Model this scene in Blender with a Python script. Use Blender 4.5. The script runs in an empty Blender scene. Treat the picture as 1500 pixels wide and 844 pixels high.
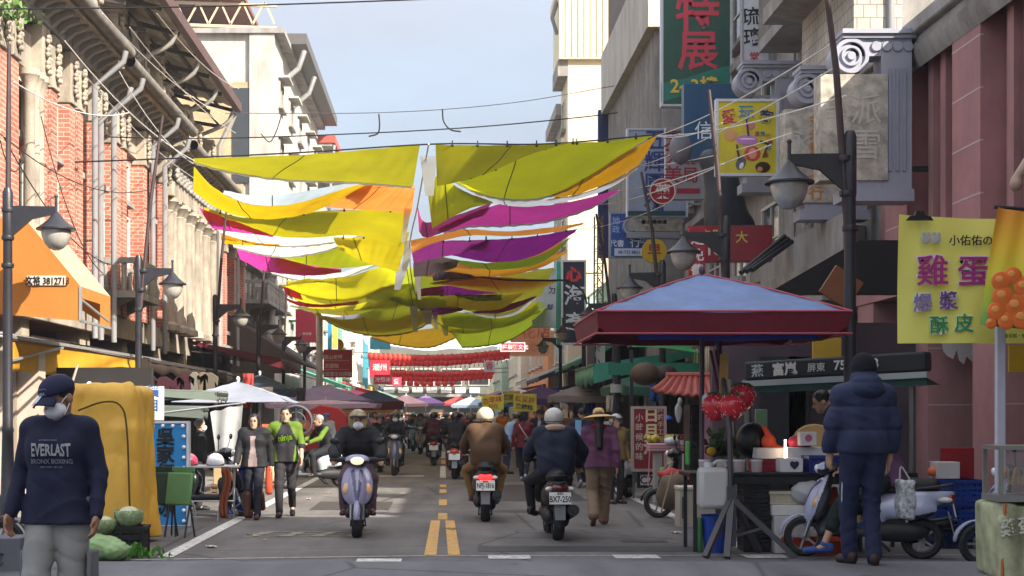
import bpy, math, random
import numpy as np
from mathutils import Vector, Matrix, Euler
R = math.radians
rnd = random.Random(7)
sc = bpy.context.scene
COL = sc.collection
F = 2200.0; VX = 650.0; VY = 604.0; CZ = 1.6        # focal length in photo pixels, vanishing point, eye height

# ------------------------------------------------------------------ camera, sky, sun, exposure
cam = bpy.data.cameras.new('camera'); camo = bpy.data.objects.new('camera', cam); COL.objects.link(camo)
camo.location = (0, 0, CZ); camo.rotation_euler = (R(90), 0, 0)
cam.sensor_width = 36; cam.lens = 36 * F / 1500
cam.shift_x = (750 - VX) / 1500; cam.shift_y = (VY - 422) / 1500
cam.clip_start = 0.1; cam.clip_end = 3000
sc.camera = camo
SUN = Vector((0.62, -0.53, 0.60)).normalized()
el = math.asin(SUN.z); az = math.atan2(SUN.x, SUN.y)
w = bpy.data.worlds.new('World'); sc.world = w; w.use_nodes = True
nt = w.node_tree; nt.nodes.clear()
sky = nt.nodes.new('ShaderNodeTexSky'); sky.sky_type = 'NISHITA'; sky.sun_disc = False
sky.sun_elevation = el; sky.sun_rotation = az
sky.air_density = 1.0; sky.dust_density = 4.5; sky.ozone_density = 1.2; sky.altitude = 0
bg = nt.nodes.new('ShaderNodeBackground'); bg.inputs[1].default_value = 0.15
ow = nt.nodes.new('ShaderNodeOutputWorld')
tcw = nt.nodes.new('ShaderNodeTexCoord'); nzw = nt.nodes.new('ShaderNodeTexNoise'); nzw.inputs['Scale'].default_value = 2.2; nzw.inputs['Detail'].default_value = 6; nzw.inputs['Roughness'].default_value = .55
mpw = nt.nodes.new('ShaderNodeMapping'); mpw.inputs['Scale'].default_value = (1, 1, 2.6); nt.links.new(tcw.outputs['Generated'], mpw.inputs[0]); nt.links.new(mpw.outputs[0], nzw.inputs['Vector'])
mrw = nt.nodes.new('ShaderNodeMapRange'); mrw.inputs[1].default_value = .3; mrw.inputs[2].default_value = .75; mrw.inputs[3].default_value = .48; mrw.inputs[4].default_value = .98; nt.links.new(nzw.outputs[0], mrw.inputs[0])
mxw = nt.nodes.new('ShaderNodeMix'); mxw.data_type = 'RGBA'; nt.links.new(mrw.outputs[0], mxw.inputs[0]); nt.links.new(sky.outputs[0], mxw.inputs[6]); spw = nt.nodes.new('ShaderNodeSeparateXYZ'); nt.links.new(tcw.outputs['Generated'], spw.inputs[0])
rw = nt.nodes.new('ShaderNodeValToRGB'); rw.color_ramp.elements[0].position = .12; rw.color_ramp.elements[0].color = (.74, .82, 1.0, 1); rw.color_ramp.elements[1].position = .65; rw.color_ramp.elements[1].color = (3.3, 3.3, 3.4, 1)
nt.links.new(spw.outputs[2], rw.inputs[0]); nt.links.new(rw.outputs[0], mxw.inputs[7])   # thin high cloud veil, its overhead part brightened as added fill light
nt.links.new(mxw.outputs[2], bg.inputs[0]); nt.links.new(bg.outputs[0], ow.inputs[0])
sl = bpy.data.lights.new('sun', 'SUN'); sl.energy = 3.9; sl.angle = R(0.55); sl.color = (1.0, 0.92, 0.80)
so = bpy.data.objects.new('sun', sl); COL.objects.link(so)
so.rotation_euler = (-SUN).to_track_quat('-Z', 'Y').to_euler(); so.location = (20, -20, 40)
sc.view_settings.view_transform = 'Standard'; sc.view_settings.look = 'None'
sc.view_settings.exposure = 1.66; sc.view_settings.gamma = 1.0
sc.cycles.max_bounces = 6; sc.cycles.diffuse_bounces = 4; sc.cycles.glossy_bounces = 2
sc.cycles.transmission_bounces = 4; sc.cycles.transparent_max_bounces = 6
sc.cycles.caustics_reflective = False; sc.cycles.caustics_refractive = False
sc.cycles.use_denoising = True

# ------------------------------------------------------------------ helpers
def P(X, Y, d): return Vector(((X - VX) / F * d, d, CZ + (VY - Y) / F * d))
def G(X, Y):
    d = F * CZ / (Y - VY); return Vector(((X - VX) / F * d, d, 0))
def px(d): return F / d

MATS = {}
def lin(c):
    return tuple(x for x in c)
def M(key, c=(.5, .5, .5), rough=.65, var=.14, sc_=3.0, metal=0.0, bump=0.0, bsc=30.0, spec=.4, trans=0.0, dirt=0.0, coat=0.0):
    if key in MATS: return MATS[key]
    m = bpy.data.materials.new(key); m.use_nodes = True; n = m.node_tree.nodes; L = m.node_tree.links
    b = n['Principled BSDF']; out = n['Material Output']
    b.inputs['Roughness'].default_value = rough; b.inputs['Metallic'].default_value = metal
    b.inputs['Specular IOR Level'].default_value = spec
    if coat: b.inputs['Coat Weight'].default_value = coat; b.inputs['Coat Roughness'].default_value = .08
    tc = n.new('ShaderNodeTexCoord')
    nz = n.new('ShaderNodeTexNoise'); nz.inputs['Scale'].default_value = sc_; nz.inputs['Detail'].default_value = 5; nz.inputs['Roughness'].default_value = .6
    L.new(tc.outputs['Object'], nz.inputs['Vector'])
    mr = n.new('ShaderNodeMapRange'); mr.inputs[1].default_value = .25; mr.inputs[2].default_value = .75
    mr.inputs[3].default_value = 1 - var; mr.inputs[4].default_value = 1 + var
    L.new(nz.outputs[0], mr.inputs[0])
    mx = n.new('ShaderNodeMix'); mx.data_type = 'RGBA'; mx.blend_type = 'MULTIPLY'; mx.inputs[0].default_value = 1
    mx.inputs[6].default_value = (*c, 1); L.new(mr.outputs[0], mx.inputs[7])
    col = mx.outputs[2]
    if dirt:
        n2 = n.new('ShaderNodeTexNoise'); n2.inputs['Scale'].default_value = .9; n2.inputs['Detail'].default_value = 7; n2.inputs['Roughness'].default_value = .7
        mp = n.new('ShaderNodeMapping'); mp.inputs['Scale'].default_value = (1.6, 1.6, .45); L.new(tc.outputs['Object'], mp.inputs[0]); L.new(mp.outputs[0], n2.inputs['Vector'])
        r2 = n.new('ShaderNodeMapRange'); r2.inputs[1].default_value = .42; r2.inputs[2].default_value = .68; r2.inputs[3].default_value = 0; r2.inputs[4].default_value = dirt
        L.new(n2.outputs[0], r2.inputs[0])
        m2 = n.new('ShaderNodeMix'); m2.data_type = 'RGBA'; L.new(r2.outputs[0], m2.inputs[0]); L.new(col, m2.inputs[6]); m2.inputs[7].default_value = (.11, .095, .08, 1)
        col = m2.outputs[2]
    L.new(col, b.inputs['Base Color'])
    if bump:
        n3 = n.new('ShaderNodeTexNoise'); n3.inputs['Scale'].default_value = bsc; n3.inputs['Detail'].default_value = 4
        L.new(tc.outputs['Object'], n3.inputs['Vector'])
        bp = n.new('ShaderNodeBump'); bp.inputs['Strength'].default_value = bump; bp.inputs['Distance'].default_value = .02
        L.new(n3.outputs[0], bp.inputs['Height']); L.new(bp.outputs[0], b.inputs['Normal'])
    if trans:
        t = n.new('ShaderNodeBsdfTranslucent'); L.new(col, t.inputs[0])
        ms = n.new('ShaderNodeMixShader'); ms.inputs[0].default_value = trans
        L.new(b.outputs[0], ms.inputs[1]); L.new(t.outputs[0], ms.inputs[2]); L.new(ms.outputs[0], out.inputs[0])
    MATS[key] = m; return m
def MB_brick(key, c1, c2, mortar, w=.30, h=.105, ax='y'):
    if key in MATS: return MATS[key]
    m = bpy.data.materials.new(key); m.use_nodes = True; n = m.node_tree.nodes; L = m.node_tree.links
    b = n['Principled BSDF']; b.inputs['Roughness'].default_value = .85
    tc = n.new('ShaderNodeTexCoord'); sp = n.new('ShaderNodeSeparateXYZ'); cb = n.new('ShaderNodeCombineXYZ')
    L.new(tc.outputs['Object'], sp.inputs[0])
    ad = n.new('ShaderNodeMath'); ad.operation = 'ADD'; L.new(sp.outputs[0], ad.inputs[0]); L.new(sp.outputs[1], ad.inputs[1])
    L.new(ad.outputs[0], cb.inputs[0]); L.new(sp.outputs[2], cb.inputs[1])
    br = n.new('ShaderNodeTexBrick'); br.inputs['Scale'].default_value = 1; br.inputs['Brick Width'].default_value = w; br.inputs['Row Height'].default_value = h
    br.inputs['Mortar Size'].default_value = .012; br.inputs['Color1'].default_value = (*c1, 1); br.inputs['Color2'].default_value = (*c2, 1); br.inputs['Mortar'].default_value = (*mortar, 1)
    L.new(cb.outputs[0], br.inputs['Vector'])
    nz = n.new('ShaderNodeTexNoise'); nz.inputs['Scale'].default_value = 1.3; nz.inputs['Detail'].default_value = 8; L.new(tc.outputs['Object'], nz.inputs['Vector'])
    mr = n.new('ShaderNodeMapRange'); mr.inputs[1].default_value = .3; mr.inputs[2].default_value = .7; mr.inputs[3].default_value = .72; mr.inputs[4].default_value = 1.22; L.new(nz.outputs[0], mr.inputs[0])
    mx = n.new('ShaderNodeMix'); mx.data_type = 'RGBA'; mx.blend_type = 'MULTIPLY'; mx.inputs[0].default_value = 1
    L.new(br.outputs[0], mx.inputs[6]); L.new(mr.outputs[0], mx.inputs[7]); L.new(mx.outputs[2], b.inputs['Base Color'])
    bp = n.new('ShaderNodeBump'); bp.inputs['Strength'].default_value = .5; bp.inputs['Distance'].default_value = .01; L.new(br.outputs[1], bp.inputs['Height']); bp.invert = True; L.new(bp.outputs[0], b.inputs['Normal'])
    MATS[key] = m; return m
def MB_stripe(key, cols, width, axis='x', rough=.7, trans=0, soft=False):
    """hard stripes of the given colours along an object axis"""
    if key in MATS: return MATS[key]
    m = bpy.data.materials.new(key); m.use_nodes = True; n = m.node_tree.nodes; L = m.node_tree.links
    b = n['Principled BSDF']; b.inputs['Roughness'].default_value = rough
    tc = n.new('ShaderNodeTexCoord'); sp = n.new('ShaderNodeSeparateXYZ'); L.new(tc.outputs['Object'], sp.inputs[0])
    dv = n.new('ShaderNodeMath'); dv.operation = 'DIVIDE'; L.new(sp.outputs['XYZ'.index(axis.upper())], dv.inputs[0]); dv.inputs[1].default_value = width * len(cols)
    fr = n.new('ShaderNodeMath'); fr.operation = 'FRACT'; L.new(dv.outputs[0], fr.inputs[0])
    rp = n.new('ShaderNodeValToRGB'); rp.color_ramp.interpolation = 'CONSTANT'
    e = rp.color_ramp.elements
    while len(e) < len(cols): e.new(.5)
    for i, c in enumerate(cols): e[i].position = i / len(cols); e[i].color = (*c, 1)
    L.new(fr.outputs[0], rp.inputs[0]); L.new(rp.outputs[0], b.inputs['Base Color'])
    if trans:
        t = n.new('ShaderNodeBsdfTranslucent'); L.new(rp.outputs[0], t.inputs[0]); ms = n.new('ShaderNodeMixShader'); ms.inputs[0].default_value = trans
        L.new(b.outputs[0], ms.inputs[1]); L.new(t.outputs[0], ms.inputs[2]); L.new(ms.outputs[0], n['Material Output'].inputs[0])
    MATS[key] = m; return m
def M_paint(key, c, under):
    """road paint worn through to the asphalt in flecks"""
    m = M(key, c, .75, .2, 7); n = m.node_tree.nodes; L = m.node_tree.links; b = n['Principled BSDF']; col = b.inputs['Base Color'].links[0].from_socket
    tc = n.new('ShaderNodeTexCoord'); nz = n.new('ShaderNodeTexNoise'); nz.inputs['Scale'].default_value = 11; nz.inputs['Detail'].default_value = 8; nz.inputs['Roughness'].default_value = .75; L.new(tc.outputs['Object'], nz.inputs['Vector'])
    mr = n.new('ShaderNodeMapRange'); mr.inputs[1].default_value = .52; mr.inputs[2].default_value = .62; L.new(nz.outputs[0], mr.inputs[0])
    mx = n.new('ShaderNodeMix'); mx.data_type = 'RGBA'; L.new(mr.outputs[0], mx.inputs[0]); L.new(col, mx.inputs[6]); mx.inputs[7].default_value = (*under, 1); L.new(mx.outputs[2], b.inputs['Base Color']); return m
def M_glass(key='clear_glass', c=(.9, .95, .95), rough=.05, alpha=.35):
    if key in MATS: return MATS[key]
    m = bpy.data.materials.new(key); m.use_nodes = True; n = m.node_tree.nodes; L = m.node_tree.links
    b = n['Principled BSDF']; b.inputs['Base Color'].default_value = (*c, 1); b.inputs['Roughness'].default_value = rough
    b.inputs['Alpha'].default_value = alpha; MATS[key] = m; return m
def M_lit(key, c, s):
    if key in MATS: return MATS[key]
    m = bpy.data.materials.new(key); m.use_nodes = True; b = m.node_tree.nodes['Principled BSDF']
    b.inputs['Base Color'].default_value = (*c, 1); b.inputs['Emission Color'].default_value = (*c, 1); b.inputs['Emission Strength'].default_value = s
    MATS[key] = m; return m
def hexc(h):
    h = h.lstrip('#'); v = [int(h[i:i + 2], 16) / 255 for i in (0, 2, 4)]
    return tuple(x / 12.92 if x <= .04045 else ((x + .055) / 1.055) ** 2.4 for x in v)
def C(h, **k):
    """plain paint of a hex colour"""
    return M('c' + h + ''.join(f'{a}{b}' for a, b in k.items()), hexc(h), **k)

def link(o, parent=None):
    COL.objects.link(o)
    if parent is not None: o.parent = parent
    return o
def tag(o, label=None, cat=None, group=None, kind=None):
    if label: o['label'] = label
    if cat: o['category'] = cat
    if group: o['group'] = group
    if kind: o['kind'] = kind
    return o
def empty(name, loc, label=None, cat=None, group=None, rz=0):
    o = bpy.data.objects.new(name, None); o.location = loc; o.rotation_euler = (0, 0, rz); o.empty_display_size = .2
    link(o); return tag(o, label, cat, group)

class MB:
    def __init__(s): s.v = []; s.f = []; s.mi = []; s.m = 0
    def add(s, vs, fs, T=None):
        k = len(s.v)
        if T is not None: vs = [T @ Vector(v) for v in vs]
        s.v += [tuple(v) for v in vs]; s.f += [tuple(i + k for i in f) for f in fs]; s.mi += [s.m] * len(fs); return s
    def box(s, c, size, T=None, rz=0.0, rx=0.0, ry=0.0, top=1.0):
        x, y, z = size[0] / 2, size[1] / 2, size[2] / 2
        vs = [(-x, -y, -z), (x, -y, -z), (x, y, -z), (-x, y, -z), (-x * top, -y * top, z), (x * top, -y * top, z), (x * top, y * top, z), (-x * top, y * top, z)]
        Mx = Matrix.Translation(c) @ Euler((rx, ry, rz)).to_matrix().to_4x4()
        if T is not None: Mx = T @ Mx
        return s.add(vs, [(0, 3, 2, 1), (4, 5, 6, 7), (0, 1, 5, 4), (1, 2, 6, 5), (2, 3, 7, 6), (3, 0, 4, 7)], Mx)
    def box2(s, a, b):
        return s.box([(a[i] + b[i]) / 2 for i in range(3)], [abs(b[i] - a[i]) for i in range(3)])
    def beam(s, a, b, w, h=None):
        a = Vector(a); b = Vector(b); d = b - a; q = d.to_track_quat('Z', 'Y').to_matrix().to_4x4()
        return s.box((0, 0, d.length / 2), (w, h or w, d.length), T=Matrix.Translation(a) @ q)
    def tube(s, pts, r, seg=8, caps=True):
        pts = [Vector(p) for p in pts]; n = len(pts); rs = r if isinstance(r, (list, tuple)) else [r] * n
        up = None; vs = []; fs = []
        for i, p in enumerate(pts):
            t = (pts[min(i + 1, n - 1)] - pts[max(i - 1, 0)]).normalized()
            if up is None:
                up = Vector((0, 0, 1)) if abs(t.z) < .9 else Vector((1, 0, 0))
            a = t.cross(up).normalized(); bvec = a.cross(t).normalized(); up = bvec
            for j in range(seg):
                th = 2 * math.pi * j / seg; vs.append(p + (a * math.cos(th) + bvec * math.sin(th)) * rs[i])
        for i in range(n - 1):
            for j in range(seg):
                j2 = (j + 1) % seg; fs.append((i * seg + j, i * seg + j2, (i + 1) * seg + j2, (i + 1) * seg + j))
        if caps: fs.append(tuple(range(seg))); fs.append(tuple(range((n - 1) * seg + seg - 1, (n - 1) * seg - 1, -1)))
        return s.add(vs, fs)
    def lathe(s, prof, c=(0, 0, 0), seg=16, axis='z', T=None, a0=0, a1=2 * math.pi):
        vs = []; fs = []; n = len(prof); full = abs(a1 - a0 - 2 * math.pi) < 1e-6; ns = seg if full else seg + 1
        for (r, h) in prof:
            for j in range(ns):
                th = a0 + (a1 - a0) * j / seg; p = (r * math.cos(th), r * math.sin(th), h)
                if axis == 'x': p = (p[2], p[0], p[1])
                elif axis == 'y': p = (p[1], p[2], p[0])
                vs.append((p[0] + c[0], p[1] + c[1], p[2] + c[2]))
        for i in range(n - 1):
            for j in range(seg):
                j2 = (j + 1) % ns; fs.append((i * ns + j, i * ns + j2, (i + 1) * ns + j2, (i + 1) * ns + j))
        return s.add(vs, fs, T)
    def ell(s, c, r, seg=12, rings=8, T=None, rx=0, ry=0, rz=0, z0=0.0, z1=1.0):
        if not isinstance(r, (tuple, list)): r = (r, r, r)
        prof = [(math.sin(math.pi * (z0 + (z1 - z0) * i / rings)), -math.cos(math.pi * (z0 + (z1 - z0) * i / rings))) for i in range(rings + 1)]
        Mx = Matrix.Translation(c) @ Euler((rx, ry, rz)).to_matrix().to_4x4() @ Matrix.Diagonal((*r, 1))
        return s.lathe(prof, seg=seg, T=(T @ Mx if T is not None else Mx))
    def prism(s, poly, lo, hi, axis='y'):
        n = len(poly); vs = []
        for h in (lo, hi):
            for (a, b) in poly:
                vs.append((a, h, b) if axis == 'y' else (h, a, b) if axis == 'x' else (a, b, h))
        fs = [tuple(range(n)), tuple(range(2 * n - 1, n - 1, -1))] + [(i, i + n, (i + 1) % n + n, (i + 1) % n) for i in range(n)]
        return s.add(vs, fs)
    def quad(s, a, b, c, d): return s.add([a, b, c, d], [(0, 1, 2, 3)])
    def grid(s, fn, nu, nv):
        vs = [fn(i / nu, j / nv) for j in range(nv + 1) for i in range(nu + 1)]
        fs = [(j * (nu + 1) + i, j * (nu + 1) + i + 1, (j + 1) * (nu + 1) + i + 1, (j + 1) * (nu + 1) + i) for j in range(nv) for i in range(nu)]
        return s.add(vs, fs)
    def build(s, name, mat, parent=None, loc=(0, 0, 0), rz=0.0, bev=0.0, smooth=True, ang=40, solid=0.0):
        me = bpy.data.meshes.new(name); me.from_pydata(s.v, [], s.f)
        mats = mat if isinstance(mat, (list, tuple)) else [mat]
        for m in mats: me.materials.append(m)
        if len(mats) > 1: me.polygons.foreach_set('material_index', s.mi)
        return finish(name, me, parent, loc, rz, bev, smooth, ang, solid)
def finish(name, me, parent=None, loc=(0, 0, 0), rz=0.0, bev=0.0, smooth=True, ang=40, solid=0.0):
    import bmesh
    bm = bmesh.new(); bm.from_mesh(me); bmesh.ops.recalc_face_normals(bm, faces=bm.faces); bm.to_mesh(me); bm.free()
    if smooth:
        me.shade_smooth(); me.set_sharp_from_angle(angle=R(ang))
    o = bpy.data.objects.new(name, me); o.location = loc; o.rotation_euler = (0, 0, rz); link(o, parent)
    if solid:
        md = o.modifiers.new('solid', 'SOLIDIFY'); md.thickness = solid; md.offset = 0
    if bev:
        md = o.modifiers.new('bevel', 'BEVEL'); md.width = bev; md.segments = 2; md.limit_method = 'ANGLE'; md.angle_limit = R(40)
    return o
def crom(pts, n):
    """smooth resample of a polyline"""
    pts = [Vector(p) for p in pts]
    if len(pts) == 2: return [pts[0].lerp(pts[1], i / n) for i in range(n + 1)]
    q = [pts[0] * 2 - pts[1]] + pts + [pts[-1] * 2 - pts[-2]]; out = []; m = len(pts) - 1
    for i in range(n + 1):
        t = i / n * m; k = min(int(t), m - 1); u = t - k; a, b, c, d = q[k:k + 4]
        out.append(.5 * ((2 * b) + (c - a) * u + (2 * a - 5 * b + 4 * c - d) * u * u + (3 * b - a - 3 * c + d) * u ** 3))
    return out

# lettering: one child mesh per run of writing
TXT = {}
def text(s, size, mat, parent, loc, name='lettering', bold=.012, ext=.004, vertical=False, gap=1.08, T=None, align='c', rot=0.0, sx=1.0):
    key = (s, bold, ext / size if size else 0, vertical)
    c = bpy.data.curves.new('lettering', 'FONT'); c.body = '\n'.join(s) if vertical else s
    c.size = 1; c.offset = bold; c.extrude = ext / size; c.resolution_u = 2
    c.align_x = 'CENTER'; c.space_line = gap
    tmp = bpy.data.objects.new('lettering', c); me = bpy.data.meshes.new_from_object(tmp)
    bpy.data.objects.remove(tmp); bpy.data.curves.remove(c)
    co = np.empty(len(me.vertices) * 3); me.vertices.foreach_get('co', co); co = co.reshape(-1, 3)
    if len(co):
        co[:, 0] -= (co[:, 0].min() + co[:, 0].max()) / 2; co[:, 1] -= (co[:, 1].min() + co[:, 1].max()) / 2
    co = co * size; co[:, 0] *= sx
    cr, sr = math.cos(rot), math.sin(rot)
    x = co[:, 0] * cr - co[:, 1] * sr; y = co[:, 0] * sr + co[:, 1] * cr
    out = np.stack([x, -co[:, 2], y], 1)
    me.vertices.foreach_set('co', out.ravel()); me.materials.clear(); me.materials.append(mat); me.name = name
    o = bpy.data.objects.new(name, me); link(o, parent); o.location = loc
    if T is not None: o.matrix_local = T @ Matrix.Translation(loc)
    return o

# ------------------------------------------------------------------ smooth bodies: distance fields meshed with surface nets
def sdf(prims, vox, k=.02, cut=None, disp=None):
    lo = np.array([1e9] * 3); hi = -lo
    for p in prims:
        if p[0] == 'c':
            for q, r in ((p[1], p[3]), (p[2], p[4])):
                q = np.array(q, float); lo = np.minimum(lo, q - r); hi = np.maximum(hi, q + r)
        elif p[0] in 'e':
            q = np.array(p[1], float); r = max(p[2]); lo = np.minimum(lo, q - r); hi = np.maximum(hi, q + r)
        elif p[0] == 'b':
            q = np.array(p[1], float); r = np.linalg.norm(p[2]); lo = np.minimum(lo, q - r); hi = np.maximum(hi, q + r)
    lo -= 3 * vox; hi += 3 * vox
    n = np.ceil((hi - lo) / vox).astype(int) + 1
    ax = [(lo[i] + vox * np.arange(n[i])).astype(np.float32) for i in range(3)]
    Fd = np.full(n, 1.0, np.float32)
    for p in prims:
        sub = False; kind = p[0]
        if kind == '-e': sub = True; kind = 'e'
        kk = k
        if kind == 'c':
            a = np.array(p[1], float); b = np.array(p[2], float); rm = max(p[3], p[4]); l = np.minimum(a, b) - rm; h = np.maximum(a, b) + rm
            if len(p) > 5: kk = p[5]
        elif kind == 'e':
            a = np.array(p[1], float); l = a - max(p[2]); h = a + max(p[2])
            if len(p) > 4: kk = p[4]
        else:
            a = np.array(p[1], float); rr = np.linalg.norm(p[2]); l = a - rr; h = a + rr
            if len(p) > 5: kk = p[5]
        mg = kk + 2.5 * vox
        i0 = np.maximum(np.floor((l - mg - lo) / vox).astype(int), 0); i1 = np.minimum(np.ceil((h + mg - lo) / vox).astype(int) + 1, n)
        if (i1 <= i0).any(): continue
        sl_ = tuple(slice(i0[i], i1[i]) for i in range(3))
        X = ax[0][sl_[0]][:, None, None]; Y = ax[1][sl_[1]][None, :, None]; Z = ax[2][sl_[2]][None, None, :]
        if kind == 'c':
            ba = (b - a); L2 = max(float(ba @ ba), 1e-9)
            px_, py_, pz_ = X - a[0], Y - a[1], Z - a[2]
            t = np.clip((px_ * ba[0] + py_ * ba[1] + pz_ * ba[2]) / L2, 0, 1)
            d = np.sqrt((px_ - t * ba[0]) ** 2 + (py_ - t * ba[1]) ** 2 + (pz_ - t * ba[2]) ** 2) - (p[3] + t * (p[4] - p[3]))
        else:
            rot = p[3] if len(p) > 3 and p[3] is not None else None
            x, y, z = X - a[0], Y - a[1], Z - a[2]
            if rot is not None:
                m = np.array(Euler(rot).to_matrix().transposed())
                x, y, z = (m[0, 0] * x + m[0, 1] * y + m[0, 2] * z, m[1, 0] * x + m[1, 1] * y + m[1, 2] * z, m[2, 0] * x + m[2, 1] * y + m[2, 2] * z)
            r = p[2]
            if kind == 'e':
                k0 = np.sqrt((x / r[0]) ** 2 + (y / r[1]) ** 2 + (z / r[2]) ** 2); k1 = np.sqrt((x / r[0] ** 2) ** 2 + (y / r[1] ** 2) ** 2 + (z / r[2] ** 2) ** 2)
                d = k0 * (k0 - 1) / np.maximum(k1, 1e-6)
            else:
                rd = p[4]
                qx, qy, qz = np.abs(x) - r[0] + rd, np.abs(y) - r[1] + rd, np.abs(z) - r[2] + rd
                d = np.sqrt(np.maximum(qx, 0) ** 2 + np.maximum(qy, 0) ** 2 + np.maximum(qz, 0) ** 2) + np.minimum(np.maximum(qx, np.maximum(qy, qz)), 0) - rd
        f = Fd[sl_]
        if sub:
            hh = np.clip(.5 - .5 * (f + d) / kk, 0, 1); Fd[sl_] = f + (-d - f) * hh + kk * hh * (1 - hh)
        else:
            hh = np.clip(.5 + .5 * (f - d) / kk, 0, 1); Fd[sl_] = f + (d - f) * hh - kk * hh * (1 - hh)
    if cut is not None or disp is not None:
        X = ax[0][:, None, None]; Y = ax[1][None, :, None]; Z = ax[2][None, None, :]
        if disp is not None: Fd = Fd + disp(X, Y, Z)
        if cut is not None:
            for fn in cut: Fd = np.maximum(Fd, fn(X, Y, Z))
    # surface nets
    S = Fd < 0
    cn = [(i, j, l) for i in (0, 1) for j in (0, 1) for l in (0, 1)]
    def cor(A, c): return A[c[0]:A.shape[0] - 1 + c[0], c[1]:A.shape[1] - 1 + c[1], c[2]:A.shape[2] - 1 + c[2]]
    cnt = sum(cor(S, c).astype(np.int8) for c in cn); act = (cnt > 0) & (cnt < 8)
    idx = np.full(act.shape, -1, np.int64); nv = int(act.sum()); idx[act] = np.arange(nv)
    ii = np.argwhere(act); pos = np.zeros((nv, 3)); num = np.zeros(nv)
    vals = {c: cor(Fd, c)[act] for c in cn}
    for c1 in cn:
        for a_ in range(3):
            if c1[a_] == 1: continue
            c2 = list(c1); c2[a_] = 1; c2 = tuple(c2)
            f1, f2 = vals[c1], vals[c2]; m = (f1 < 0) != (f2 < 0)
            t = np.where(m, f1 / np.where(m, f1 - f2, 1), 0)
            for b_ in range(3): pos[:, b_] += np.where(m, c1[b_] + (t if b_ == a_ else 0), 0)
            num += m
    pos = lo + vox * (ii + pos / np.maximum(num, 1)[:, None])
    faces = []
    for a_ in range(3):
        b_, c_ = (a_ + 1) % 3, (a_ + 2) % 3
        s1 = [slice(None)] * 3; s2 = [slice(None)] * 3; s1[a_] = slice(0, -1); s2[a_] = slice(1, None)
        e = S[tuple(s1)] != S[tuple(s2)]; w_ = np.argwhere(e)
        ok = (w_[:, b_] > 0) & (w_[:, c_] > 0) & (w_[:, b_] < act.shape[b_]) & (w_[:, c_] < act.shape[c_]); w_ = w_[ok]
        if not len(w_): continue
        q = []
        for (db, dc) in ((0, 0), (1, 0), (1, 1), (0, 1)):
            o = w_.copy(); o[:, b_] -= db; o[:, c_] -= dc; q.append(idx[o[:, 0], o[:, 1], o[:, 2]])
        q = np.stack(q, 1); fl = ~S[w_[:, 0], w_[:, 1], w_[:, 2]]; q[fl] = q[fl][:, ::-1]; faces.append(q)
    faces = np.concatenate(faces) if faces else np.zeros((0, 4), int)
    return pos, faces
def sdf_obj(name, prims, vox, mats, parent=None, k=.02, cut=None, disp=None, rule=None, loc=(0, 0, 0)):
    pos, fc = sdf(prims, vox, k, cut, disp)
    me = bpy.data.meshes.new(name); nf = len(fc)
    me.vertices.add(len(pos)); me.vertices.foreach_set('co', pos.astype(np.float32).ravel())
    me.loops.add(nf * 4); me.loops.foreach_set('vertex_index', fc.astype(np.int32).ravel())
    me.polygons.add(nf); me.polygons.foreach_set('loop_start', np.arange(0, nf * 4, 4, dtype=np.int32))
    ms = mats if isinstance(mats, (list, tuple)) else [mats]
    for m in ms: me.materials.append(m)
    if rule is not None and nf:
        ctr = pos[fc].mean(1); me.polygons.foreach_set('material_index', np.asarray(rule(ctr[:, 0], ctr[:, 1], ctr[:, 2])).astype(np.int32))
    me.update(calc_edges=True); me.validate(); me.shade_smooth()
    o = bpy.data.objects.new(name, me); o.location = loc; link(o, parent); return o
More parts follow.
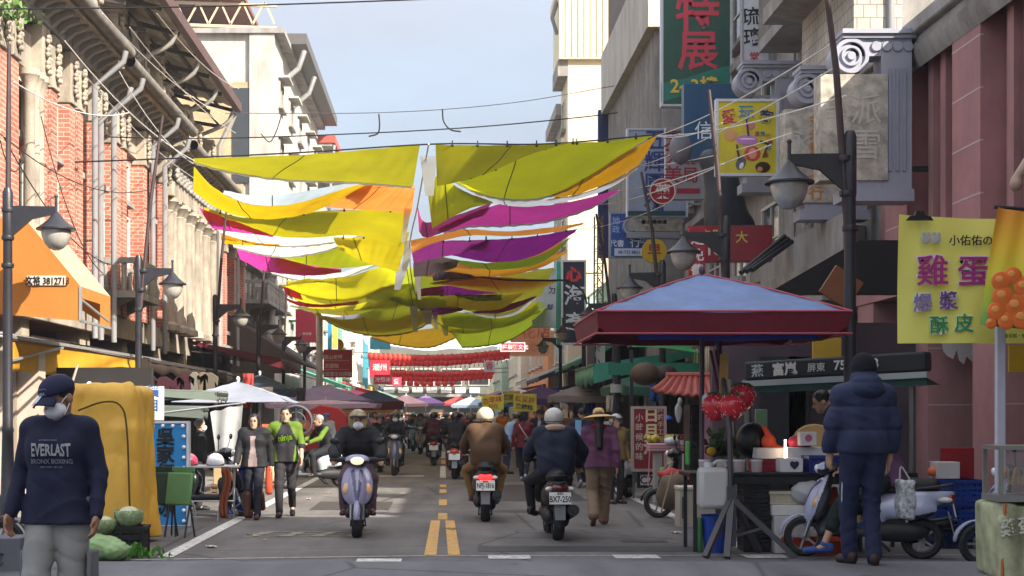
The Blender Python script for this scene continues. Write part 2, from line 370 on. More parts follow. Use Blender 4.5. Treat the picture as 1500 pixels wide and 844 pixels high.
# ------------------------------------------------------------------ people
def folds(X, Y, Z, ph=0.0, a=.006, f=1.0):
    """soft cloth with sharp creases"""
    w1 = 15 * f * Z + 11 * X + 2.2 * np.sin(9 * Y + 5 * X + ph) + 1.7 * np.sin(6 * f * Z + ph * 2); w2 = 9 * f * Z - 13 * X + 7 * Y + 2 * np.sin(8 * Z + ph) + ph
    m = .5 + .5 * np.sin(5 * Z + 7 * X + 6 * Y + ph)
    return a * m * (.62 - np.abs(np.sin(w1)) ** .55) * -1 + a * .7 * (1 - m) * (np.abs(np.sin(w2)) ** .5 - .6) * -1
def V3(*a): return np.array(a, float)
STRAW = lambda: M('straw', (.62, .40, .17), .85, .18, 70, bump=.5, bsc=120)
def pose_joints(pose, s=1.0, ov=None):
    J = dict(pelvis=(0, 0, .93), waist=(0, 0, 1.06), chest=(0, .01, 1.27), neck=(0, -.01, 1.43), head=(0, .02, 1.565))
    for sd, q in (('R', 1), ('L', -1)):
        J['sh' + sd] = (.18 * q, 0, 1.385); J['el' + sd] = (.235 * q, -.03, 1.12); J['wr' + sd] = (.255 * q, .05, .88)
        J['hip' + sd] = (.088 * q, 0, .90); J['kn' + sd] = (.10 * q, .02, .49); J['an' + sd] = (.10 * q, -.02, .085); J['toe' + sd] = (.115 * q, .14, .03)
    if pose in ('walk', 'walk2'):
        a, b = ('R', 'L') if pose == 'walk' else ('L', 'R'); q = 1 if a == 'R' else -1
        J['kn' + a] = (.09 * q, .15, .50); J['an' + a] = (.085 * q, .20, .085); J['toe' + a] = (.095 * q, .36, .045)
        J['kn' + b] = (-.09 * q, .03, .475); J['an' + b] = (-.09 * q, -.27, .17); J['toe' + b] = (-.095 * q, -.17, .035)
        J['el' + b] = (-.24 * q, .04, 1.125); J['wr' + b] = (-.25 * q, .19, .92)
        J['el' + a] = (.24 * q, -.10, 1.125); J['wr' + a] = (.26 * q, -.10, .88)
    if pose == 'ride':
        J.update(pelvis=(0, -.34, .87), waist=(0, -.33, .99), chest=(0, -.24, 1.19), neck=(0, -.19, 1.345), head=(0, -.13, 1.475))
        for sd, q in (('R', 1), ('L', -1)):
            J['sh' + sd] = (.185 * q, -.22, 1.30); J['el' + sd] = (.30 * q, -.03, 1.09); J['wr' + sd] = (.30 * q, .235, 1.0)
            J['hip' + sd] = (.10 * q, -.30, .84); J['kn' + sd] = (.20 * q, .10, .73); J['an' + sd] = (.185 * q, .06, .335); J['toe' + sd] = (.20 * q, .20, .28)
    if pose == 'work':      # leaning over a counter, hands busy in front
        J.update(waist=(0, .04, 1.06), chest=(0, .13, 1.25), neck=(0, .22, 1.385), head=(0, .31, 1.485))
        for sd, q in (('R', 1), ('L', -1)):
            J['sh' + sd] = (.18 * q, .17, 1.33); J['el' + sd] = (.25 * q, .24, 1.08); J['wr' + sd] = (.13 * q, .46, 1.0)
    if ov: J.update(ov)
    return {k: V3(*v) * s for k, v in J.items()}
def hand(w, d, n, side, s=1.0, curl=1.0):
    d = d / np.linalg.norm(d); n = n - d * (n @ d); n = n / np.linalg.norm(n); a = np.cross(d, n) * side
    out = [('c', w - d * .02 * s, w + d * .03 * s, .026 * s, .024 * s)]
    for i in range(4):
        l = (.95, 1.08, 1.0, .78)[i]; b = w + (d * .088 + a * (1.5 - i) * .0205) * s
        m = b + (d * .036 * l + n * .012 * curl) * s; t = m + (d * .03 * l * (1.25 - .6 * curl) + n * .026 * curl) * s
        out += [('c', w + d * .02 * s + a * (1.5 - i) * .010 * s, b, .018 * s, .0125 * s, .012), ('c', b, m, .0112 * s, .010 * s, .004), ('c', m, t, .010 * s, .0085 * s, .004)]
    b = w + (d * .028 + a * .026) * s; m = b + (d * .032 + a * .026 + n * .010) * s; t = m + (d * .03 + n * .010) * s
    return out + [('c', b, m, .015 * s, .012 * s, .008), ('c', m, t, .012 * s, .009 * s, .004)]
SK1 = lambda: M('skin', (.46, .27, .18), .5, .08, 9); SK2 = lambda: M('skin_tan', (.30, .155, .095), .5, .08, 9)
HAIR = lambda: M('hair_black', (.012, .010, .010), .45, .3, 60)
def person(label, loc, face, pose='stand', H=1.7, top='202020', bot='26262c', shoe='1a1a1a', skin=None, hair='short', hat=None, hatc='101010', mask=False,
           vox=.014, g=1.0, ov=None, yaw=0.0, pitch=0.0, group=None, t=.014, top2=None, rule=None, puff=0.0, hem=None, sleeve=1.0, leg=1.0, hand_n=None, eyes=False, bt=.012,
           longhair=0, name='person', curl=.9, legcut=None, tilt=0.0, hs=1.0, collar=None, gloves=None, topmat=None, botmat=None):
    s = H / 1.7; J = pose_joints(pose, s, ov); skm = skin or SK1()
    root = empty(name, loc, label, 'person', group, rz=face)
    hR = Euler((R(pitch), R(tilt), R(yaw))); Hm = np.array(hR.to_matrix()); hc = J['head']
    def hp(*o): return hc + Hm @ (V3(*o) * s * hs)
    hr = tuple(hR)
    B = [('e', hp(0, -.012, .03), V3(.075, .095, .092) * s * hs, hr), ('e', hp(0, .022, -.05), V3(.058, .066, .066) * s * hs, hr), ('e', hp(0, .055, -.095), V3(.032, .032, .026) * s * hs, hr),
         ('c', hp(0, .085, .008), hp(0, .106, -.026), .009 * s, .014 * s, .012), ('e', hp(.077, -.008, -.01), V3(.014, .028, .034) * s, hr, .008), ('e', hp(-.077, -.008, -.01), V3(.014, .028, .034) * s, hr, .008),
         ('e', hp(0, .078, -.058), V3(.025, .014, .011) * s, hr, .006), ('-e', hp(.032, .10, .012), V3(.02, .017, .012) * s, hr), ('-e', hp(-.032, .10, .012), V3(.02, .017, .012) * s, hr),
         ('c', J['neck'] + V3(0, 0, -.03) * s, hp(0, -.015, -.05), .058 * s, .052 * s)]
    def torso(e=0.0, gg=1.0):
        o = []
        for q in (-1, 1):
            x = V3(q, 0, 0) * s
            o += [('c', J['pelvis'] + x * .075, J['waist'] + x * .06 * gg, .10 * s * gg + e, .094 * s * gg + e, .05), ('c', J['waist'] + x * .06 * gg, J['chest'] + x * .075 * gg, .094 * s * gg + e, .105 * s * gg + e, .05)]
            sd = 'R' if q > 0 else 'L'
            o += [('c', J['chest'] + x * .07 * gg, J['sh' + sd] - x * .035, .10 * s * gg + e, .068 * s + e, .05), ('c', J['neck'] + V3(0, 0, -.015) * s, J['sh' + sd], .052 * s + e, .055 * s + e, .04)]
        return o
    def arm(sd, e=0.0, to=1.0):
        a, b, c = J['sh' + sd], J['el' + sd], J['wr' + sd]; o = [('c', a, b, .052 * s * (.6 + .4 * g) + e, .042 * s * (.6 + .4 * g) + e, .03)]
        if to > .5: o.append(('c', b, b + (c - b) * (to - .5) * 2, .041 * s + e, (.041 - .013 * (to - .5) * 2) * s + e, .02))
        else: o = [('c', a, a + (b - a) * to * 2, .052 * s + e, .044 * s + e, .03)]
        return o
    def legp(sd, e=0.0, to=1.0):
        a, b, c = J['hip' + sd], J['kn' + sd], J['an' + sd]; gg = .5 + .5 * g
        o = [('c', a, b, .088 * s * gg + e, .056 * s + e, .03)]
        if to > .5: o.append(('c', b, b + (c - b) * (to - .5) * 2, .056 * s + e, (.056 - .018 * (to - .5) * 2) * s + e * (1.4 if e else 1), .02))
        return o
    B += torso(-.006, g)
    for sd, q in (('R', 1), ('L', -1)):
        B += arm(sd) + legp(sd)
        d = J['wr' + sd] - J['el' + sd]; d = d / np.linalg.norm(d)
        n = V3(*hand_n) if hand_n is not None else (V3(0, .05, -1) if pose == 'ride' else V3(-q, .25, 0))
        if pose not in ('ride', 'work'): d = d * .5 + V3(0, .1, -.6)
        if gloves is None: B += hand(J['wr' + sd], d, n, q if pose != 'ride' else -q, s, curl if pose != 'ride' else 1.25)
        B.append(('c', J['an' + sd] + V3(0, 0, -.01), (J['toe' + sd] + J['an' + sd] * 2) / 3 + V3(0, 0, -.02) * s, .036 * s, .03 * s))
    sdf_obj('body', B, vox, skm, root, k=.022)
    # clothes
    T = torso(t, g) + arm('R', t, sleeve) + arm('L', t, sleeve)
    hz = (hem if hem is not None else .84) * s
    T.append(('c', J['neck'] + V3(0, -.012, -.02) * s, J['neck'] + V3(0, -.004, .012 if collar is None else collar) * s, .062 * s + t * .5, .058 * s + t * .5, .02))
    if collar: T.append(('e', J['neck'] + V3(0, -.06, .02) * s, V3(.12, .10, .075) * s, None, .03))
    hz = (hem if hem is not None else .84) * s
    cut = [lambda X, Y, Z: (hz - Z) + 0 * X + 0 * Y]
    if pose == 'ride': cut = [lambda X, Y, Z: (.80 * s - Z) + 0 * X + 0 * Y]
    disp = None
    if puff: disp = lambda X, Y, Z: -puff * np.abs(np.sin((Z - hz) * math.pi / (.19 * s))) ** .5 + folds(X, Y, Z, 3.0, .006, 1.6) + 0 * X + 0 * Y
    else:
        ph = rnd.random() * 9
        disp = lambda X, Y, Z: folds(X, Y, Z, ph, .011 if vox < .014 else .008)
        if pose != 'ride':
            for q in (-1, 1): T.append(('c', J['waist'] + V3(q * .06, 0, 0) * s, V3(q * .088 * s, J['pelvis'][1], hz - .08), .097 * s * g + t, .128 * s * g + t + bt * .8, .04))
    tm = [topmat or C(top, rough=.8, bump=.15, bsc=60)]
    if top2: tm.append(C(top2, rough=.8))
    sdf_obj('jacket' if (puff or pose == 'ride') else 'shirt', T, vox, tm, root, k=.03, cut=cut, disp=disp, rule=(lambda x, y, z: rule(x / s, y / s, z / s)) if rule else None)
    Lg = [('c', J['hipR'] + V3(0, 0, .03) * s, J['hipL'] + V3(0, 0, .03) * s, .105 * s * g + bt * .3, .105 * s * g + bt * .3, .04)] + legp('R', bt, leg) + legp('L', bt, leg)
    ph2 = rnd.random() * 9; dl = lambda X, Y, Z: folds(X, Y, Z, ph2, .012 if vox < .014 else .008, 1.5)
    cl = [lambda X, Y, Z: (legcut - Z) + 0 * X + 0 * Y] if legcut else None
    sdf_obj('trousers', Lg, vox, botmat or C(bot, rough=.85, bump=.15, bsc=60), root, k=.02, disp=dl, cut=cl)
    if gloves:
        for sd, q in (('R', 1), ('L', -1)):
            d = J['wr' + sd] - J['el' + sd]; sdf_obj('glove', hand(J['wr' + sd], d, V3(0, .05, -1), -q, s * 1.12, 1.25), vox, C(gloves, rough=.8), root, k=.02)
    for sd in 'RL':
        a, o = J['an' + sd], J['toe' + sd]; d = o - a; d[2] = 0; hl = a - d * .38; hl[2] = a[2] - .048 * s
        sdf_obj('shoe', [('c', hl, o, .036 * s, .034 * s), ('c', hl * .3 + o * .7, o + V3(0, 0, -.002), .042 * s, .038 * s), ('c', hl + V3(0, 0, .03) * s, a + V3(0, 0, .01), .04 * s, .046 * s)], max(vox, .011), C(shoe, rough=.55), root, k=.02,
                cut=[lambda X, Y, Z, zz=min(hl[2], o[2]) - .03 * s: (zz - Z) + 0 * X + 0 * Y])
    def headpart(nm, ob): ob.name = nm; ob.location = tuple(hc); ob.rotation_euler = hR; ob.scale = (s * hs,) * 3; return ob
    hv = min(vox, .012)
    if hair and hat not in ('helmet', 'halfhelmet', 'beanie'):
        hh = [('e', (0, -.02, .045), (.086, .102, .09))]
        if longhair: hh += [('c', (0, -.08, .02), (0, -.115, -.12), .07, .06), ('c', (0, -.115, -.12), (0, -.165, -longhair), .06, .05)]
        elif hair == 'bob': hh += [('e', (0, -.03, -.02), (.095, .085, .12))]
        headpart('hair', sdf_obj('hair', hh, hv, HAIR() if hair != 'grey' else C('8a8784', rough=.7), root, k=.03,
                 cut=[lambda X, Y, Z: np.minimum(Y - .035 - .35 * np.maximum(Z, 0), .078 - Z) + 0 * X, lambda X, Y, Z: (-.055 - Z - (.5 if longhair else 0) - (.06 if hair == 'bob' else 0)) + 0 * X + 0 * Y],
                 disp=lambda X, Y, Z: .003 * np.sin(90 * X + 20 * Z) * np.sin(70 * Y)))
    if eyes:
        e = MB()
        for q in (-1, 1): e.ell((.032 * q, .079, .012), (.013, .009, .007), 8, 6)
        headpart('eyes', e.build('eyes', C('15100d', rough=.2), root))
        e = MB()
        for q in (-1, 1): e.ell((.034 * q, .083, .032), (.017, .007, .0035), 8, 6)
        headpart('eyebrows', e.build('eyebrows', HAIR(), root))
        e = MB(); e.ell((0, .0885, -.058), (.023, .008, .006), 10, 6); headpart('mouth', e.build('mouth', C('8e4a42', rough=.5), root))
    if mask:
        headpart('mask', sdf_obj('mask', [('e', (0, .05, -.052), (.07, .058, .055)), ('c', (0, .095, -.015), (0, .10, -.05), .018, .016)], hv, C('d9dbe2', rough=.9), root, k=.02, cut=[lambda X, Y, Z: (.018 - Y) + 0 * X + 0 * Z]))
    if hat == 'cap':
        h = sdf_obj('cap', [('e', (0, -.01, .05), (.098, .113, .085))], hv, C(hatc, rough=.8), root, cut=[lambda X, Y, Z: (.038 - Z) + 0 * X + 0 * Y]); headpart('cap', h)
        b = MB(); b.grid(lambda u, v: ((u - .5) * .16, .085 + v * .085 * math.sqrt(max(0, 1 - (2 * u - 1) ** 2 * .8)) , .047 - v * .028 - (u - .5) ** 2 * .12), 10, 5)
        b.build('bill', C(hatc, rough=.8), h, solid=.005)
    if hat == 'beanie':
        headpart('beanie', sdf_obj('beanie', [('e', (0, -.015, .045), (.096, .112, .105)), ('c', (0, -.02, -.01), (0, -.02, .0), .10, .10)], hv, C(hatc, rough=.95, bump=.5, bsc=90), root, k=.03,
                 cut=[lambda X, Y, Z: (-.055 - Z) + 0 * X + 0 * Y]))
    if hat == 'straw':
        b = MB(); b.lathe([(0, .125), (.045, .122), (.075, .10), (.088, .045), (.094, .02), (.15, .012), (.22, -.010), (.262, -.026), (.258, -.032), (.15, .003), (.09, .012)], seg=36)
        h = headpart('sun_hat', b.build('sun_hat', STRAW(), root)); h.location.z += .045 * s; h.rotation_euler = (R(pitch - 6), R(tilt - 3), R(yaw))
        b = MB(); b.lathe([(.0885, .045), (.092, .045), (.096, .022), (.093, .02)], seg=28); b.build('hat_band', C('7d5a30', rough=.9), h)
    if hat in ('helmet', 'halfhelmet'):
        full = hat == 'helmet'
        hp_ = [('e', (0, -.012, .04), (.128, .148, .128))]
        cu = [lambda X, Y, Z: np.minimum(Y - .03, .062 - Z) + 0 * X]
        if full: hp_ += [('e', (0, -.02, -.03), (.122, .13, .12))]; cu.append(lambda X, Y, Z: (-.10 - Z) + 0 * X + 0 * Y)
        else: cu.append(lambda X, Y, Z: (-.028 - Z + .2 * np.maximum(Y, -.05)) + 0 * X)
        cu.append(lambda X, Y, Z: 1.0 - np.sqrt((X / .108) ** 2 + ((Y + .01) / .122) ** 2 + ((Z + .03) / .16) ** 2) if False else -1 + 0 * (X + Y + Z))
        h = headpart('helmet', sdf_obj('helmet', hp_, hv, C(hatc, rough=.22, coat=.6, var=.05), root, k=.03, cut=cu))
        b = MB(); b.box((0, .135, .075), (.17, .06, .012), rx=R(-14)); b.build('visor', C('141416', rough=.2), h, bev=.004)
        b = MB(); b.tube(crom([(-.125, -.0, .0), (-.09, -.1, -.01), (0, -.148, -.008), (.09, -.1, -.01), (.125, 0, .0)], 14), .006, 6); b.build('trim', C('1b1b1d'), h)
        if not full or mask:
            b = MB(); b.tube(crom([(-.1, .0, -.04), (-.07, .03, -.09), (0, .045, -.128), (.07, .03, -.09), (.1, .0, -.04)], 12), .006, 6); b.build('strap', C('18181a'), h)
    return root

# ------------------------------------------------------------------ scooters (facing +y, wheels at y = .62 and -.62)
def dup(o, loc=None, rz=None, label=None, parent=None, swap=None):
    c = o.copy(); COL.objects.link(c); c.parent = parent
    if loc is not None: c.location = loc
    if rz is not None: c.rotation_euler = (0, 0, rz)
    if label: c['label'] = label
    if swap and c.type == 'MESH':
        for i, sl_ in enumerate(c.material_slots):
            nm = sl_.material.name if sl_.material else ''
            if nm in swap: sl_.link = 'OBJECT'; sl_.material = swap[nm]
    for ch in o.children: dup(ch, parent=c, swap=swap)
    return c
def wheel(root, y, r=.225, w=.11, steer=0):
    b = MB(); prof = [(r - .075, -w * .40), (r - .03, -w * .5), (r - .008, -w * .33), (r, 0), (r - .008, w * .33), (r - .03, w * .5), (r - .075, w * .40)]
    b.lathe(prof, (0, 0, 0), 30, 'x'); o = b.build('wheel', M('tyre', (.018, .018, .019), .85, .2, 20, bump=.3, bsc=50), root, loc=(0, y, r))
    b = MB(); b.lathe([(r - .074, -.045), (r - .085, -.03), (r - .085, .03), (r - .074, .045), (r - .07, 0), (r - .074, -.045)], (0, 0, 0), 30, 'x')
    for i in range(5):
        a = 2 * math.pi * i / 5; b.beam((0, .025 * math.cos(a), .025 * math.sin(a)), (0, (r - .08) * math.cos(a), (r - .08) * math.sin(a)), .03, .022)
    b.lathe([(0, -.05), (.035, -.045), (.04, .0), (.035, .045), (0, .05)], (0, 0, 0), 14, 'x')
    b.build('rim', M('rim', (.30, .30, .31), .35, .05, 5, metal=.8), o); return o
def scooter(label, loc, face, body='8888a8', dark='17171a', seat='141414', plate=None, vox=.016, name='scooter', group=None, tailc=None, lit=False, front='body', cat='scooter', rear_dark=False, shieldc=None):
    root = empty(name, loc, label, cat, group, rz=face)
    bm_ = C(body, rough=.25, coat=.7, var=.04); dk = C(dark, rough=.5, var=.08); rd = dk if rear_dark else bm_
    sm_ = C(shieldc, rough=.4) if shieldc else bm_
    wheel(root, .62, w=.13); wheel(root, -.62, w=.14)
    sdf_obj('front_fender', [('e', (0, .63, .27), (.085, .27, .215))], vox, bm_, root, cut=[lambda X, Y, Z: .243 - np.sqrt((Y - .62) ** 2 + (Z - .225) ** 2) + 0 * X, lambda X, Y, Z: (.24 - Z) + 0 * X + 0 * Y])
    b = MB()
    for q in (-1, 1): b.tube([(.075 * q, .615, .23), (.07 * q, .50, .58)], [.022, .026], 8)
    b.tube([(0, .44, .50), (0, .33, .95)], .03, 8); b.build('fork', C('8c8f94', rough=.3, metal=.8), root)
    # leg shield: leaning plate, wide at the knees, pointed at the fender
    sdf_obj('front_shield', [('e', (0, .44, .66), (.205, .075, .30), (R(20), 0, 0)), ('e', (0, .50, .62), (.12, .10, .27), (R(20), 0, 0)), ('e', (0, .545, .46), (.07, .075, .15), (R(22), 0, 0)), ('e', (.13, .42, .60), (.085, .06, .20), (R(18), 0, R(-12))), ('e', (-.13, .42, .60), (.085, .06, .20), (R(18), 0, R(12)))],
            vox, [bm_, dk, C('4a4668' if body != '1a1a1e' else '333338', rough=.25, coat=.6)], root, k=.022, rule=lambda x, y, z: np.where(y < .445 - .36 * (z - .66), 1, np.where((np.abs(x) < .012 + .16 * (z - .40)) & (np.abs(x) > .10 * (z - .55)) & (z < .86), 2, 0)))
    b = MB(); b.box((0, .565, .40), (.12, .02, .05), rx=R(-20)); b.build('grille', C('141416'), root, bev=.005)
    b = MB(); b.tube(crom([(-.22, .33, 1.0), (-.12, .42, .95), (0, .40, .80), (.03, .42, .5)], 14), .006, 5); b.build('brake_cable', C('101012'), root)
    for q in (-1, 1): b = MB(); b.ell((.135 * q, .492, .63), (.052, .03, .085), 12, 8, rx=R(20), rz=R(-14 * q), ry=R(-14 * q)); b.build('indicator', C('d8a870', rough=.15, coat=.5), root)
    sdf_obj('handlebar_cover', [('e', (0, .385, .985), (.16, .115, .075), (R(-12), 0, 0)), ('c', (-.23, .31, .985), (.23, .31, .985), .035, .035)], vox, [dk, bm_], root, k=.04, rule=lambda x, y, z: (y > .40) & (z > .97))
    b = MB(); b.ell((0, .475, .975), (.088, .04, .052), 16, 10, rx=R(-14))
    b.build('headlight', M_lit('headlight_on', (1.0, .84, .52), .3) if lit else C('d8dadf', rough=.1, coat=.8), root)
    b = MB()
    for q in (-1, 1):
        b.tube([(.22 * q, .31, .985), (.36 * q, .27, .985)], .02, 8)
        b.tube([(.25 * q, .34, .985), (.35 * q, .345, .975)], .007, 6)
    b.build('handlebar', C('151515', rough=.7), root)
    for q in (-1, 1):
        b = MB(); b.tube(crom([(.20 * q, .31, 1.01), (.25 * q, .33, 1.12), (.28 * q, .34, 1.19)], 6), .007, 6)
        b.ell((.295 * q, .345, 1.225), (.062, .022, .045), 12, 8, ry=R(-8 * q)); b.build('mirror', C('191a1c', rough=.3), root)
    sdf_obj('floorboard', [('b', (0, .12, .29), (.16, .34, .05), None, .04), ('e', (0, .36, .42), (.13, .10, .2), (R(25), 0, 0))], vox, dk, root, k=.06)
    sdf_obj('rear_body', [('c', (0, -.18, .56), (0, -.62, .62), .155, .15), ('c', (0, -.5, .62), (0, -.88, .715), .15, .085), ('e', (0, -.16, .48), (.15, .12, .22)), ('e', (.10, -.45, .55), (.09, .33, .12)), ('e', (-.10, -.45, .55), (.09, .33, .12))], vox, [rd, dk], root, k=.05,
            cut=[lambda X, Y, Z: (Z - .745) + 0 * X + 0 * Y, lambda X, Y, Z: (.40 - Z - .25 * (Y + .62)) + 0 * X], rule=lambda x, y, z: z < .50 - .22 * (y + .62))
    sdf_obj('seat', [('c', (0, -.10, .735), (0, -.42, .765), .115, .12), ('c', (0, -.42, .775), (0, -.74, .80), .125, .08)], vox, C(seat, rough=.55, bump=.2, bsc=60), root, k=.05, cut=[lambda X, Y, Z: (.735 - Z) + 0 * X + 0 * Y])
    b = MB(); b.tube(crom([(.10, -.55, .77), (.115, -.80, .80), (.07, -.93, .815), (-.07, -.93, .815), (-.115, -.80, .80), (-.10, -.55, .77)], 20), .014, 8); b.build('grab_rail', dk, root)
    b = MB(); b.ell((0, -.915, .665), (.105, .055, .062), 16, 10, rx=R(18))
    b.build('tail_light', M_lit('tail_lit', (.9, .02, .02), 1.1) if lit == 'tail' else C(tailc or '7a0d12', rough=.1, coat=.8), root)
    for q in (-1, 1): b = MB(); b.ell((.125 * q, -.86, .655), (.05, .085, .035), 10, 8, rz=R(26 * q)); b.build('rear_indicator', C('c8c4be', rough=.12, coat=.6), root)
    b = MB(); b.box((0, -.925, .40), (.13, .012, .26), rx=R(-14), top=1.1); b.build('mud_guard', C('84868a' if not rear_dark else '6e7074', rough=.5), root, bev=.005)
    b = MB(); b.box((0, -.955, .545), (.27, .012, .15), rx=R(-12)); pl = b.build('number_plate', C('d9d9d4', rough=.4, var=.04), root, bev=.004)
    if plate:
        Tm = Matrix.Translation((0, -.955, .545)) @ Euler((R(-12), 0, 0)).to_matrix().to_4x4()
        text(plate, .105, C('111114'), pl, (0, -.009, -.012), ext=.001, T=Tm, bold=.02, sx=.78 * min(1, (6.4 / len(plate)) ** 1.1))
        text('臺灣省', .026, C('222226'), pl, (0, -.009, .055), ext=.001, T=Tm)
    b = MB(); b.tube([(.13, .0, .30), (.15, -.35, .28)], [.02, .026], 8); b.tube([(.16, -.32, .30), (.165, -.95, .40)], [.062, .07], 14); b.tube([(.165, -.95, .40), (.165, -1.0, .41)], [.03, .03], 10)
    b.build('exhaust', C('26272a', rough=.4, metal=.5), root)
    b = MB(); b.ell((-.10, -.35, .30), (.085, .36, .11), 14, 8); b.box((0, -.30, .33), (.22, .30, .2)); b.ell((.09, -.5, .26), (.07, .16, .10), 12, 8)
    b.build('engine', C('1b1c1f', rough=.6), root)
    b = MB(); b.tube([(-.08, -.12, .24), (-.10, -.28, .09), (.10, -.28, .09), (.08, -.12, .24)], .014, 6); b.tube([(-.10, -.28, .09), (.10, -.28, .09)], .014, 6)
    b.build('stand', C('222222'), root)
    return root
# ------------------------------------------------------------------ ground, road, markings
def gz(y):
    t = min(max((15.9 - y) / 3.0, 0), 1) if y > 12.5 else min(max((y - 9.3) / 2.8, 0), 1); t = t * t * (3 - 2 * t); return .28 * t
YS = [-40, 0, 6, 9, 9.6, 10, 10.4, 10.8, 11.2, 11.6, 12, 12.6, 13, 13.3, 13.6, 13.9, 14.2, 14.5, 14.8, 15.1, 15.4, 15.7, 16, 17, 20, 30, 60, 120, 300]
def sheet(name, x0, x1, ys, dz, mat, kind='structure', nx=1, edge=None):
    b = MB(); ys = [y for y in ys]
    xs = [x0 + (x1 - x0) * i / nx for i in range(nx + 1)]
    vs = [(x, y + (edge(x) if edge and j == len(ys) - 1 else 0), gz(y) + dz) for j, y in enumerate(ys) for x in xs]
    n = nx + 1; fs = [(j * n + i, j * n + i + 1, (j + 1) * n + i + 1, (j + 1) * n + i) for j in range(len(ys) - 1) for i in range(nx)]
    b.add(vs, fs); o = b.build(name, mat)
    if kind: o['kind'] = kind
    return o
asph = M('asphalt', (.135, .126, .12), .8, .22, .7, bump=.35, bsc=160, dirt=.25)
asph2 = M('asphalt_cross', (.13, .132, .145), .8, .16, .9, bump=.35, bsc=160)  # bluish tint puts the cool shade over the junction into the colour
conc = M('pavement_concrete', (.20, .195, .185), .85, .18, 1.5, bump=.2, bsc=40, dirt=.4)
sheet('ground', -500, 500, YS + [1500], 0, conc)
sheet('road', -5.2, 4.9, [15.0, 15.4, 15.7, 16, 17, 20, 30, 60, 120, 300], .004, asph)
sheet('cross_street', -60, 60, [y for y in YS if y <= 16] + [16.35], .008, asph2, nx=60, edge=lambda x: .10 * math.sin(x * .5))
# kerbs and arcade floors
for x0, x1, y0 in ((-12, -7.2, 17.2), (6.2, 12, 17.2)):
    b = MB(); b.box2((x0, y0, 0), (x1, 160, .13)); o = b.build('pavement', conc, bev=.02); o['kind'] = 'structure'
wp = M_paint('road_paint_white', (.60, .59, .55), (.17, .16, .15)); yp = M_paint('road_paint_yellow', (.60, .34, .10), (.22, .17, .12))
for am in (asph, asph2):      # stains, patches and tyre-polished tracks
    n = am.node_tree.nodes; L = am.node_tree.links; bs = n['Principled BSDF']; col = bs.inputs['Base Color'].links[0].from_socket; tc = n.new('ShaderNodeTexCoord')
    mp = n.new('ShaderNodeMapping'); mp.inputs['Scale'].default_value = (1.9, .28, 1); L.new(tc.outputs['Object'], mp.inputs[0]); n1 = n.new('ShaderNodeTexNoise'); n1.inputs['Scale'].default_value = 1.0; n1.inputs['Detail'].default_value = 6; L.new(mp.outputs[0], n1.inputs['Vector'])
    n2 = n.new('ShaderNodeTexVoronoi'); n2.feature = 'DISTANCE_TO_EDGE'; n2.inputs['Scale'].default_value = .33; L.new(tc.outputs['Object'], n2.inputs['Vector']); r2 = n.new('ShaderNodeMapRange'); r2.inputs[1].default_value = .0; r2.inputs[2].default_value = .012; r2.inputs[3].default_value = .45; r2.inputs[4].default_value = 1; L.new(n2.outputs['Distance'], r2.inputs[0])
    r1 = n.new('ShaderNodeMapRange'); r1.inputs[1].default_value = .3; r1.inputs[2].default_value = .7; r1.inputs[3].default_value = .68; r1.inputs[4].default_value = 1.25; L.new(n1.outputs[0], r1.inputs[0]); ml = n.new('ShaderNodeMath'); ml.operation = 'MULTIPLY'; L.new(r1.outputs[0], ml.inputs[0]); L.new(r2.outputs[0], ml.inputs[1])
    n3 = n.new('ShaderNodeTexNoise'); n3.inputs['Scale'].default_value = 2.6; n3.inputs['Detail'].default_value = 3; L.new(tc.outputs['Object'], n3.inputs['Vector']); r3 = n.new('ShaderNodeMapRange'); r3.inputs[1].default_value = .66; r3.inputs[2].default_value = .74; r3.inputs[3].default_value = 1; r3.inputs[4].default_value = .5; L.new(n3.outputs[0], r3.inputs[0]); m3 = n.new('ShaderNodeMath'); m3.operation = 'MULTIPLY'; L.new(ml.outputs[0], m3.inputs[0]); L.new(r3.outputs[0], m3.inputs[1])
    mx = n.new('ShaderNodeMix'); mx.data_type = 'RGBA'; mx.blend_type = 'MULTIPLY'; mx.inputs[0].default_value = 1; L.new(col, mx.inputs[6]); L.new(m3.outputs[0], mx.inputs[7]); L.new(mx.outputs[2], bs.inputs['Base Color'])
def strip(b, x0, y0, x1, y1, wd, z=.010):
    d = Vector((x1 - x0, y1 - y0, 0)).normalized(); n = Vector((-d.y, d.x, 0)) * wd / 2; k = max(1, int(abs(y1 - y0) / .8))
    for i in range(k):
        p = Vector((x0, y0, 0)).lerp(Vector((x1, y1, 0)), i / k); q = Vector((x0, y0, 0)).lerp(Vector((x1, y1, 0)), (i + 1) / k)
        zp, zq = gz(p.y) + z, gz(q.y) + z
        b.quad((p.x - n.x, p.y - n.y, zp), (q.x - n.x, q.y - n.y, zq), (q.x + n.x, q.y + n.y, zq), (p.x + n.x, p.y + n.y, zp))
b = MB(); strip(b, -3.06, 16.5, -3.02, 110, .17); strip(b, 3.52, 17.6, 3.55, 110, .17)
strip(b, -.02, 36.5, -.02, 44.5, .15); strip(b, -.02, 52, -.02, 60, .15); strip(b, -1.6, 37.5, -.5, 37.5, .45)
o = b.build('edge_line', wp); o['kind'] = 'structure'
b = MB(); strip(b, -.15, 16.75, -.12, 22.1, .135); strip(b, .115, 16.75, .09, 22.1, .135)
for a, c in ((22.25, 23.7), (25.7, 27.4), (29.6, 31), (31.9, 33), (46, 50)): strip(b, -.015, a, -.015, c, .14)
o = b.build('centre_line', yp); o['kind'] = 'structure'
b = MB()
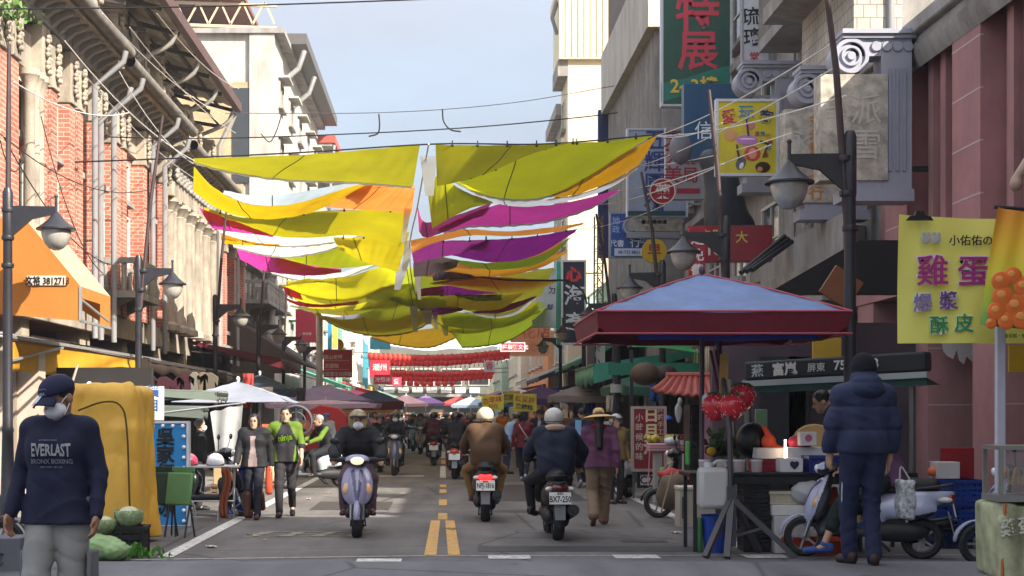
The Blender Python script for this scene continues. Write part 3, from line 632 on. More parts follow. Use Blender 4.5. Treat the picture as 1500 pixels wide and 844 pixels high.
for X, Y, wpx in ((365, 830, 72), (555, 823, 66), (746, 817.5, 62), (932, 817, 66), (1120, 816.5, 62)):
    p = G(X, Y); k = px(p.y); strip(b, p.x - wpx / 2 / k, p.y, p.x + wpx / 2 / k, p.y, .42, .014)
strip(b, -7, 15.55, -.2, 16.62, .035, .014); strip(b, -.2, 16.62, 6.0, 16.72, .03, .014)
for X, Y, wpx in ((310, 838, 60), (530, 831, 8), (690, 833, 6), (1010, 834, 90), (1370, 828, 70)): 
    p = G(X, Y); k = px(p.y); strip(b, p.x - wpx / 2 / k, p.y, p.x + wpx / 2 / k, p.y, .05, .014)
o = b.build('crossing_line', wp); o['kind'] = 'structure'
b = MB()
for i in range(4): strip(b, -2.5 + i * .42, 19.2, -2.28 + i * .42, 20.1, .16)
for i in range(3): strip(b, -2.45, 19.25 + i * .35, -1.0, 19.3 + i * .35, .07)
o = b.build('lane_lettering', M_paint('road_paint_faded', (.30, .265, .19), (.16, .15, .14))); o['kind'] = 'structure'
b = MB()
for a in ((-2.9, 23.4, -.3, 23.6, .03), (.6, 19.1, 2.9, 19.0, .03), (-1.1, 27, -.6, 30, .05), (1.5, 21.8, 2.3, 21.9, .02)): strip(b, *a, .008)
b.box2((2.2, 18.4, .006), (2.75, 18.75, .009)); b.box2((-2.2, 24.5, .006), (-.9, 26.8, .0075)); b.box2((.9, 27, .006), (2.6, 33, .0075)); b.box2((.4, 17.2, .006), (3.3, 17.9, .0075)); b.lathe([(0, .0085), (.36, .0085), (.38, .006)], (1.1, 24.2, 0), 28); o = b.build('road_patch', M('tar', (.035, .034, .034), .6)); o['kind'] = 'structure'

# ------------------------------------------------------------------ building materials
brick = MB_brick('red_brick', (.37, .10, .062), (.45, .155, .10), (.42, .34, .28))
cream = M('cream_plaster', (.36, .31, .245), .85, .24, 2.6, bump=.45, bsc=28, dirt=.75)
white = M('white_plaster', (.47, .445, .40), .8, .10, 1.4, dirt=.45)
greyc = M('grey_concrete', (.30, .29, .28), .88, .2, 1.8, bump=.3, bsc=30, dirt=.6)
greyl = M('light_grey_stone', (.30, .285, .265), .85, .22, 2.4, bump=.4, bsc=30, dirt=.7)
tanp = MB_brick('tan_tile', (.46, .31, .17), (.50, .36, .21), (.40, .29, .19), .13, .07)
pinkp = M('pink_plaster', (.37, .18, .18), .8, .16, 1.6, bump=.2, bsc=30, dirt=.4)
pinkd = M('deep_pink_plaster', (.26, .105, .11), .8, .10, 1.2, dirt=.2)
creamw = M('pale_cream_render', (.72, .60, .42), .8, .05, .8, dirt=.12)
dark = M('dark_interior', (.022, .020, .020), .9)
glass = M('window_glass', (.03, .034, .038), .08, .2, 1.0, spec=.8)
glassb = M('window_glass_pale', (.32, .45, .48), .12, .15, 1.0, spec=.8)
steel = M('galvanised_steel', (.42, .42, .42), .45, .18, 4, metal=.6)
pvc = M('grey_pipe', (.22, .22, .23), .55, .12, 3)
woodf = M('white_window_frame', (.60, .58, .53), .7, .1, 5)
rust = M('rusty_roof', (.20, .075, .055), .75, .3, 2.5)
blackm = M('black_metal', (.018, .018, .024), .42, .2, 8, spec=.5)
tiles = MB_brick('small_white_tile', (.42, .38, .31), (.45, .41, .34), (.24, .21, .18), .22, .22)

class Bld:
    """building root with +x local pointing at the street; side -1 left of the street, +1 right"""
    def __init__(s, name, label, side, xf, y0, y1, cat='building', group=None):
        s.L = y1 - y0; s.side = side
        s.root = empty(name, (xf, y0 if side < 0 else y1, 0), label, cat, group, rz=0 if side < 0 else math.pi)
    def part(s, name, mat, fn, parent=None, **k):
        b = MB(); fn(b); return b.build(name, mat, parent or s.root, **k)
    def box(s, name, mat, a, c, parent=None, **k): return s.part(name, mat, lambda b: b.box2(a, c), parent, **k)
    def window(s, y, z, w, h, frame=None, pane=None, mull=1, trans=1, x=0.0, sill=True):
        def fr(b):
            t = .07
            b.box2((x, y - w / 2, z), (x + .09, y - w / 2 + t, z + h)); b.box2((x, y + w / 2 - t, z), (x + .09, y + w / 2, z + h))
            b.box2((x, y - w / 2 + t, z), (x + .09, y + w / 2 - t, z + t)); b.box2((x, y - w / 2 + t, z + h - t), (x + .09, y + w / 2 - t, z + h))
            for i in range(mull):
                c = y - w / 2 + w * (i + 1) / (mull + 1); b.box2((x, c - .025, z + t), (x + .07, c + .025, z + h - t))
            for i in range(trans):
                c = z + h * (i + 1) / (trans + 1); b.box2((x, y - w / 2 + t, c - .022), (x + .062, y + w / 2 - t, c + .022))
        f = s.part('window', frame or woodf, fr)
        s.box('pane', pane or glass, (x + .012, y - w / 2 + .07, z + .07), (x + .03, y + w / 2 - .07, z + h - .07), f)
        if sill: s.box('sill', greyl, (x, y - w / 2 - .1, z - .14), (x + .22, y + w / 2 + .1, z - .003), f)
        return f
    def ground(s, mat, npil=3, h=3.6, depth=2.6, x=0.0):
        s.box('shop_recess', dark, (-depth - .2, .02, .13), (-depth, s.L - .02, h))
        for i in range(npil):
            y = .3 + (s.L - .6) * i / max(1, npil - 1); s.box('pillar', mat, (x - .55, y - .3, .13), (x, y + .3, h))
def column_cluster(B, y, z0, z1, mat, n=3, r=.13, gap=.36, x=.16):
    for i in range(n):
        yy = y + (i - (n - 1) / 2) * gap
        def f(b, yy=yy):
            b.lathe([(r * 1.5, z0), (r * 1.5, z0 + .18), (r * 1.05, z0 + .26), (r, z0 + .5), (r * .86, z1 - .5), (r * 1.0, z1 - .42), (r * .9, z1 - .38), (r * 1.5, z1 - .16), (r * 1.7, z1 - .13), (r * 1.7, z1)], (x, yy, 0), 14)
        B.part('column', mat, f)
def scrolls(b, x, y, z, k=1.0):
    """carved stucco clump: leaf curls and knobs"""
    for i in range(7):
        a = i * .9; b.ell((x + .05, y + .16 * k * math.cos(a) * (i / 7 + .3), z + .16 * k * math.sin(a) * (i / 7 + .3)), (.06 * k, .07 * k, .07 * k), 8, 6)
def eaves(B, z, out=1.0, gut=True):
    L = B.L
    B.box('eaves', cream, (0, 0, z), (out, L, z + .16))
    B.box('cornice', greyl, (0, 0, z - .42), (.42, L, z - .003), bev=.05)
    n = int(L / .62); o = None
    for i in range(n):
        if o is None:
            b = MB(); b.prism([(.43, z - .36), (.43, z - .01), (.9, z - .01), (.9, z - .09), (.62, z - .2)], -.09, .09); o = b.build('bracket', greyl, B.root)
        else: o = dup(o, parent=B.root)
        o.location = (0, (i + .5) * L / n, 0)
    if gut:
        def g(b): b.lathe([(.16, 0), (.16, L)], (out + .13, 0, z + .20), 12, 'y', a0=math.pi * .0, a1=2 * math.pi)
        B.part('gutter', M('weathered_gutter', (.17, .155, .14), .8, .4, 3, dirt=.6), g)
def pediment(B, y, z, w, h, mat, x=.15, t=.35):
    def f(b):
        b.prism([(y - w / 2, z), (y - w / 2, z + h * .35), (y - w * .42, z + h * .45), (y - w * .30, z + h * .55), (y - w * .26, z + h * .8), (y - w * .15, z + h * .95), (y, z + h), (y + w * .15, z + h * .95), (y + w * .26, z + h * .8), (y + w * .30, z + h * .55), (y + w * .42, z + h * .45), (y + w / 2, z + h * .35), (y + w / 2, z)], x - t, x, axis='x')
        b.lathe([(w * .10, 0), (w * .14, .06), (w * .10, .1), (0, .12)], (x, y, z + h * .62), 16, 'x')
        for q in (-1, 1): scrolls(b, x, y + q * w * .25, z + h * .3, 1.2); scrolls(b, x, y + q * w * .12, z + h * .22, .9)
        b.box2((x, y - w / 2, z + .02), (x + .1, y + w / 2, z + .14))
    B.part('pediment', mat, f)
def fpost(B, y, z, h, mat, x=.2, w=.5):
    def f(b):
        b.box2((x - w, y - w / 2, z), (x, y + w / 2, z + h)); b.box2((x - w - .08, y - w / 2 - .08, z + h), (x + .08, y + w / 2 + .08, z + h + .14)); b.box2((x - w - .14, y - w / 2 - .14, z + h + .14), (x + .14, y + w / 2 + .14, z + h + .26))
        b.box2((x, y - w * .32, z + .3), (x + .04, y + w * .32, z + h - .35)); scrolls(b, x + .04, y, z + h - .2, 1.1); scrolls(b, x + .04, y, z + h * .45, 1.0)
        b.ell((x - w / 2, y, z + h + .36), (.16, .16, .16), 10, 8)
    B.part('parapet_post', mat, f)
def downpipe(B, y, z0, z1, x=.5, kink=True):
    pts = [(x + .75, y, z1 + .1), (x + .7, y, z1 - .15), (x, y, z1 - .75), (x, y, z0)] if kink else [(x, y, z1), (x, y, z0)]
    B.part('downpipe', pvc, lambda b: b.tube(pts, .075, 10))
def balcony(B, y, w, z, mat, out=.9):
    def f(b):
        b.box2((0, y - w / 2, z), (out, y + w / 2, z + .18)); b.box2((out - .14, y - w / 2, z + .9), (out, y + w / 2, z + 1.05))
        for e in (-1, 1): b.box2((0, y + e * (w / 2 - .07) - .07, z + .9), (out - .15, y + e * (w / 2 - .07) + .07, z + 1.05))
        n = int(w / .22)
        for i in range(n):
            b.lathe([(.05, 0), (.085, .2), (.05, .42), (.04, .5), (.07, .62), (.05, .72)], (out - .07, y - w / 2 + (i + .5) * w / n, z + .18), 8)
        for e in (-1, 1):
            for i in range(3): b.lathe([(.05, 0), (.085, .2), (.05, .42), (.07, .62), (.05, .72)], (.15 + i * .24, y + e * (w / 2 - .07), z + .18), 8)
            b.prism([(0, z - .6), (0, z - .003), (out * .8, z - .003), (out * .5, z - .16), (.2, z - .3)], y + e * w * .32 - .1, y + e * w * .32 + .1)
    B.part('balcony', mat, f)

XL = -9.0
# A: brick shophouse nearest the camera on the left
A = Bld('brick_shophouse', 'red brick shophouse with cream capitals and broad gutter above the orange awning', -1, XL, 27.0, 37.6)
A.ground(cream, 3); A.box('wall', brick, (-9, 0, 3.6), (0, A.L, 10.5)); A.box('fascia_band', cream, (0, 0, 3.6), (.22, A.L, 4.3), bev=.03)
for y in (.35, 2.5, 3.35, 5.55, 6.4, 8.0, 8.8, 10.2): 
    A.box('pilaster', brick, (0, y - .26, 4.3), (.34, y + .26, 8.75)); A.box('capital', cream, (0, y - .3, 8.75), (.40, y + .3, 9.95), bev=.03)
    A.part('carved_capital', cream, lambda b: [scrolls(b, .40, y, 9.1 + i * .28, .9) for i in range(3)])
column_cluster(A, 4.45, 4.3, 8.7, cream, 3, x=.42)
A.box('lintel', cream, (0, 0, 8.9), (.14, A.L, 9.7))
for y, pane in ((1.4, glassb), (4.45, glass), (7.2, glassb), (9.5, glass)): A.window(y, 4.7, 1.15, 2.3, pane=pane); A.window(y, 7.45, 1.0, 1.2, pane=glass, trans=0)
eaves(A, 10.4); downpipe(A, 9.6, 3.4, 10.3); downpipe(A, 10.45, 3.4, 9.6, .45)
A.box('parapet', greyl, (-.4, 0, 10.56), (.05, A.L, 11.5))
for y in (.4, 3.6, 6.9, 10.2): fpost(A, y, 11.0, 1.7, greyl)
pediment(A, 5.2, 11.3, 2.9, 2.2, greyl)
A.box('roof', rust, (-9, 0, 10.6), (-.41, A.L, 10.8))
# B
Bb = Bld('brick_shophouse', 'red brick shophouse with carved stone balcony and arched grey pediment', -1, XL, 37.6, 47.2)
Bb.ground(cream, 3); Bb.box('wall', brick, (-9, 0, 3.6), (0, Bb.L, 10.3)); Bb.box('fascia_band', cream, (0, 0, 3.6), (.22, Bb.L, 4.2), bev=.03)
for y in (.3, 2.3, 3.1, 5.9, 6.7, 9.2):
    Bb.box('pilaster', brick, (0, y - .25, 4.2), (.36, y + .25, 8.7)); Bb.box('capital', cream, (0, y - .29, 8.7), (.42, y + .29, 9.7), bev=.03)
    Bb.part('carved_capital', cream, lambda b: [scrolls(b, .42, y, 9.0 + i * .26, .9) for i in range(3)])
for y in (1.3, 4.5, 7.9): Bb.window(y, 4.9, 1.1, 2.2, pane=glass); Bb.window(y, 7.5, .95, 1.1, trans=0)
balcony(Bb, 3.2, 3.2, 4.6, greyl, 1.0)
Bb.box('lintel', cream, (0, 0, 8.9), (.15, Bb.L, 9.6)); eaves(Bb, 10.2); downpipe(Bb, 1.1, 3.4, 10.1, .5); downpipe(Bb, 6.3, 3.4, 10.1, .5); downpipe(Bb, 8.6, 3.4, 9.9, .42)
Bb.box('parapet', greyl, (-.4, 0, 10.36), (.05, Bb.L, 11.2))
for y in (.5, 3.2, 6.6, 9.1): fpost(Bb, y, 10.9, 1.5, cream)
pediment(Bb, 4.9, 11.0, 3.2, 2.5, greyl); Bb.box('roof', rust, (-9, 0, 10.4), (-.41, Bb.L, 10.6))
# C: cream columns
Cb = Bld('cream_shophouse', 'cream stucco shophouse with rows of fluted columns and scrolled parapet', -1, XL, 47.2, 57.4)
Cb.ground(cream, 3); Cb.box('wall', cream, (-9, 0, 3.6), (0, Cb.L, 9.9))
for i in range(6): column_cluster(Cb, .8 + i * 1.72, 4.2, 8.4, cream, 2, r=.2, gap=.5, x=.25)
for i in range(5): Cb.window(1.66 + i * 1.72, 4.7, .7, 2.6, pane=glass, mull=0); Cb.box('panel', greyl, (0, 1.3 + i * 1.72, 7.7), (.12, 2.0 + i * 1.72, 8.2))
Cb.box('lintel', cream, (0, 0, 8.4), (.5, Cb.L, 8.9), bev=.05); eaves(Cb, 9.8)
[Cb.part('carved_scroll', greyl, lambda b: scrolls(b, .5, .5 + i * .6, 9.15, 1.3)) for i in range(16)]
Cb.box('parapet', cream, (-.4, 0, 9.96), (.05, Cb.L, 10.9))
for y in (.6, 3.6, 6.6, 9.7): fpost(Cb, y, 10.6, 1.0, cream)
pediment(Cb, 5.1, 10.7, 3.4, 1.6, cream); Cb.box('roof', rust, (-9, 0, 10.0), (-.41, Cb.L, 10.2))
Cb.box('attic_room', cream, (-7, 5.4, 10.2), (-.6, Cb.L, 12.9)); Cb.box('attic_window', glass, (-.6, 6.6, 11.0), (-.56, 9.6, 12.6))
# D
D = Bld('brick_shophouse', 'narrow red brick shophouse with white rainwater pipe beyond the cream columns', -1, XL, 57.4, 66.0)
D.ground(cream, 3); D.box('wall', brick, (-9, 0, 3.6), (0, D.L, 8.8)); D.box('fascia_band', greyl, (0, 0, 3.6), (.3, D.L, 4.3))
for y in (.3, 2.6, 5.2, 8.2): D.box('pilaster', brick, (0, y - .25, 4.3), (.3, y + .25, 8.0)); D.box('capital', cream, (0, y - .3, 8.0), (.36, y + .3, 8.6))
for y in (1.5, 3.9, 6.7): D.window(y, 4.9, 1.3, 2.3, pane=glass)
eaves(D, 8.8, .7); downpipe(D, 4.6, 3.5, 8.7, .5); D.box('roof', rust, (-9, 0, 9.0), (0, D.L, 9.2))
# E grey balustrade house
E_ = Bld('stone_house', 'grey two storey house with stacked balustrade balconies before the white block', -1, XL, 66.0, 74.4)
E_.ground(greyl, 3); E_.box('wall', greyc, (-9, 0, 3.6), (0, E_.L, 8.2)); balcony(E_, 2.2, 4.0, 4.2, greyl, 1.3); balcony(E_, 6.4, 3.6, 4.2, greyl, 1.3); balcony(E_, 2.2, 4.0, 6.4, greyl, 1.3); balcony(E_, 6.4, 3.6, 6.4, greyl, 1.3)
column_cluster(E_, 4.3, 3.6, 8.2, greyl, 2, r=.2, gap=.6, x=.9)
for y in (1.2, 3, 5.6, 7.3): E_.window(y, 5.2, .9, 1.2, sill=False); E_.window(y, 7.0, .9, 1.0, sill=False)
E_.box('roof', greyc, (-9, 0, 8.2), (.4, E_.L, 8.45))
# F white block, its tan tiled end wall facing the camera
Fb = Bld('white_apartment_block', 'tall white apartment block with tan tiled end wall and rooftop truss', -1, -8.4, 74.7, 100.0)
L = Fb.L
Fb.box('wall', white, (-11, 0, 0), (0, L, 20.4))
Fb.box('tiled_end_wall', tanp, (-11, -.08, 5), (-1.55, -.003, 17.9)); Fb.box('end_window', glass, (-2.1, -.14, 13.0), (-1.25, -.083, 17.7)); Fb.box('end_window_low', glass, (-1.9, -.14, 5.4), (-1.1, -.083, 8.6))
Fb.box('end_pier', white, (-1.24, -.2, 0), (-.0, -.003, 20.4)); Fb.box('end_pier_cap', tanp, (-2.1, -.12, 17.7), (-1.25, -.083, 18.0))
for k in range(5):
    z = 5.2 + k * 3.0
    for i in range(5): Fb.window(2.6 + i * 5.0, z, 1.9, 1.3, frame=white, trans=0, pane=glass); 
    for i in range(5): Fb.box('window_hood', white, (0, 1.5 + i * 5.0, z + 1.4), (.55, 3.7 + i * 5.0, z + 1.5))
    if k < 3: Fb.box('air_conditioner', M('ac_white', (.55, .55, .53), .6, .1), (0.02, 4.6, z - .3), (.4, 5.4, z + .3))
text('LK 516N', .42, C('5a3d22'), Fb.root, (-5.2, -.09, 14.2), name='lettering')
Fb.box('roof_slab', greyc, (-11, -.3, 20.4), (.5, L, 20.65)); Fb.box('roof_canopy', M('dark_sheet', (.09, .085, .085), .6), (-.6, 3, 20.65), (1.3, L, 21.2))
for i in range(2): Fb.part('canopy_bracket', steel, lambda b: b.tube([(0, 3 + i * 6, 18.6), (.9, 3 + i * 6, 19.4), (1.2, 3 + i * 6, 20.3)], .14, 8))
def truss(b):
    for z in (20.9, 22.0): b.beam((-11, 0, z + .2), (0.1, 0, z - .2), .14)
    for i in range(10): b.beam((-11 + i * 1.1, 0, 20.9), (-10.4 + i * 1.1, 0, 22.0), .09); b.beam((-10.4 + i * 1.1, 0, 22), (-9.9 + i * 1.1, 0, 20.9), .09)
Fb.part('roof_truss', M('old_cream_steel', (.52, .42, .28), .6, .2), truss)
Fb.box('truss_roof', rust, (-11, -.4, 22.15), (-1.5, 8, 22.35))
# G further white house with red roof edge
Gb = Bld('white_house', 'white house with red roof slab and open roof terrace past the white block', -1, -8.6, 100.3, 122)
Gb.box('wall', white, (-9, 0, 0), (0, Gb.L, 16.5)); Gb.box('terrace_room', greyc, (-8, 2, 16.5), (-.6, Gb.L, 19.5)); Gb.box('terrace_window', glass, (-.6, 3, 17.2), (-.55, 18, 19.2)); Gb.box('red_roof', M('red_roof', (.42, .08, .06), .6), (-9, -.6, 19.5), (1.4, Gb.L, 20.0)); Gb.box('soffit', greyc, (-8.9, -.5, 19.3), (1.2, Gb.L, 19.497))
for k in range(4):
    for i in range(4): Gb.window(3 + i * 5, 4.5 + k * 3, 2, 1.4, frame=white, trans=0)
Gb.part('terrace_post', steel, lambda b: b.beam((1.0, .2, 16.5), (1.3, -.3, 19.4), .16))
# low shops far on the left
shop_cols = [('6f9f8a', 'pale green'), ('cfc9bf', 'off white'), ('3f8fa0', 'turquoise'), ('b9a48a', 'beige')]
for i, (h, n_) in enumerate(shop_cols):
    y0 = 122.2 + i * 11
    Q = Bld('shop_building', f'{n_} shop building among the far signs left of the lanterns', -1, -8.3 + .5 * i, y0, y0 + 10.8)
    Q.box('wall', C(h, rough=.8, dirt=.3), (-8, 0, 0), (0, Q.L, 9 + (i % 2) * 2.4)); Q.ground(greyl, 2, 3.0, .02)
    for k in range(2):
        for j in range(3): Q.window(2 + j * 3.3, 4.4 + k * 2.6, 1.8, 1.5, trans=0)
    Q.box('sign_band', C(['c8402f', 'e0d8c8', 'd0b040', '2f5f9f'][i], rough=.6), (0, .4, 3.2), (.25, Q.L - .4, 4.1))
# metal roof over the shophouses
mr_ = empty('metal_roof', (0, 0, -.55), 'rusty open steel roof on trusses raised over the brick shophouses', 'roof')
b = MB()
def rf(u, v):
    x = -7.7 - u * 11; return (x, 38.5 + v * 17.3, 13.5 + u * 3.0 + .03 * math.sin(u * 180))
b.grid(rf, 90, 2); b.build('roof_sheet', M('roof_underside', (.40, .37, .31), .7, .25, 3, dirt=.5), mr_, solid=.05)
b = MB(); b.beam((-7.62, 38.4, 13.45), (-7.62, 55.85, 13.45), .22, .34); b.build('fascia', M('dark_red_fascia', (.085, .045, .042), .6, .3), mr_)
b = MB(); b.beam((-7.62, 38.36, 13.3), (-8.6, 38.36, 13.75), .5, .12); b.build('red_corner', M('red_paint', (.36, .07, .05), .6, .2), mr_)
dkst = M('dark_steel', (.05, .04, .038), .6, .3)
for i in range(7):
    y = 38.7 + i * 2.8; b = MB(); b.beam((-7.8, y, 13.3), (-18.6, y, 16.2), .12); b.beam((-8.2, y, 12.7), (-18.6, y, 14.4), .12)
    for j in range(7):
        x = -8.3 - j * 1.5; b.beam((x, y, 12.75 + j * .24), (x - .75, y, 13.6 + j * .40), .07); b.beam((x - .75, y, 13.6 + j * .40), (x - 1.5, y, 12.99 + j * .24), .07)
    b.beam((-9.4, y, 10.6), (-9.4, y, 13.0), .12); b.build('roof_truss', dkst, mr_)
b = MB()
for j in range(8): b.beam((-8.4 - j * 1.3, 38.5, 13.55 + j * .35), (-8.4 - j * 1.3, 55.8, 13.55 + j * .35), .09)
b.build('purlin', dkst, mr_)
for i in range(4):
    y = 43.5 + i * 3.9; b = MB(); b.tube(crom([(-10.2, y, 11.7), (-9.0, y, 12.3), (-8.0, y, 12.75), (-7.75, y, 13.2)], 8), .075, 8); b.build('bent_pipe', M('pale_pipe', (.27, .255, .235), .6, .15), mr_)
b = MB(); b.tube([(-7.75, 55.6, 13.2), (-8.0, 55.6, 12.6), (-8.3, 55.6, 12.0), (-8.3, 55.6, 4)], .11, 8); b.build('downpipe', M('pale_pipe'), mr_)

# ------------------------------------------------------------------ right side
XR = 7.0
R0 = Bld('corner_building', 'grey corner building across the junction beside the camera', 1, XR, -16, 9.6)
R0.box('wall', greyc, (-10, 0, 0), (0, R0.L, 14.5)); R0.box('roof_slab', greyl, (-10.2, -.2, 14.5), (.4, R0.L + .2, 14.8))
for i in range(6): R0.window(2.5 + i * 4.4, 5, 2, 1.6); R0.window(2.5 + i * 4.4, 9, 2, 1.6)
R1 = Bld('pink_building', 'dusty pink two storey building with tall slot windows and grey cornice', 1, 7.45, 11.8, 25.6)
L = R1.L
R1.box('wall', pinkp, (-9, 0, 3.7), (0, L, 7.15))
for y0 in (2.0, 5.15, 8.3, 11.45):       # local y runs towards the camera
    R1.box('pilaster', pinkp, (.002, y0 - .55, 3.9), (.34, y0 + .55, 7.04)); 
    for z in (4.5, 5.2, 5.9, 6.6): R1.box('pilaster_joint', M('pale_joint', (.5, .42, .40), .8), (.30, y0 - .552, z), (.343, y0 + .552, z + .02))
    for k in range(3):
        yy = y0 + .98 + k * .55
        R1.box('slot_window', pinkd, (.0, yy - .14, 4.2), (.03, yy + .14, 6.75)); R1.box('fin', pinkp, (.002, yy + .15, 4.0), (.2, yy + .37, 6.9))
R1.box('beam', pinkp, (0, 0, 3.35), (.62, L, 3.88)); R1.box('cornice', greyl, (0, 0, 7.05), (.40, L, 7.22), bev=.04); R1.box('cornice_top', greyc, (-.6, 0, 7.223), (.5, L, 7.45), bev=.03)
R1.part('cornice_cove', greyl, lambda b: b.prism([(.345, 6.75), (.345, 7.045), (.45, 7.045), (.42, 6.9)], 0, L))
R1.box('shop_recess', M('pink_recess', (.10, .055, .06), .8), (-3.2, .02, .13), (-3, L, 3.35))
for y0 in (1.2, 3.9, 6.6, 9.9): R1.box('pillar', pinkp, (-.12, y0 - .45, .13), (.60, y0 + .45, 3.34)); [R1.box('pillar_joint', M('pale_joint'), (-.1, y0 + .4505, z), (.602, y0 + .453, z + .012)) for z in (.9, 1.7, 2.5)]
R1.box('upper_set_back', white, (-9, 0, 7.46), (-1.4, L - 4.5, 8.9)); R1.part('upper_window', M('window_glass_bright', (.55, .62, .68), .15), lambda b: [b.box2((-1.4, .4 + i * 1.6, 7.7), (-1.35, 1.8 + i * 1.6, 8.7)) for i in range(4)])
R2 = Bld('tiled_building', 'grey concrete building with tiled bay and deep balcony slabs above the black awning', 1, 7.6, 25.8, 32.4)
L = R2.L
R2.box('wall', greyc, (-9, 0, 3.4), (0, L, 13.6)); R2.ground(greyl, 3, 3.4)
R2.box('balcony_slab', greyl, (0, .6, 4.05), (.95, 7.2, 4.28)); R2.box('balcony_front', greyc, (.75, .6, 4.283), (.9, 7.2, 4.95)); R2.box('balcony_shelf', greyl, (0, .9, 3.5), (1.2, 7.0, 3.68))
R2.box('tiled_bay', tiles, (.003, 3.9, 7.7), (.8, 7.5, 11.4)); R2.box('upper_slab', greyc, (0, .2, 9.3), (.85, 3.6, 9.55)); R2.box('corner_slab', greyl, (0, 3.7, 9.0), (1.5, 7.7, 9.3)); R2.box('upper_rail', M('stained_concrete', (.16, .14, .12), .9, .4, 3), (.6, .2, 9.553), (.85, 7.6, 10.6))
for y in (1.4, 3.0): R2.window(y, 5.4, .9, 1.9, x=.0); R2.window(y, 8.9, 1.0, 1.8)
for i in range(3): R2.window(4.4 + i * 1.1, 5.3, .55, 1.1, x=.0, sill=False, mull=0)
for y in (2.2, 7.5): downpipe(R2, y, 3, 12, .2, False)
for y, z in ((1.2, 4.4), (4.6, 4.4), (2.4, 7.3)): R2.box('air_conditioner', M('ac_white'), (.02, y, z), (.34, y + .8, z + .56))
R2.box('roof_slab', greyl, (-9, 0, 13.6), (.5, L, 13.85))
R3 = Bld('grey_building', 'plain grey building hidden behind the stack of shop signs', 1, 7.6, 32.6, 47.4)
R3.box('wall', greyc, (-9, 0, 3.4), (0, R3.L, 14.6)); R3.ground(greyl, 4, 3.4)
for k in range(3):
    for i in range(4): R3.window(2 + i * 3.6, 4.8 + k * 3.1, 1.9, 1.6)
    R3.box('balcony_slab', greyl, (0, .3, 3.9 + k * 3.1), (.4, R3.L - .3, 4.1 + k * 3.1))
for y, z in ((4.2, 4.5), (8, 4.5), (11.4, 7.6), (1.2, 7.6), (6.2, 10.7)): R3.box('air_conditioner', M('ac_white'), (.02, y, z), (.38, y + .85, z + .6))
R4 = Bld('slatted_building', 'tall grey building clad in vertical concrete slats with slanting band', 1, XR, 48.0, 62.0)
L = R4.L
R4.box('wall', greyc, (-9, 0, 3.4), (0, L, 24)); R4.ground(greyl, 4, 3.4)
for i in range(46): R4.box('slat', greyl, (.002, .1 + i * .30, 5.0), (.22, .26 + i * .30, 14.0)); 
for i in range(46): R4.box('upper_slat', M('brown_slat', (.24, .21, .19), .8, .2), (.002, .1 + i * .30, 16.3), (.22, .22 + i * .30, 23.6))
R4.box('band', white, (.0, -.05, 13.9), (.5, L + .02, 16.3)); R4.box('band_end', creamw, (.003, L + .022, 13.9), (.48, L + .12, 16.3)); R4.box('blue_panel', C('1d2a58'), (.0, -.5, 8), (.6, -.06, 14.1))
R5 = Bld('cream_tower', 'pale cream rendered tower with ribbed sheet metal penthouse beyond the slats', 1, 6.2, 75.0, 79.2)
L = R5.L
R5.box('wall', creamw, (-12, 0, 0), (0, L, 19.2))
R5.box('penthouse', M('ribbed_sheet_cream', (.70, .62, .40), .6, .06, 1), (-12, .3, 19.2), (.45, L + .25, 22.4))
R5.part('penthouse_rib', M('rib_dark_cream', (.55, .48, .30), .6), lambda b: [b.box2((-12 + i * .31, L + .252, 19.3), (-11.95 + i * .31, L + .29, 22.3)) for i in range(40)])  # ribs in a darker cream than the sheet
R5.box('penthouse_cap', creamw, (-12.2, .2, 22.4), (.6, L + .35, 22.75)); R5.box('parapet_step', greyl, (-.2, .5, 18.4), (.5, L - .02, 19.19))
for k in range(5): 
    for i in range(1): R5.window(2.1, 4 + k * 3, 1.6, 1.5)
R5.part('roof_pipe', pvc, lambda b: b.tube([(.5, L - .5, 22.2), (.75, L - .5, 21.4), (.5, L - .5, 20.6)], .1, 8))
R6 = Bld('old_grey_block', 'weathered grey green block with stained roof edge behind the cream tower', 1, 6.6, 82, 90)
R6.box('wall', M('grey_green', (.30, .31, .28), .85, .15, 1.5, dirt=.4), (-9, 0, 0), (.0, R6.L, 17.8)); R6.box('roof_edge', greyc, (-9, 0, 17.8), (.5, R6.L + .2, 18.4)); R6.box('stair_tower', white, (-4, R6.L - 4, 18.4), (-.4, R6.L, 20.2))
for k in range(4):
    for i in range(1): R6.window(3.2 + i * 4.8, 4.4 + k * 3.2, 2.2, 1.6)
R7 = Bld('low_cream_house', 'low cream house with railed roof terrace beside the lattice mast', 1, XR, 62.3, 74.6)
R7.box('wall', creamw, (-9, 0, 0), (0, R7.L, 6.2)); R7.part('roof_slope', C('c9b392', rough=.8), lambda b: b.prism([(.3, 6.2), (-6, 8.6), (-9, 8.6), (-9, 6.2)], .1, R7.L - .1))
R7.part('roof_railing', C('9fc0b4'), lambda b: [b.box2((-.1, .2 + i * .4, 6.2), (-.05, .26 + i * .4, 7.2)) for i in range(30)] + [b.box2((-.12, 0, 7.2), (-.03, R7.L, 7.28))])
for i in range(4): R7.window(1.6 + i * 3, 4, 1.5, 1.4)
for i, (h, n_) in enumerate((('c98a5a', 'orange brown'), ('b8b2a6', 'grey white'), ('8fa69a', 'sage green'))):
    y0 = 92 + i * 21
    Q = Bld('shop_building', f'{n_} shop building among the far signs right of the lanterns', 1, 6.4 - .6 * i, y0, y0 + 20.7)
    Q.box('wall', C(h, rough=.8, dirt=.3), (-8, 0, 0), (0, Q.L, 6.6)); Q.ground(greyl, 2, 3.0, .02)
    for k in range(1):
        for j in range(4): Q.window(2 + j * 4.2, 4.6 + k * 2.8, 1.8, 1.5, trans=0)
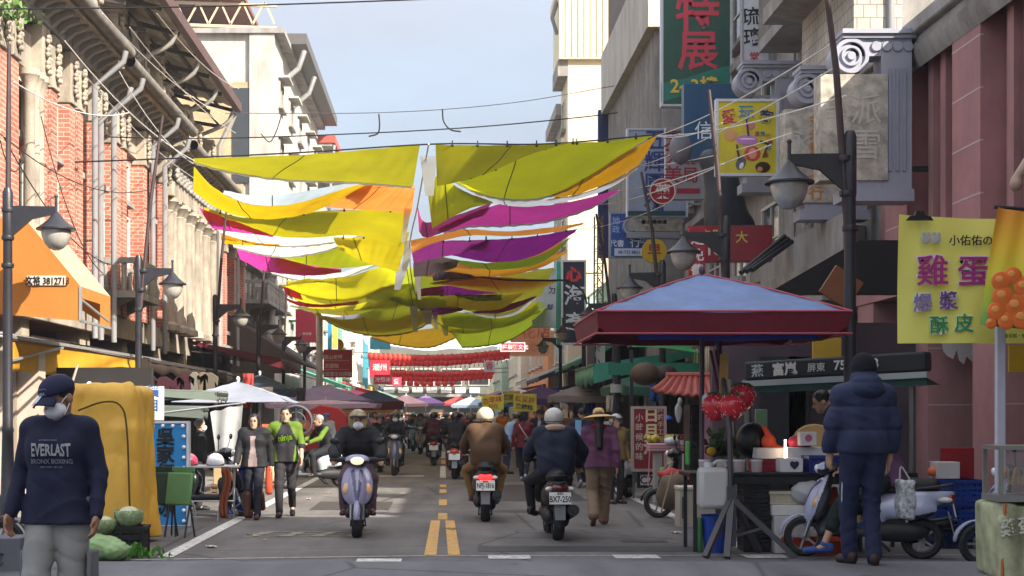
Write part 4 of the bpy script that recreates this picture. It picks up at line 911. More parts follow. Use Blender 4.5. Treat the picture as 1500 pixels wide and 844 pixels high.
# end of the street
Eb = empty('end_building', (0, 0, 0), 'grey green building closing the far end of the street under the lanterns', 'building')
b = MB(); b.box2((-14, 158, 0), (12, 170, 8.2)); b.build('wall', C('6c6e66', rough=.85, dirt=.6), Eb)
for i in range(6):
    b = MB(); b.box2((-9 + i * 2.9, 157.9, 4.4), (-6.8 + i * 2.9, 157.997, 6.2)); f = b.build('window', woodf, Eb)
    b = MB(); b.box2((-8.9 + i * 2.9, 157.86, 4.5), (-6.9 + i * 2.9, 157.896, 6.1)); b.build('pane', glass, f)
b = MB(); b.box2((-6.5, 156.8, 3.2), (4.5, 157.9, 3.5)); b.build('canopy', greyl, Eb)
b = MB(); b.box2((-6, 157.95, 0), (4, 157.997, 3.1)); b.build('shopfront', C('565450', rough=.8, dirt=.4), Eb)
for i in range(7):
    b = MB(); b.box2((-6.3 + i * 1.5, 157.4, 3.6), (-5.2 + i * 1.5, 157.9, 4.2)); b.build('air_conditioner', M('ac_white', (.55, .55, .53), .6, .1), Eb)
for i, (x, c) in enumerate(((-4.4, 'b9b4a8'), (1.5, '9aa39b'))):
    b = MB(); b.box2((x - .1, 156.7, 0), (x + .1, 156.9, 3.2)); b.build('post', C(c), Eb)
# ------------------------------------------------------------------ shade cloths over the street
CL = {}
def cloth_mat(h, tr=.55):
    k = 'cloth_' + h
    if k not in CL:
        CL[k] = M(k, tuple(x * .86 for x in hexc(h)), .8, .16, .9, trans=max(tr, .68), bump=.25, bsc=7)
    return CL[k]
def cloth(label, h, up, lo, d1, d2, name='shade_cloth', hem=None, tr=.55, sag=.0, clips=0, ripple=.03):
    n = 40; A_ = crom([P(x, y, d1) for x, y in up], n); B_ = crom([P(x, y, d2) for x, y in lo], n); ph = rnd.random() * 6
    b = MB()
    def f(u, v):
        i = min(int(round(u * n)), n); p = A_[i].lerp(B_[i], v)
        e = 4 * v * (1 - v)
        return (p.x, p.y, p.z - sag * e + ripple * e * math.sin(9 * u + 3 * v + ph) + ripple * .6 * e * math.sin(23 * u + ph + 5 * v) + ripple * .35 * math.sin(61 * u + 9 * v + ph) * (.3 + e) + ripple * .3 * (abs(math.sin(14 * u + 6 * v + ph)) - .6))
    b.grid(f, n, 10); o = b.build(name, cloth_mat(h, tr), ang=180)
    tag(o, label, 'shade cloth', 'coloured shade cloths strung over the street')
    if hem:
        b = MB(); b.tube([B_[i] + Vector((0, 0, -.02 + .015 * math.sin(i * 2.1 + ph))) for i in range(n + 1)], .035, 5); b.build('hem', cloth_mat(hem, .3), o)
    for i in range(clips):
        p = A_[int((i + .6) * n / clips)]; b = MB(); b.ell(p + Vector((0, -.02, -.02)), .035, 6, 5); b.box(p + Vector((0, -.01, .05)), (.03, .03, .1)); b.build('clip', C('2a2418'), o)
    # seam line stitched along the cloth
    b = MB(); k = n // 3 + int(ph) % 8; pts = [Vector(f(k / n, v / 6)) + Vector((0, -.006, -.008)) for v in range(7)]
    b.tube(pts, .014, 4); b.build('seam', C('5c5a20', rough=.9), o)
    return o
OL, YG, YE, OR, MG, PU, WH, GR = '99941a', 'b8b81c', 'e0be12', 'f08a3c', 'cf3d98', '8a1f80', 'eef0ee', '7f8f1c'
# left half, near to far
cloth('long olive shade cloth across the top left, straight along its front cable', OL, [(283, 232), (440, 227), (540, 219), (615, 212)], [(283, 237), (340, 252), (420, 263), (500, 266), (560, 270), (605, 274)], 35.5, 38, hem=WH)
cloth('golden yellow shade cloth turning green on the right, under the long olive one', 'cfa60e', [(284, 244), (310, 272), (350, 295), (400, 302), (450, 294), (505, 276), (550, 264)], [(283, 280), (320, 306), (370, 320), (420, 319), (470, 306), (520, 282), (556, 266)], 38.5, 40.5, tr=.6)
cloth('white crescent shade cloth just behind the golden yellow one', 'b4c4cc', [(328, 279), (370, 286), (420, 284), (480, 274), (540, 262)], [(326, 284), (370, 300), (420, 304), (480, 288), (546, 265)], 41, 42.5)  # pale blue tint puts shade into the colour of this white cloth
cloth('bright orange shade cloth panel beside the centre gap', OR, [(540, 266), (575, 268), (608, 273)], [(478, 304), (540, 308), (603, 312)], 39, 41.5, tr=.6)
cloth('wide lemon yellow shade cloth with dark shaded corner, left of the gap', 'aea212', [(298, 303), (350, 318), (420, 318), (470, 309), (540, 308), (603, 310)], [(300, 308), (345, 329), (400, 345), (450, 349), (520, 345), (585, 362)], 41.5, 44, clips=5)
cloth('small magenta triangle of shade cloth at the far left under lemon yellow', MG, [(291, 304), (320, 314), (360, 330), (400, 345)], [(312, 335), (335, 338), (365, 342), (400, 348)], 43, 44.4)
cloth('thin white crescent shade cloth, upper of the two on the left', 'f6f2de', [(318, 338), (360, 342), (410, 348), (470, 346), (542, 337)], [(322, 340), (370, 355), (430, 360), (490, 354), (542, 341)], 44.6, 46, hem=WH)
cloth('amber strip of shade cloth squeezed between two white crescents', 'e6a90c', [(323, 343), (350, 350), (380, 356), (410, 358)], [(326, 357), (350, 359), (380, 360), (410, 360)], 45.6, 46.6)
cloth('thin white crescent shade cloth, lower of the two on the left', 'f6f2de', [(340, 358), (390, 360), (440, 358), (490, 350), (524, 344)], [(342, 361), (385, 372), (425, 376), (480, 366), (524, 347)], 46.6, 48, hem=WH)
cloth('square yellow shade cloth panel hanging left of the white gap', 'b0a010', [(487, 347), (530, 348), (600, 340)], [(498, 366), (540, 386), (583, 398)], 44.5, 48, clips=3)
cloth('green shade cloth with dark folds behind the white crescents', '9aa216', [(400, 372), (450, 372), (500, 362), (545, 376)], [(410, 378), (450, 391), (500, 393), (548, 388)], 48.2, 50)
cloth('long magenta shade cloth fading to pink on the left edge', MG, [(346, 365), (380, 372), (410, 378), (460, 390), (500, 394)], [(352, 380), (385, 396), (420, 402), (460, 404), (500, 399)], 48.5, 50)
cloth('bright white crescent shade cloth under the long magenta one', 'f4f1e4', [(396, 395), (440, 403), (490, 402), (550, 383)], [(398, 400), (440, 410), (490, 409), (552, 387)], 50.2, 51.5, hem=WH)
cloth('olive yellow shade cloth streaked with shadow, mid left', 'ccc41c', [(412, 419), (450, 408), (510, 405), (560, 392), (590, 408)], [(420, 422), (455, 436), (510, 441), (560, 428), (588, 414)], 51, 53.5)
cloth('tiny magenta shade cloth corner at the lamp on the left, higher one', MG, [(413, 419), (425, 423), (440, 430)], [(419, 432), (430, 436), (444, 440)], 52, 53)
cloth('grey white crescent shade cloth across the lower left', 'd9dde0', [(446, 431), (480, 437), (530, 432), (588, 413)], [(450, 437), (485, 447), (530, 444), (590, 417)], 53.6, 55)
cloth('magenta shade cloth strip low on the left edge', 'c22c88', [(419, 437), (440, 443), (475, 446), (525, 441)], [(424, 443), (445, 449), (480, 450), (525, 445)], 54, 55.2)
cloth('green shade cloth folded low beside the centre', 'b6b824', [(540, 440), (575, 425), (610, 420), (620, 432)], [(520, 462), (560, 470), (600, 462), (615, 455)], 55, 57.5)
cloth('pale white shade cloth crescent low on the left', 'd5d9dc', [(424, 447), (455, 452), (490, 453), (525, 444)], [(430, 450), (460, 458), (495, 458), (527, 447)], 55.3, 56.5)
cloth('short white shade cloth crescent lowest on the left', 'd9dde0', [(470, 459), (500, 462), (530, 459), (562, 449)], [(472, 462), (500, 468), (532, 465), (562, 452)], 56.6, 57.6)
cloth('dark olive shade cloth whose hem sweeps down to the red banner', 'b4a822', [(462, 457), (500, 468), (540, 462), (590, 455), (630, 452)], [(464, 460), (500, 480), (550, 491), (600, 486), (632, 470)], 57.8, 60.5, hem='b9a060')
cloth('amber olive shade cloth, lowest of all over the road', 'd8a824', [(540, 492), (590, 487), (640, 480), (668, 478)], [(545, 494), (585, 505), (630, 508), (668, 494)], 61, 63.5, hem='d8b040')
# right half
cloth('dark olive shade cloth hanging from the clipped cable right of the gap', OL, [(638, 212), (720, 213), (800, 212), (850, 208)], [(640, 273), (690, 262), (740, 243), (792, 216)], 34.8, 36, clips=6)
cloth('broad lime green shade cloth lit by the sun, largest on the right', 'b7b81a', [(672, 264), (720, 250), (770, 226), (830, 211), (890, 207), (957, 198)], [(668, 266), (705, 284), (750, 292), (800, 288), (860, 262), (930, 215)], 36, 38.5, tr=.62, hem=WH, clips=7)
cloth('orange yellow shade cloth wing at the right end of the lime green one', 'eda912', [(810, 286), (855, 262), (905, 230), (963, 198)], [(800, 289), (840, 286), (890, 268), (937, 241)], 38.2, 39.4, tr=.62)
cloth('white crescent shade cloth under the lime green one on the right', WH, [(672, 265), (705, 285), (760, 294), (830, 288), (890, 270), (935, 244)], [(674, 270), (710, 293), (765, 303), (835, 294), (890, 277), (933, 248)], 39, 40)
cloth('square olive shade cloth hanging down beside the centre gap', 'a0a018', [(624, 258), (650, 262), (680, 280), (722, 296)], [(633, 335), (655, 322), (690, 305), (722, 298)], 37.5, 39.5)
cloth('long magenta shade cloth on the right fading to white below', 'cc4097', [(640, 336), (690, 313), (740, 298), (800, 301), (860, 290), (907, 277)], [(650, 340), (690, 331), (740, 330), (800, 324), (860, 306), (905, 281)], 40.5, 42.5, hem=WH)
cloth('dark pink shade cloth arm reaching the centre rope', 'a03a70', [(611, 300), (622, 325), (660, 318), (720, 297)], [(614, 340), (625, 348), (660, 336), (710, 312)], 40.2, 41.5)
cloth('apricot shade cloth strip crossing to the centre rope on the right', 'e9963e', [(602, 352), (640, 345), (680, 336), (740, 339), (800, 334), (860, 326)], [(604, 370), (640, 355), (690, 345), (740, 346), (800, 342), (852, 330)], 43.4, 44.8)
cloth('pink purple shade cloth block at the centre rope', 'b8409a', [(603, 366), (640, 354), (690, 352), (720, 351)], [(606, 386), (640, 378), (680, 370), (712, 356)], 44.8, 46.4, clips=4)
cloth('deep purple shade cloth with a row of clips on the right', PU, [(690, 352), (740, 350), (790, 345), (846, 335)], [(660, 374), (720, 384), (780, 376), (843, 340)], 45.2, 47.5, clips=4)
cloth('moss green shade cloth under the deep purple one', '7b8a18', [(636, 374), (680, 382), (725, 385), (790, 374), (838, 346)], [(645, 380), (690, 391), (735, 395), (790, 386), (826, 360)], 47.6, 49)
cloth('grey mauve shade cloth in shadow at the centre rope', '77605f', [(605, 386), (640, 378), (672, 382)], [(606, 406), (635, 402), (668, 392)], 47, 49)
cloth('amber shade cloth crescent with orange left end', 'e8a428', [(648, 391), (700, 394), (760, 388), (800, 378), (832, 366)], [(655, 395), (700, 405), (755, 402), (800, 389), (830, 370)], 49.2, 50.6)
cloth('slate grey shade cloth wedge below the amber crescent', '5b5664', [(633, 404), (650, 398), (690, 402)], [(635, 412), (655, 410), (700, 407)], 50, 51.5)
cloth('brown olive shade cloth pulled tight to a cable on the right', 'c8a224', [(628, 415), (680, 407), (730, 406), (780, 409), (822, 410)], [(655, 418), (700, 426), (750, 429), (790, 422), (820, 412)], 51.2, 53)
cloth('flat purple shade cloth below the brown olive one', PU, [(610, 424), (650, 419), (690, 420), (730, 427)], [(610, 434), (650, 433), (690, 432), (728, 430)], 53, 54.4)
cloth('yellow brown shade cloth between the two flat purple ones', 'd0b428', [(598, 438), (650, 431), (700, 433), (740, 432), (768, 428)], [(600, 446), (650, 451), (700, 455), (735, 452), (764, 432)], 54.6, 56.4)
cloth('dark green shade cloth lens left of the brown cable end', '6b7a16', [(665, 431), (700, 432), (735, 431)], [(672, 435), (700, 441), (735, 440)], 54, 55)
cloth('violet shade cloth wedge at the centre low on the right', '7a1e80', [(612, 450), (650, 449), (680, 452)], [(625, 462), (650, 461), (678, 455)], 56.2, 57.5)
cloth('violet shade cloth crescent ending at the right anchor', '8a2a88', [(690, 457), (720, 452), (755, 443), (786, 433)], [(700, 459), (730, 459), (760, 450), (784, 436)], 56.4, 57.6)
cloth('white crescent shade cloth low on the right', WH, [(678, 456), (715, 460), (750, 455), (786, 434)], [(682, 458), (715, 466), (755, 461), (785, 438)], 57.6, 58.6)
cloth('grass green shade cloth low on the right', 'a6ba28', [(645, 462), (690, 458), (730, 467), (770, 456), (790, 441)], [(650, 478), (690, 482), (735, 480), (770, 468), (796, 446)], 58.4, 60.4)
cloth('broad olive green shade cloth lowest on the right', 'b0c22a', [(655, 478), (700, 480), (750, 472), (780, 460), (802, 447)], [(676, 508), (700, 507), (740, 500), (775, 480), (800, 453)], 60.6, 63.2, hem='b9c060')
cloth('shadowed olive shade cloth filling behind the streaked olive one, mid left', 'bcb424', [(420, 410), (500, 425), (605, 415)], [(432, 440), (510, 456), (605, 442)], 53, 56.5)
cloth('ochre shade cloth behind the pale crescents low on the left', 'cdb622', [(445, 446), (520, 455), (625, 440)], [(470, 468), (540, 482), (635, 468)], 57.5, 60.2)
cloth('dull green shade cloth joining both halves below the yellow panel', 'b4c02c', [(556, 386), (600, 392), (645, 404)], [(566, 438), (610, 452), (655, 450)], 52.5, 55.5)
cloth('dim olive shade cloth behind the flat purple ones on the right', 'b0aa30', [(618, 398), (700, 408), (812, 392)], [(628, 440), (710, 458), (792, 434)], 54.6, 58.2)
cloth('mustard shade cloth behind the violet crescent low on the right', 'cdbc28', [(618, 450), (700, 458), (782, 440)], [(636, 482), (700, 488), (792, 458)], 58.8, 61)
cloth('rust brown shade cloth behind the amber crescent on the right', 'c87a38', [(612, 372), (700, 388), (824, 350)], [(618, 404), (700, 412), (816, 374)], 50.4, 52.6)
for i, (x, y, d, l) in enumerate(((598, 300, 41, 55), (600, 352, 45, 45), (590, 385, 48, 40), (612, 405, 50, 34), (606, 448, 55, 38), (625, 455, 56, 20), (637, 458, 57, 24), (651, 476, 60, 16), (627, 228, 36, 60))):
    p = P(x, y, d); q = P(x - 8 * (1 if i < 3 else -.3), y + l, d + .6); w_ = .10 + .05 * (i % 3)
    b = MB(); b.grid(lambda u, v: tuple(p.lerp(q, v) + Vector(((u - .5) * w_ * 2 * (1 - .5 * v), .1 * math.sin(3 * v + i), 0))), 4, 6)
    tag(b.build('cloth_tail', cloth_mat('eef0ee', .35), ang=180), ('loose white cloth tail dangling in the gap between the two halves of shade cloth'), 'cloth tail', 'white cloth tails along the centre rope')

# ------------------------------------------------------------------ street lamps
def lamp(x, d, side, label, mast=None, H=4.52, reach=.70):
    z0 = 0
    r = empty('street_lamp', (x, d, z0), label, 'street lamp', 'black street lamps along both sides')
    b = MB(); b.lathe([(.14, 0), (.14, .35), (.10, .42), (.08, 1.3), (.09, 1.34), (.075, 1.4), (.066, H - .45), (.075, H - .40), (.075, H + .25), (.05, H + .32), (0, H + .33)], seg=14); b.build('pole', blackm, r)
    b = MB(); b.prism([(.06 * side, H - .38), (.06 * side, H + .06), (reach * side, H + .05), (reach * side, H - .06), (reach * .5 * side, H - .13)], -.035, .035); b.build('arm', blackm, r)
    b = MB(); b.tube([(reach * side, 0, H + .2), (reach * side, 0, H - .10)], .022, 8); b.ell((reach * side, 0, H + .2), .03, 8, 6); b.build('finial', blackm, r)
    b = MB(); b.lathe([(0.025, 0.000), (0.060, -0.043), (0.136, -0.136), (0.255, -0.230), (0.285, -0.246), (0.285, -0.268), (0.230, -0.255), (0.000, -0.212)], (reach * side, 0, H - .02), 26); b.build('lamp_shade', blackm, r)
    b = MB(); b.lathe([(0.212, -0.264), (0.217, -0.289), (0.204, -0.365), (0.170, -0.459), (0.102, -0.535), (0.043, -0.561), (0.000, -0.565)], (reach * side, 0, H - .02), 22); b.build('globe', M('lamp_glass', (.36, .34, .30), .12, .25, 7, spec=.7, coat=.5), r)
    b = MB(); b.lathe([(0.076, -0.255), (0.076, -0.383), (0.000, -0.391)], (reach * side, 0, H - .02), 12); b.build('bulb', C('d8d4c8'), r)
    if mast:
        b = MB(); b.tube([(0, 0, H - 1.2), (mast[0] * .5, 0, H + mast[1] * .45), (mast[0], 0, H + mast[1])], [.045, .04, .028], 8); b.build('mast', M('dark_mast', (.05, .03, .03), .6, .3, 5), r)
        for k in range(3): b = MB(); b.lathe([(.09, -.03), (.095, 0), (.09, .03)], (mast[0] * k * .1, 0, H - .8 + k * .4), 10); b.build('clamp', blackm, r)
    return r
lx = -6.3
for i, (d, m) in enumerate(((21.7, (.02, 2.4)), (31.0, (.5, 3.2)), (41.4, (.35, 3.0)), (51.0, (.3, 3)), (59.0, (.2, 3)), (68, None))):
    lamp(lx, d, 1, ['black lamp on the left pavement in front of the orange awning', 'black lamp by the brick shophouse downpipes, second along the left side', 'black lamp before the cream columns, third along the left side', 'black lamp over the maroon awning, fourth along the left side', 'black lamp left of the red banner', 'farthest black lamp of the left row, by the red banner'][i], m)
for i, (d, m) in enumerate(((17.3, (-.32, 2.3)), (24.8, (-.28, 2.4)), (32.0, (-.45, 2.2)), (41, (-.5, 2.5)), (50, None), (60, None))):
    lamp(4.68 if i == 0 else 4.66, d, -1, ['tall black lamp with bent mast before the worn ornate sign', 'black lamp over the red self service board, second on the right', 'black lamp above the left edge of the parasol, third on the right', 'black lamp under the navy seafood sign', 'black lamp among the far right signs', 'farthest black lamp of the right row'][i], m)

# ------------------------------------------------------------------ ropes and cables
def cable(label, pts, r=.012, h='141416', name='cable', sag=0.0, cat='cable', group=None):
    q = [P(*p) for p in pts]
    if len(q) == 2 and sag: q = [q[0].lerp(q[1], i / 12) - Vector((0, 0, sag * 4 * i / 12 * (1 - i / 12))) for i in range(13)]
    elif len(q) > 2: q = crom(q, 8 * len(q))
    b = MB(); b.tube(q, r, 5); return tag(b.build(name, C(h, rough=.6)), label, cat, group)
cable('black cable high across the sky at the very top', [(-40, 14, 26), (330, 9, 26), (760, -6, 26)], .014)
cable('black cable bundle with hanging loops above the shade cloths', [(120, 200, 38), (300, 203, 38), (520, 196, 38), (700, 186, 38), (850, 172, 38), (905, 165, 38)], .016)
cable('thin cable crossing the sky above the bundle', [(330, 166, 44), (560, 165, 44), (740, 152, 44), (900, 126, 44)], .012, '4a4a50')
cable('front suspension cable of the shade cloths from facade to facade', [(100, 238, 35.4), (283, 231, 35.4), (450, 223, 35.4), (640, 211, 35.4), (800, 211, 35.4), (965, 197, 35.4), (1040, 190, 35.4)], .02, '1c1c20')
cable('centre rope running along the street through the gap', [(628, 211, 35), (612, 300, 40), (600, 370, 46), (612, 440, 55), (650, 480, 60), (670, 492, 63)], .02, 'cfcabd', cat='rope')
cable('black cable drooping over the brown olive cloth to the navy sign', [(690, 404, 51), (740, 410, 51), (800, 411, 51), (830, 412, 52), (852, 425, 53), (860, 445, 54)], .035)
cable('black looped wire hanging beside the sky bundle, left one', [(555, 167, 38), (556, 185, 38), (553, 196, 38), (540, 200, 38)], .02)
cable('black looped wire hanging beside the sky bundle, right one', [(648, 160, 38), (650, 178, 38), (660, 190, 38), (675, 193, 38)], .02)
cable('black looped wire below the white apartment eaves', [(412, 170, 50), (405, 192, 50), (395, 208, 50), (382, 196, 50)], .02)
for i, (a, c) in enumerate((((150, 20, 30), (330, 170, 46)), ((190, 40, 30), (345, 195, 46)), ((230, 20, 34), (350, 130, 50)), ((120, 105, 30), (300, 270, 46)), ((95, 60, 29), (285, 236, 35.4)), ((175, 105, 32), (283, 240, 35.4)), ((20, 120, 24), (190, 165, 34)))):
    cable('thin white rope slanting across the left facades', [a, c], .011, 'c9c6c0', 'rope', .25, 'rope', 'white stay ropes on the left facades')
for i, (a, c) in enumerate((((962, 199, 35.4), (1222, 62, 18)), ((938, 243, 39), (1225, 98, 18)), ((938, 243, 39), (1160, 195, 24)), ((905, 280, 40), (1130, 212, 24)), ((962, 199, 35.4), (1058, 180, 26)), ((880, 300, 42), (1060, 240, 26)), ((850, 335, 46), (975, 300, 34)), ((965, 199, 35.4), (1240, 140, 18)))):
    cable('thin white rope slanting from the shade cloths to the right poles', [a, c], .010, 'd2cfc8', 'rope', .12, 'rope', 'white stay ropes to the right poles')
for i, (a, c) in enumerate((((0, 205, 24), (40, 210, 26)), ((0, 196, 24), (240, 270, 34)), ((5, 200, 22), (180, 390, 32)), ((60, 170, 28), (150, 400, 30)))):
    cable('dark telephone wire looping down the left brick facade', [a, c], .010, '2a2724', 'cable', .5, 'cable', 'telephone wires on the left facade')

# ------------------------------------------------------------------ red lanterns and the far canopy
red_l = M('lantern_red', (.85, .085, .075), .5, .2, 9, trans=.45)
def lantern_proto():
    b = MB(); b.lathe([(.05, .17), (.10, .165), (.17, .09), (.185, 0), (.17, -.09), (.10, -.165), (.05, -.17)], (0, 0, 0), 14); o = b.build('lantern', red_l)
    b = MB(); b.lathe([(.06, .165), (.07, .20), (.0, .205)], (0, 0, 0), 10); b.build('cap', C('b08a30', rough=.4), o)
    b = MB(); b.lathe([(.02, -.2), (.035, -.36), (0, -.37)], (0, 0, 0), 8); b.build('tassel', C('c22018', rough=.9), o); return o
lp = None; rows = [(543, 522, 746, 516, 7, 82, 30, 1.0), (546, 530, 742, 522, 8, 86, 30, .95), (562, 546, 720, 545, 4, 92, 23, 1.1), (575, 553, 718, 551, 4, 96, 21, 1.0), (590, 561, 662, 561, 2, 99, 8, 1.0)]
for ri, (xa, ya, xb, yb, sg, d, n, k) in enumerate(rows):
    for i in range(n):
        t = i / (n - 1); X = xa + (xb - xa) * t; Y = ya + (yb - ya) * t + sg * 4 * t * (1 - t) * .8 + rnd.uniform(-.6, .6)
        if lp is None: lp = lantern_proto(); o = lp
        else: o = dup(lp)
        o.location = P(X, Y, d); o.scale = (k, k, k * 1.05); o.rotation_euler.z = rnd.uniform(0, 6)
        tag(o, f'red paper lantern in the {["top", "second", "third", "fourth", "lowest short"][ri]} string across the far street', 'lantern', f'red lanterns in the {["top", "second", "third", "fourth", "lowest"][ri]} string')
    cable(f'{["top", "second", "third", "fourth", "lowest"][ri]} string holding a row of red lanterns', [(xa - 25, ya - 6, d), ((xa + xb) / 2, (ya + yb) / 2 + sg * .8 - 4, d), (xb + 25, yb - 6, d)], .02, '3a1512', 'lantern_string', cat='string')
for i, (y0, h) in enumerate(((108, 7.0), (120, 7.5), (132, 7.9), (144, 8.3))):
    b = MB(); b.grid(lambda u, v: (-6 + 11.5 * u, y0 + 9.5 * v, h - .5 * math.sin(math.pi * u) * math.sin(math.pi * v) + .12 * math.sin(14 * u + 5 * v + i)), 24, 8)
    tag(b.build('street_canopy', cloth_mat('e6e6e2', .3), ang=180), f'pale net canopy over the far street, {["nearest", "second", "third", "farthest"][i]} of the four sheets', 'canopy', 'pale canopies over the far street')
# ------------------------------------------------------------------ signs
def board(name, label, X0, Y0, X1, Y1, d, bg, texts=(), frame=None, depth=.14, rz=0.0, mount=None, cat='sign', group=None, z0=None, fw=.05, **mk):
    c = P((X0 + X1) / 2, (Y0 + Y1) / 2, d); k = F / d; w = (X1 - X0) / k; h = (Y1 - Y0) / k
    r = empty(name, c, label, cat, group, rz=rz)
    mt = bg if not isinstance(bg, str) else C(bg, rough=.45, var=.14, dirt=.28, **mk)
    b = MB(); b.box((0, 0, 0), (w, depth, h)); b.build('panel', mt, r, bev=.006)
    if frame:
        b = MB(); f = fw; y = -.012
        b.box((0, y, h / 2 - f / 2 + .01), (w + .02, depth + .02, f)); b.box((0, y, -h / 2 + f / 2 - .01), (w + .02, depth + .02, f))
        b.box((-w / 2 + f / 2 - .01, y, 0), (f, depth + .02, h - 2 * f + .02)); b.box((w / 2 - f / 2 + .01, y, 0), (f, depth + .02, h - 2 * f + .02)); b.build('frame', C(frame, rough=.4) if isinstance(frame, str) else frame, r)
    for t in texts:
        s, X, Y, hp, col = t[:5]; o = t[5] if len(t) > 5 else {}
        text(s, hp / k * 1.08, C(col, rough=.5, var=.03), r, ((X - (X0 + X1) / 2) / k, -depth / 2 - .006 - o.pop('dy', 0), ((Y0 + Y1) / 2 - Y) / k), **o)
    if mount:      # arms back to the facade
        b = MB()
        for z in (h * .35, -h * .35): b.beam((mount * w / 2, 0, z), (mount * (w / 2 + .6), 0, z), .05)
        b.build('mounting_arm', steel, r)
    if z0 is not None:
        b = MB()
        for q in (-1, 1): b.beam((q * (w / 2 - .04), .02, -h / 2), (q * (w / 2 - .04), .02, -c.z + z0), .04)
        b.build('leg', C('55565a', rough=.4), r)
    return r
VT = dict(vertical=True)
board('shop_sign', 'big dark green sign with large pink red characters above yellow floor numbers', 968, -60, 1070, 157, 38, '0d4a3a', [('特', 1020, 17, 62, 'c2364a', dict(bold=.015)), ('展', 1021, 78, 56, 'c2364a', dict(bold=.015)), ('2~3樓', 1015, 127, 25, 'd8b83a', dict(bold=.02, dy=.012))], frame='b8bcc4', mount=1, depth=.3)
b = MB(); b.prism([(968, 122), (1003, 115), (1050, 100), (1069, 96), (1069, 130), (1040, 118), (1000, 140), (968, 150)], 0, 1)
b2 = MB(); b2.v = [tuple(P(v[0], v[2], 37.846 + .004 * v[1])) for v in b.v]; b2.f = b.f; b2.mi = b.mi
tag(b2.build('sign_swoosh', C('1f6f60', rough=.5)), 'teal ribbon mark behind the floor numbers on the big green sign', 'sign ribbon')
board('shop_sign', 'blue sign with two white characters overlapping the big green sign', 1000, 125, 1100, 236, 33, '12496e', [('信美', 1043, 193, 26, 'd8e4ee', dict(bold=.0))], depth=.35, mount=1)
board('shop_sign', 'tall white sign with black and red brush writing near the upper slabs', 1086, -40, 1127, 92, 34.5, 'd3d3d8', [('琉璃', 1100, 40, 26, '1c1c22', dict(vertical=True, rot=.08)), ('堂', 1104, 84, 14, 'b0303a')], frame='9a9ca4', mount=1)
def poster_faces(r, k):       # rounded food and cat shapes printed on the poster
    pass
pz = board('poster_sign', 'yellow framed poster sign with colourful drawn animals and food', 1048, 147, 1139, 258, 28, 'd6c324', [('愛', 1067, 172, 21, 'c02a58', dict(rot=.12, bold=.014)), ('玩', 1092, 166, 21, '3f86b8', dict(bold=.014)), ('客', 1121, 172, 20, '2a2f66', dict(rot=-.2, bold=.014)),
    ('溫', 1108, 197, 7, 'b0303a'), ('熱', 1116, 197, 7, '2f7fa0'), ('的', 1124, 200, 7, 'c88a20'), ('親', 1127, 210, 7, 'a02a2a'), ('子', 1126, 219, 7, '2f7fa0'), ('館', 1121, 228, 7, 'b05a20')], frame='c9ccd4', mount=1)
k = F / 28
def blob(h, X, Y, rx, ry, nm, rot=0, y=-.078, par=pz, kk=k, cx=1093.5, cy=202.5):
    b = MB(); b.ell(((X - cx) / kk, y, (cy - Y) / kk), (rx / kk, .004, ry / kk), 18, 10, ry=rot); return b.build(nm, C(h, rough=.5, var=.03), par)
blob('c07fb8', 1093, 206, 16, 8, 'drawn_rug'); blob('e6dde6', 1094, 205, 12, 1.2, 'drawn_line', y=-.083); blob('c8453c', 1101, 226, 12, 11, 'drawn_lantern'); blob('e0907a', 1101, 226, 6, 8, 'drawn_highlight', y=-.083); blob('d59a6a', 1069, 199, 9, 9, 'drawn_cat'); blob('c98080', 1098, 185, 7, 6, 'drawn_face'); blob('5d6068', 1084, 240, 7, 10, 'drawn_donkey', .4); blob('e4e4e4', 1085, 244, 3, 5, 'drawn_muzzle', .4, -.083); blob('3a211c', 1116, 246, 11, 8, 'drawn_bear'); blob('c98a5a', 1112, 249, 4, 3.5, 'drawn_snout', 0, -.083)
for i, (a, c) in enumerate((((1078, 213), (1082, 236)), ((1092, 176), (1095, 200)), ((1112, 208), (1124, 212)), ((1124, 212), (1116, 232)))):
    b = MB(); f = lambda q: Vector(((q[0] - 1093.5) / k, -.08, (202.5 - q[1]) / k)); b.beam(f(a), f(c), .03); b.build('drawn_arm', C('4a3a40'), pz)
worn = M('worn_beige', (.42, .385, .32), .8, .55, 5.5, dirt=.2); sgrey = M('sign_grey_paint', (.33, .34, .40), .6, .08, 1.2, dirt=.2)
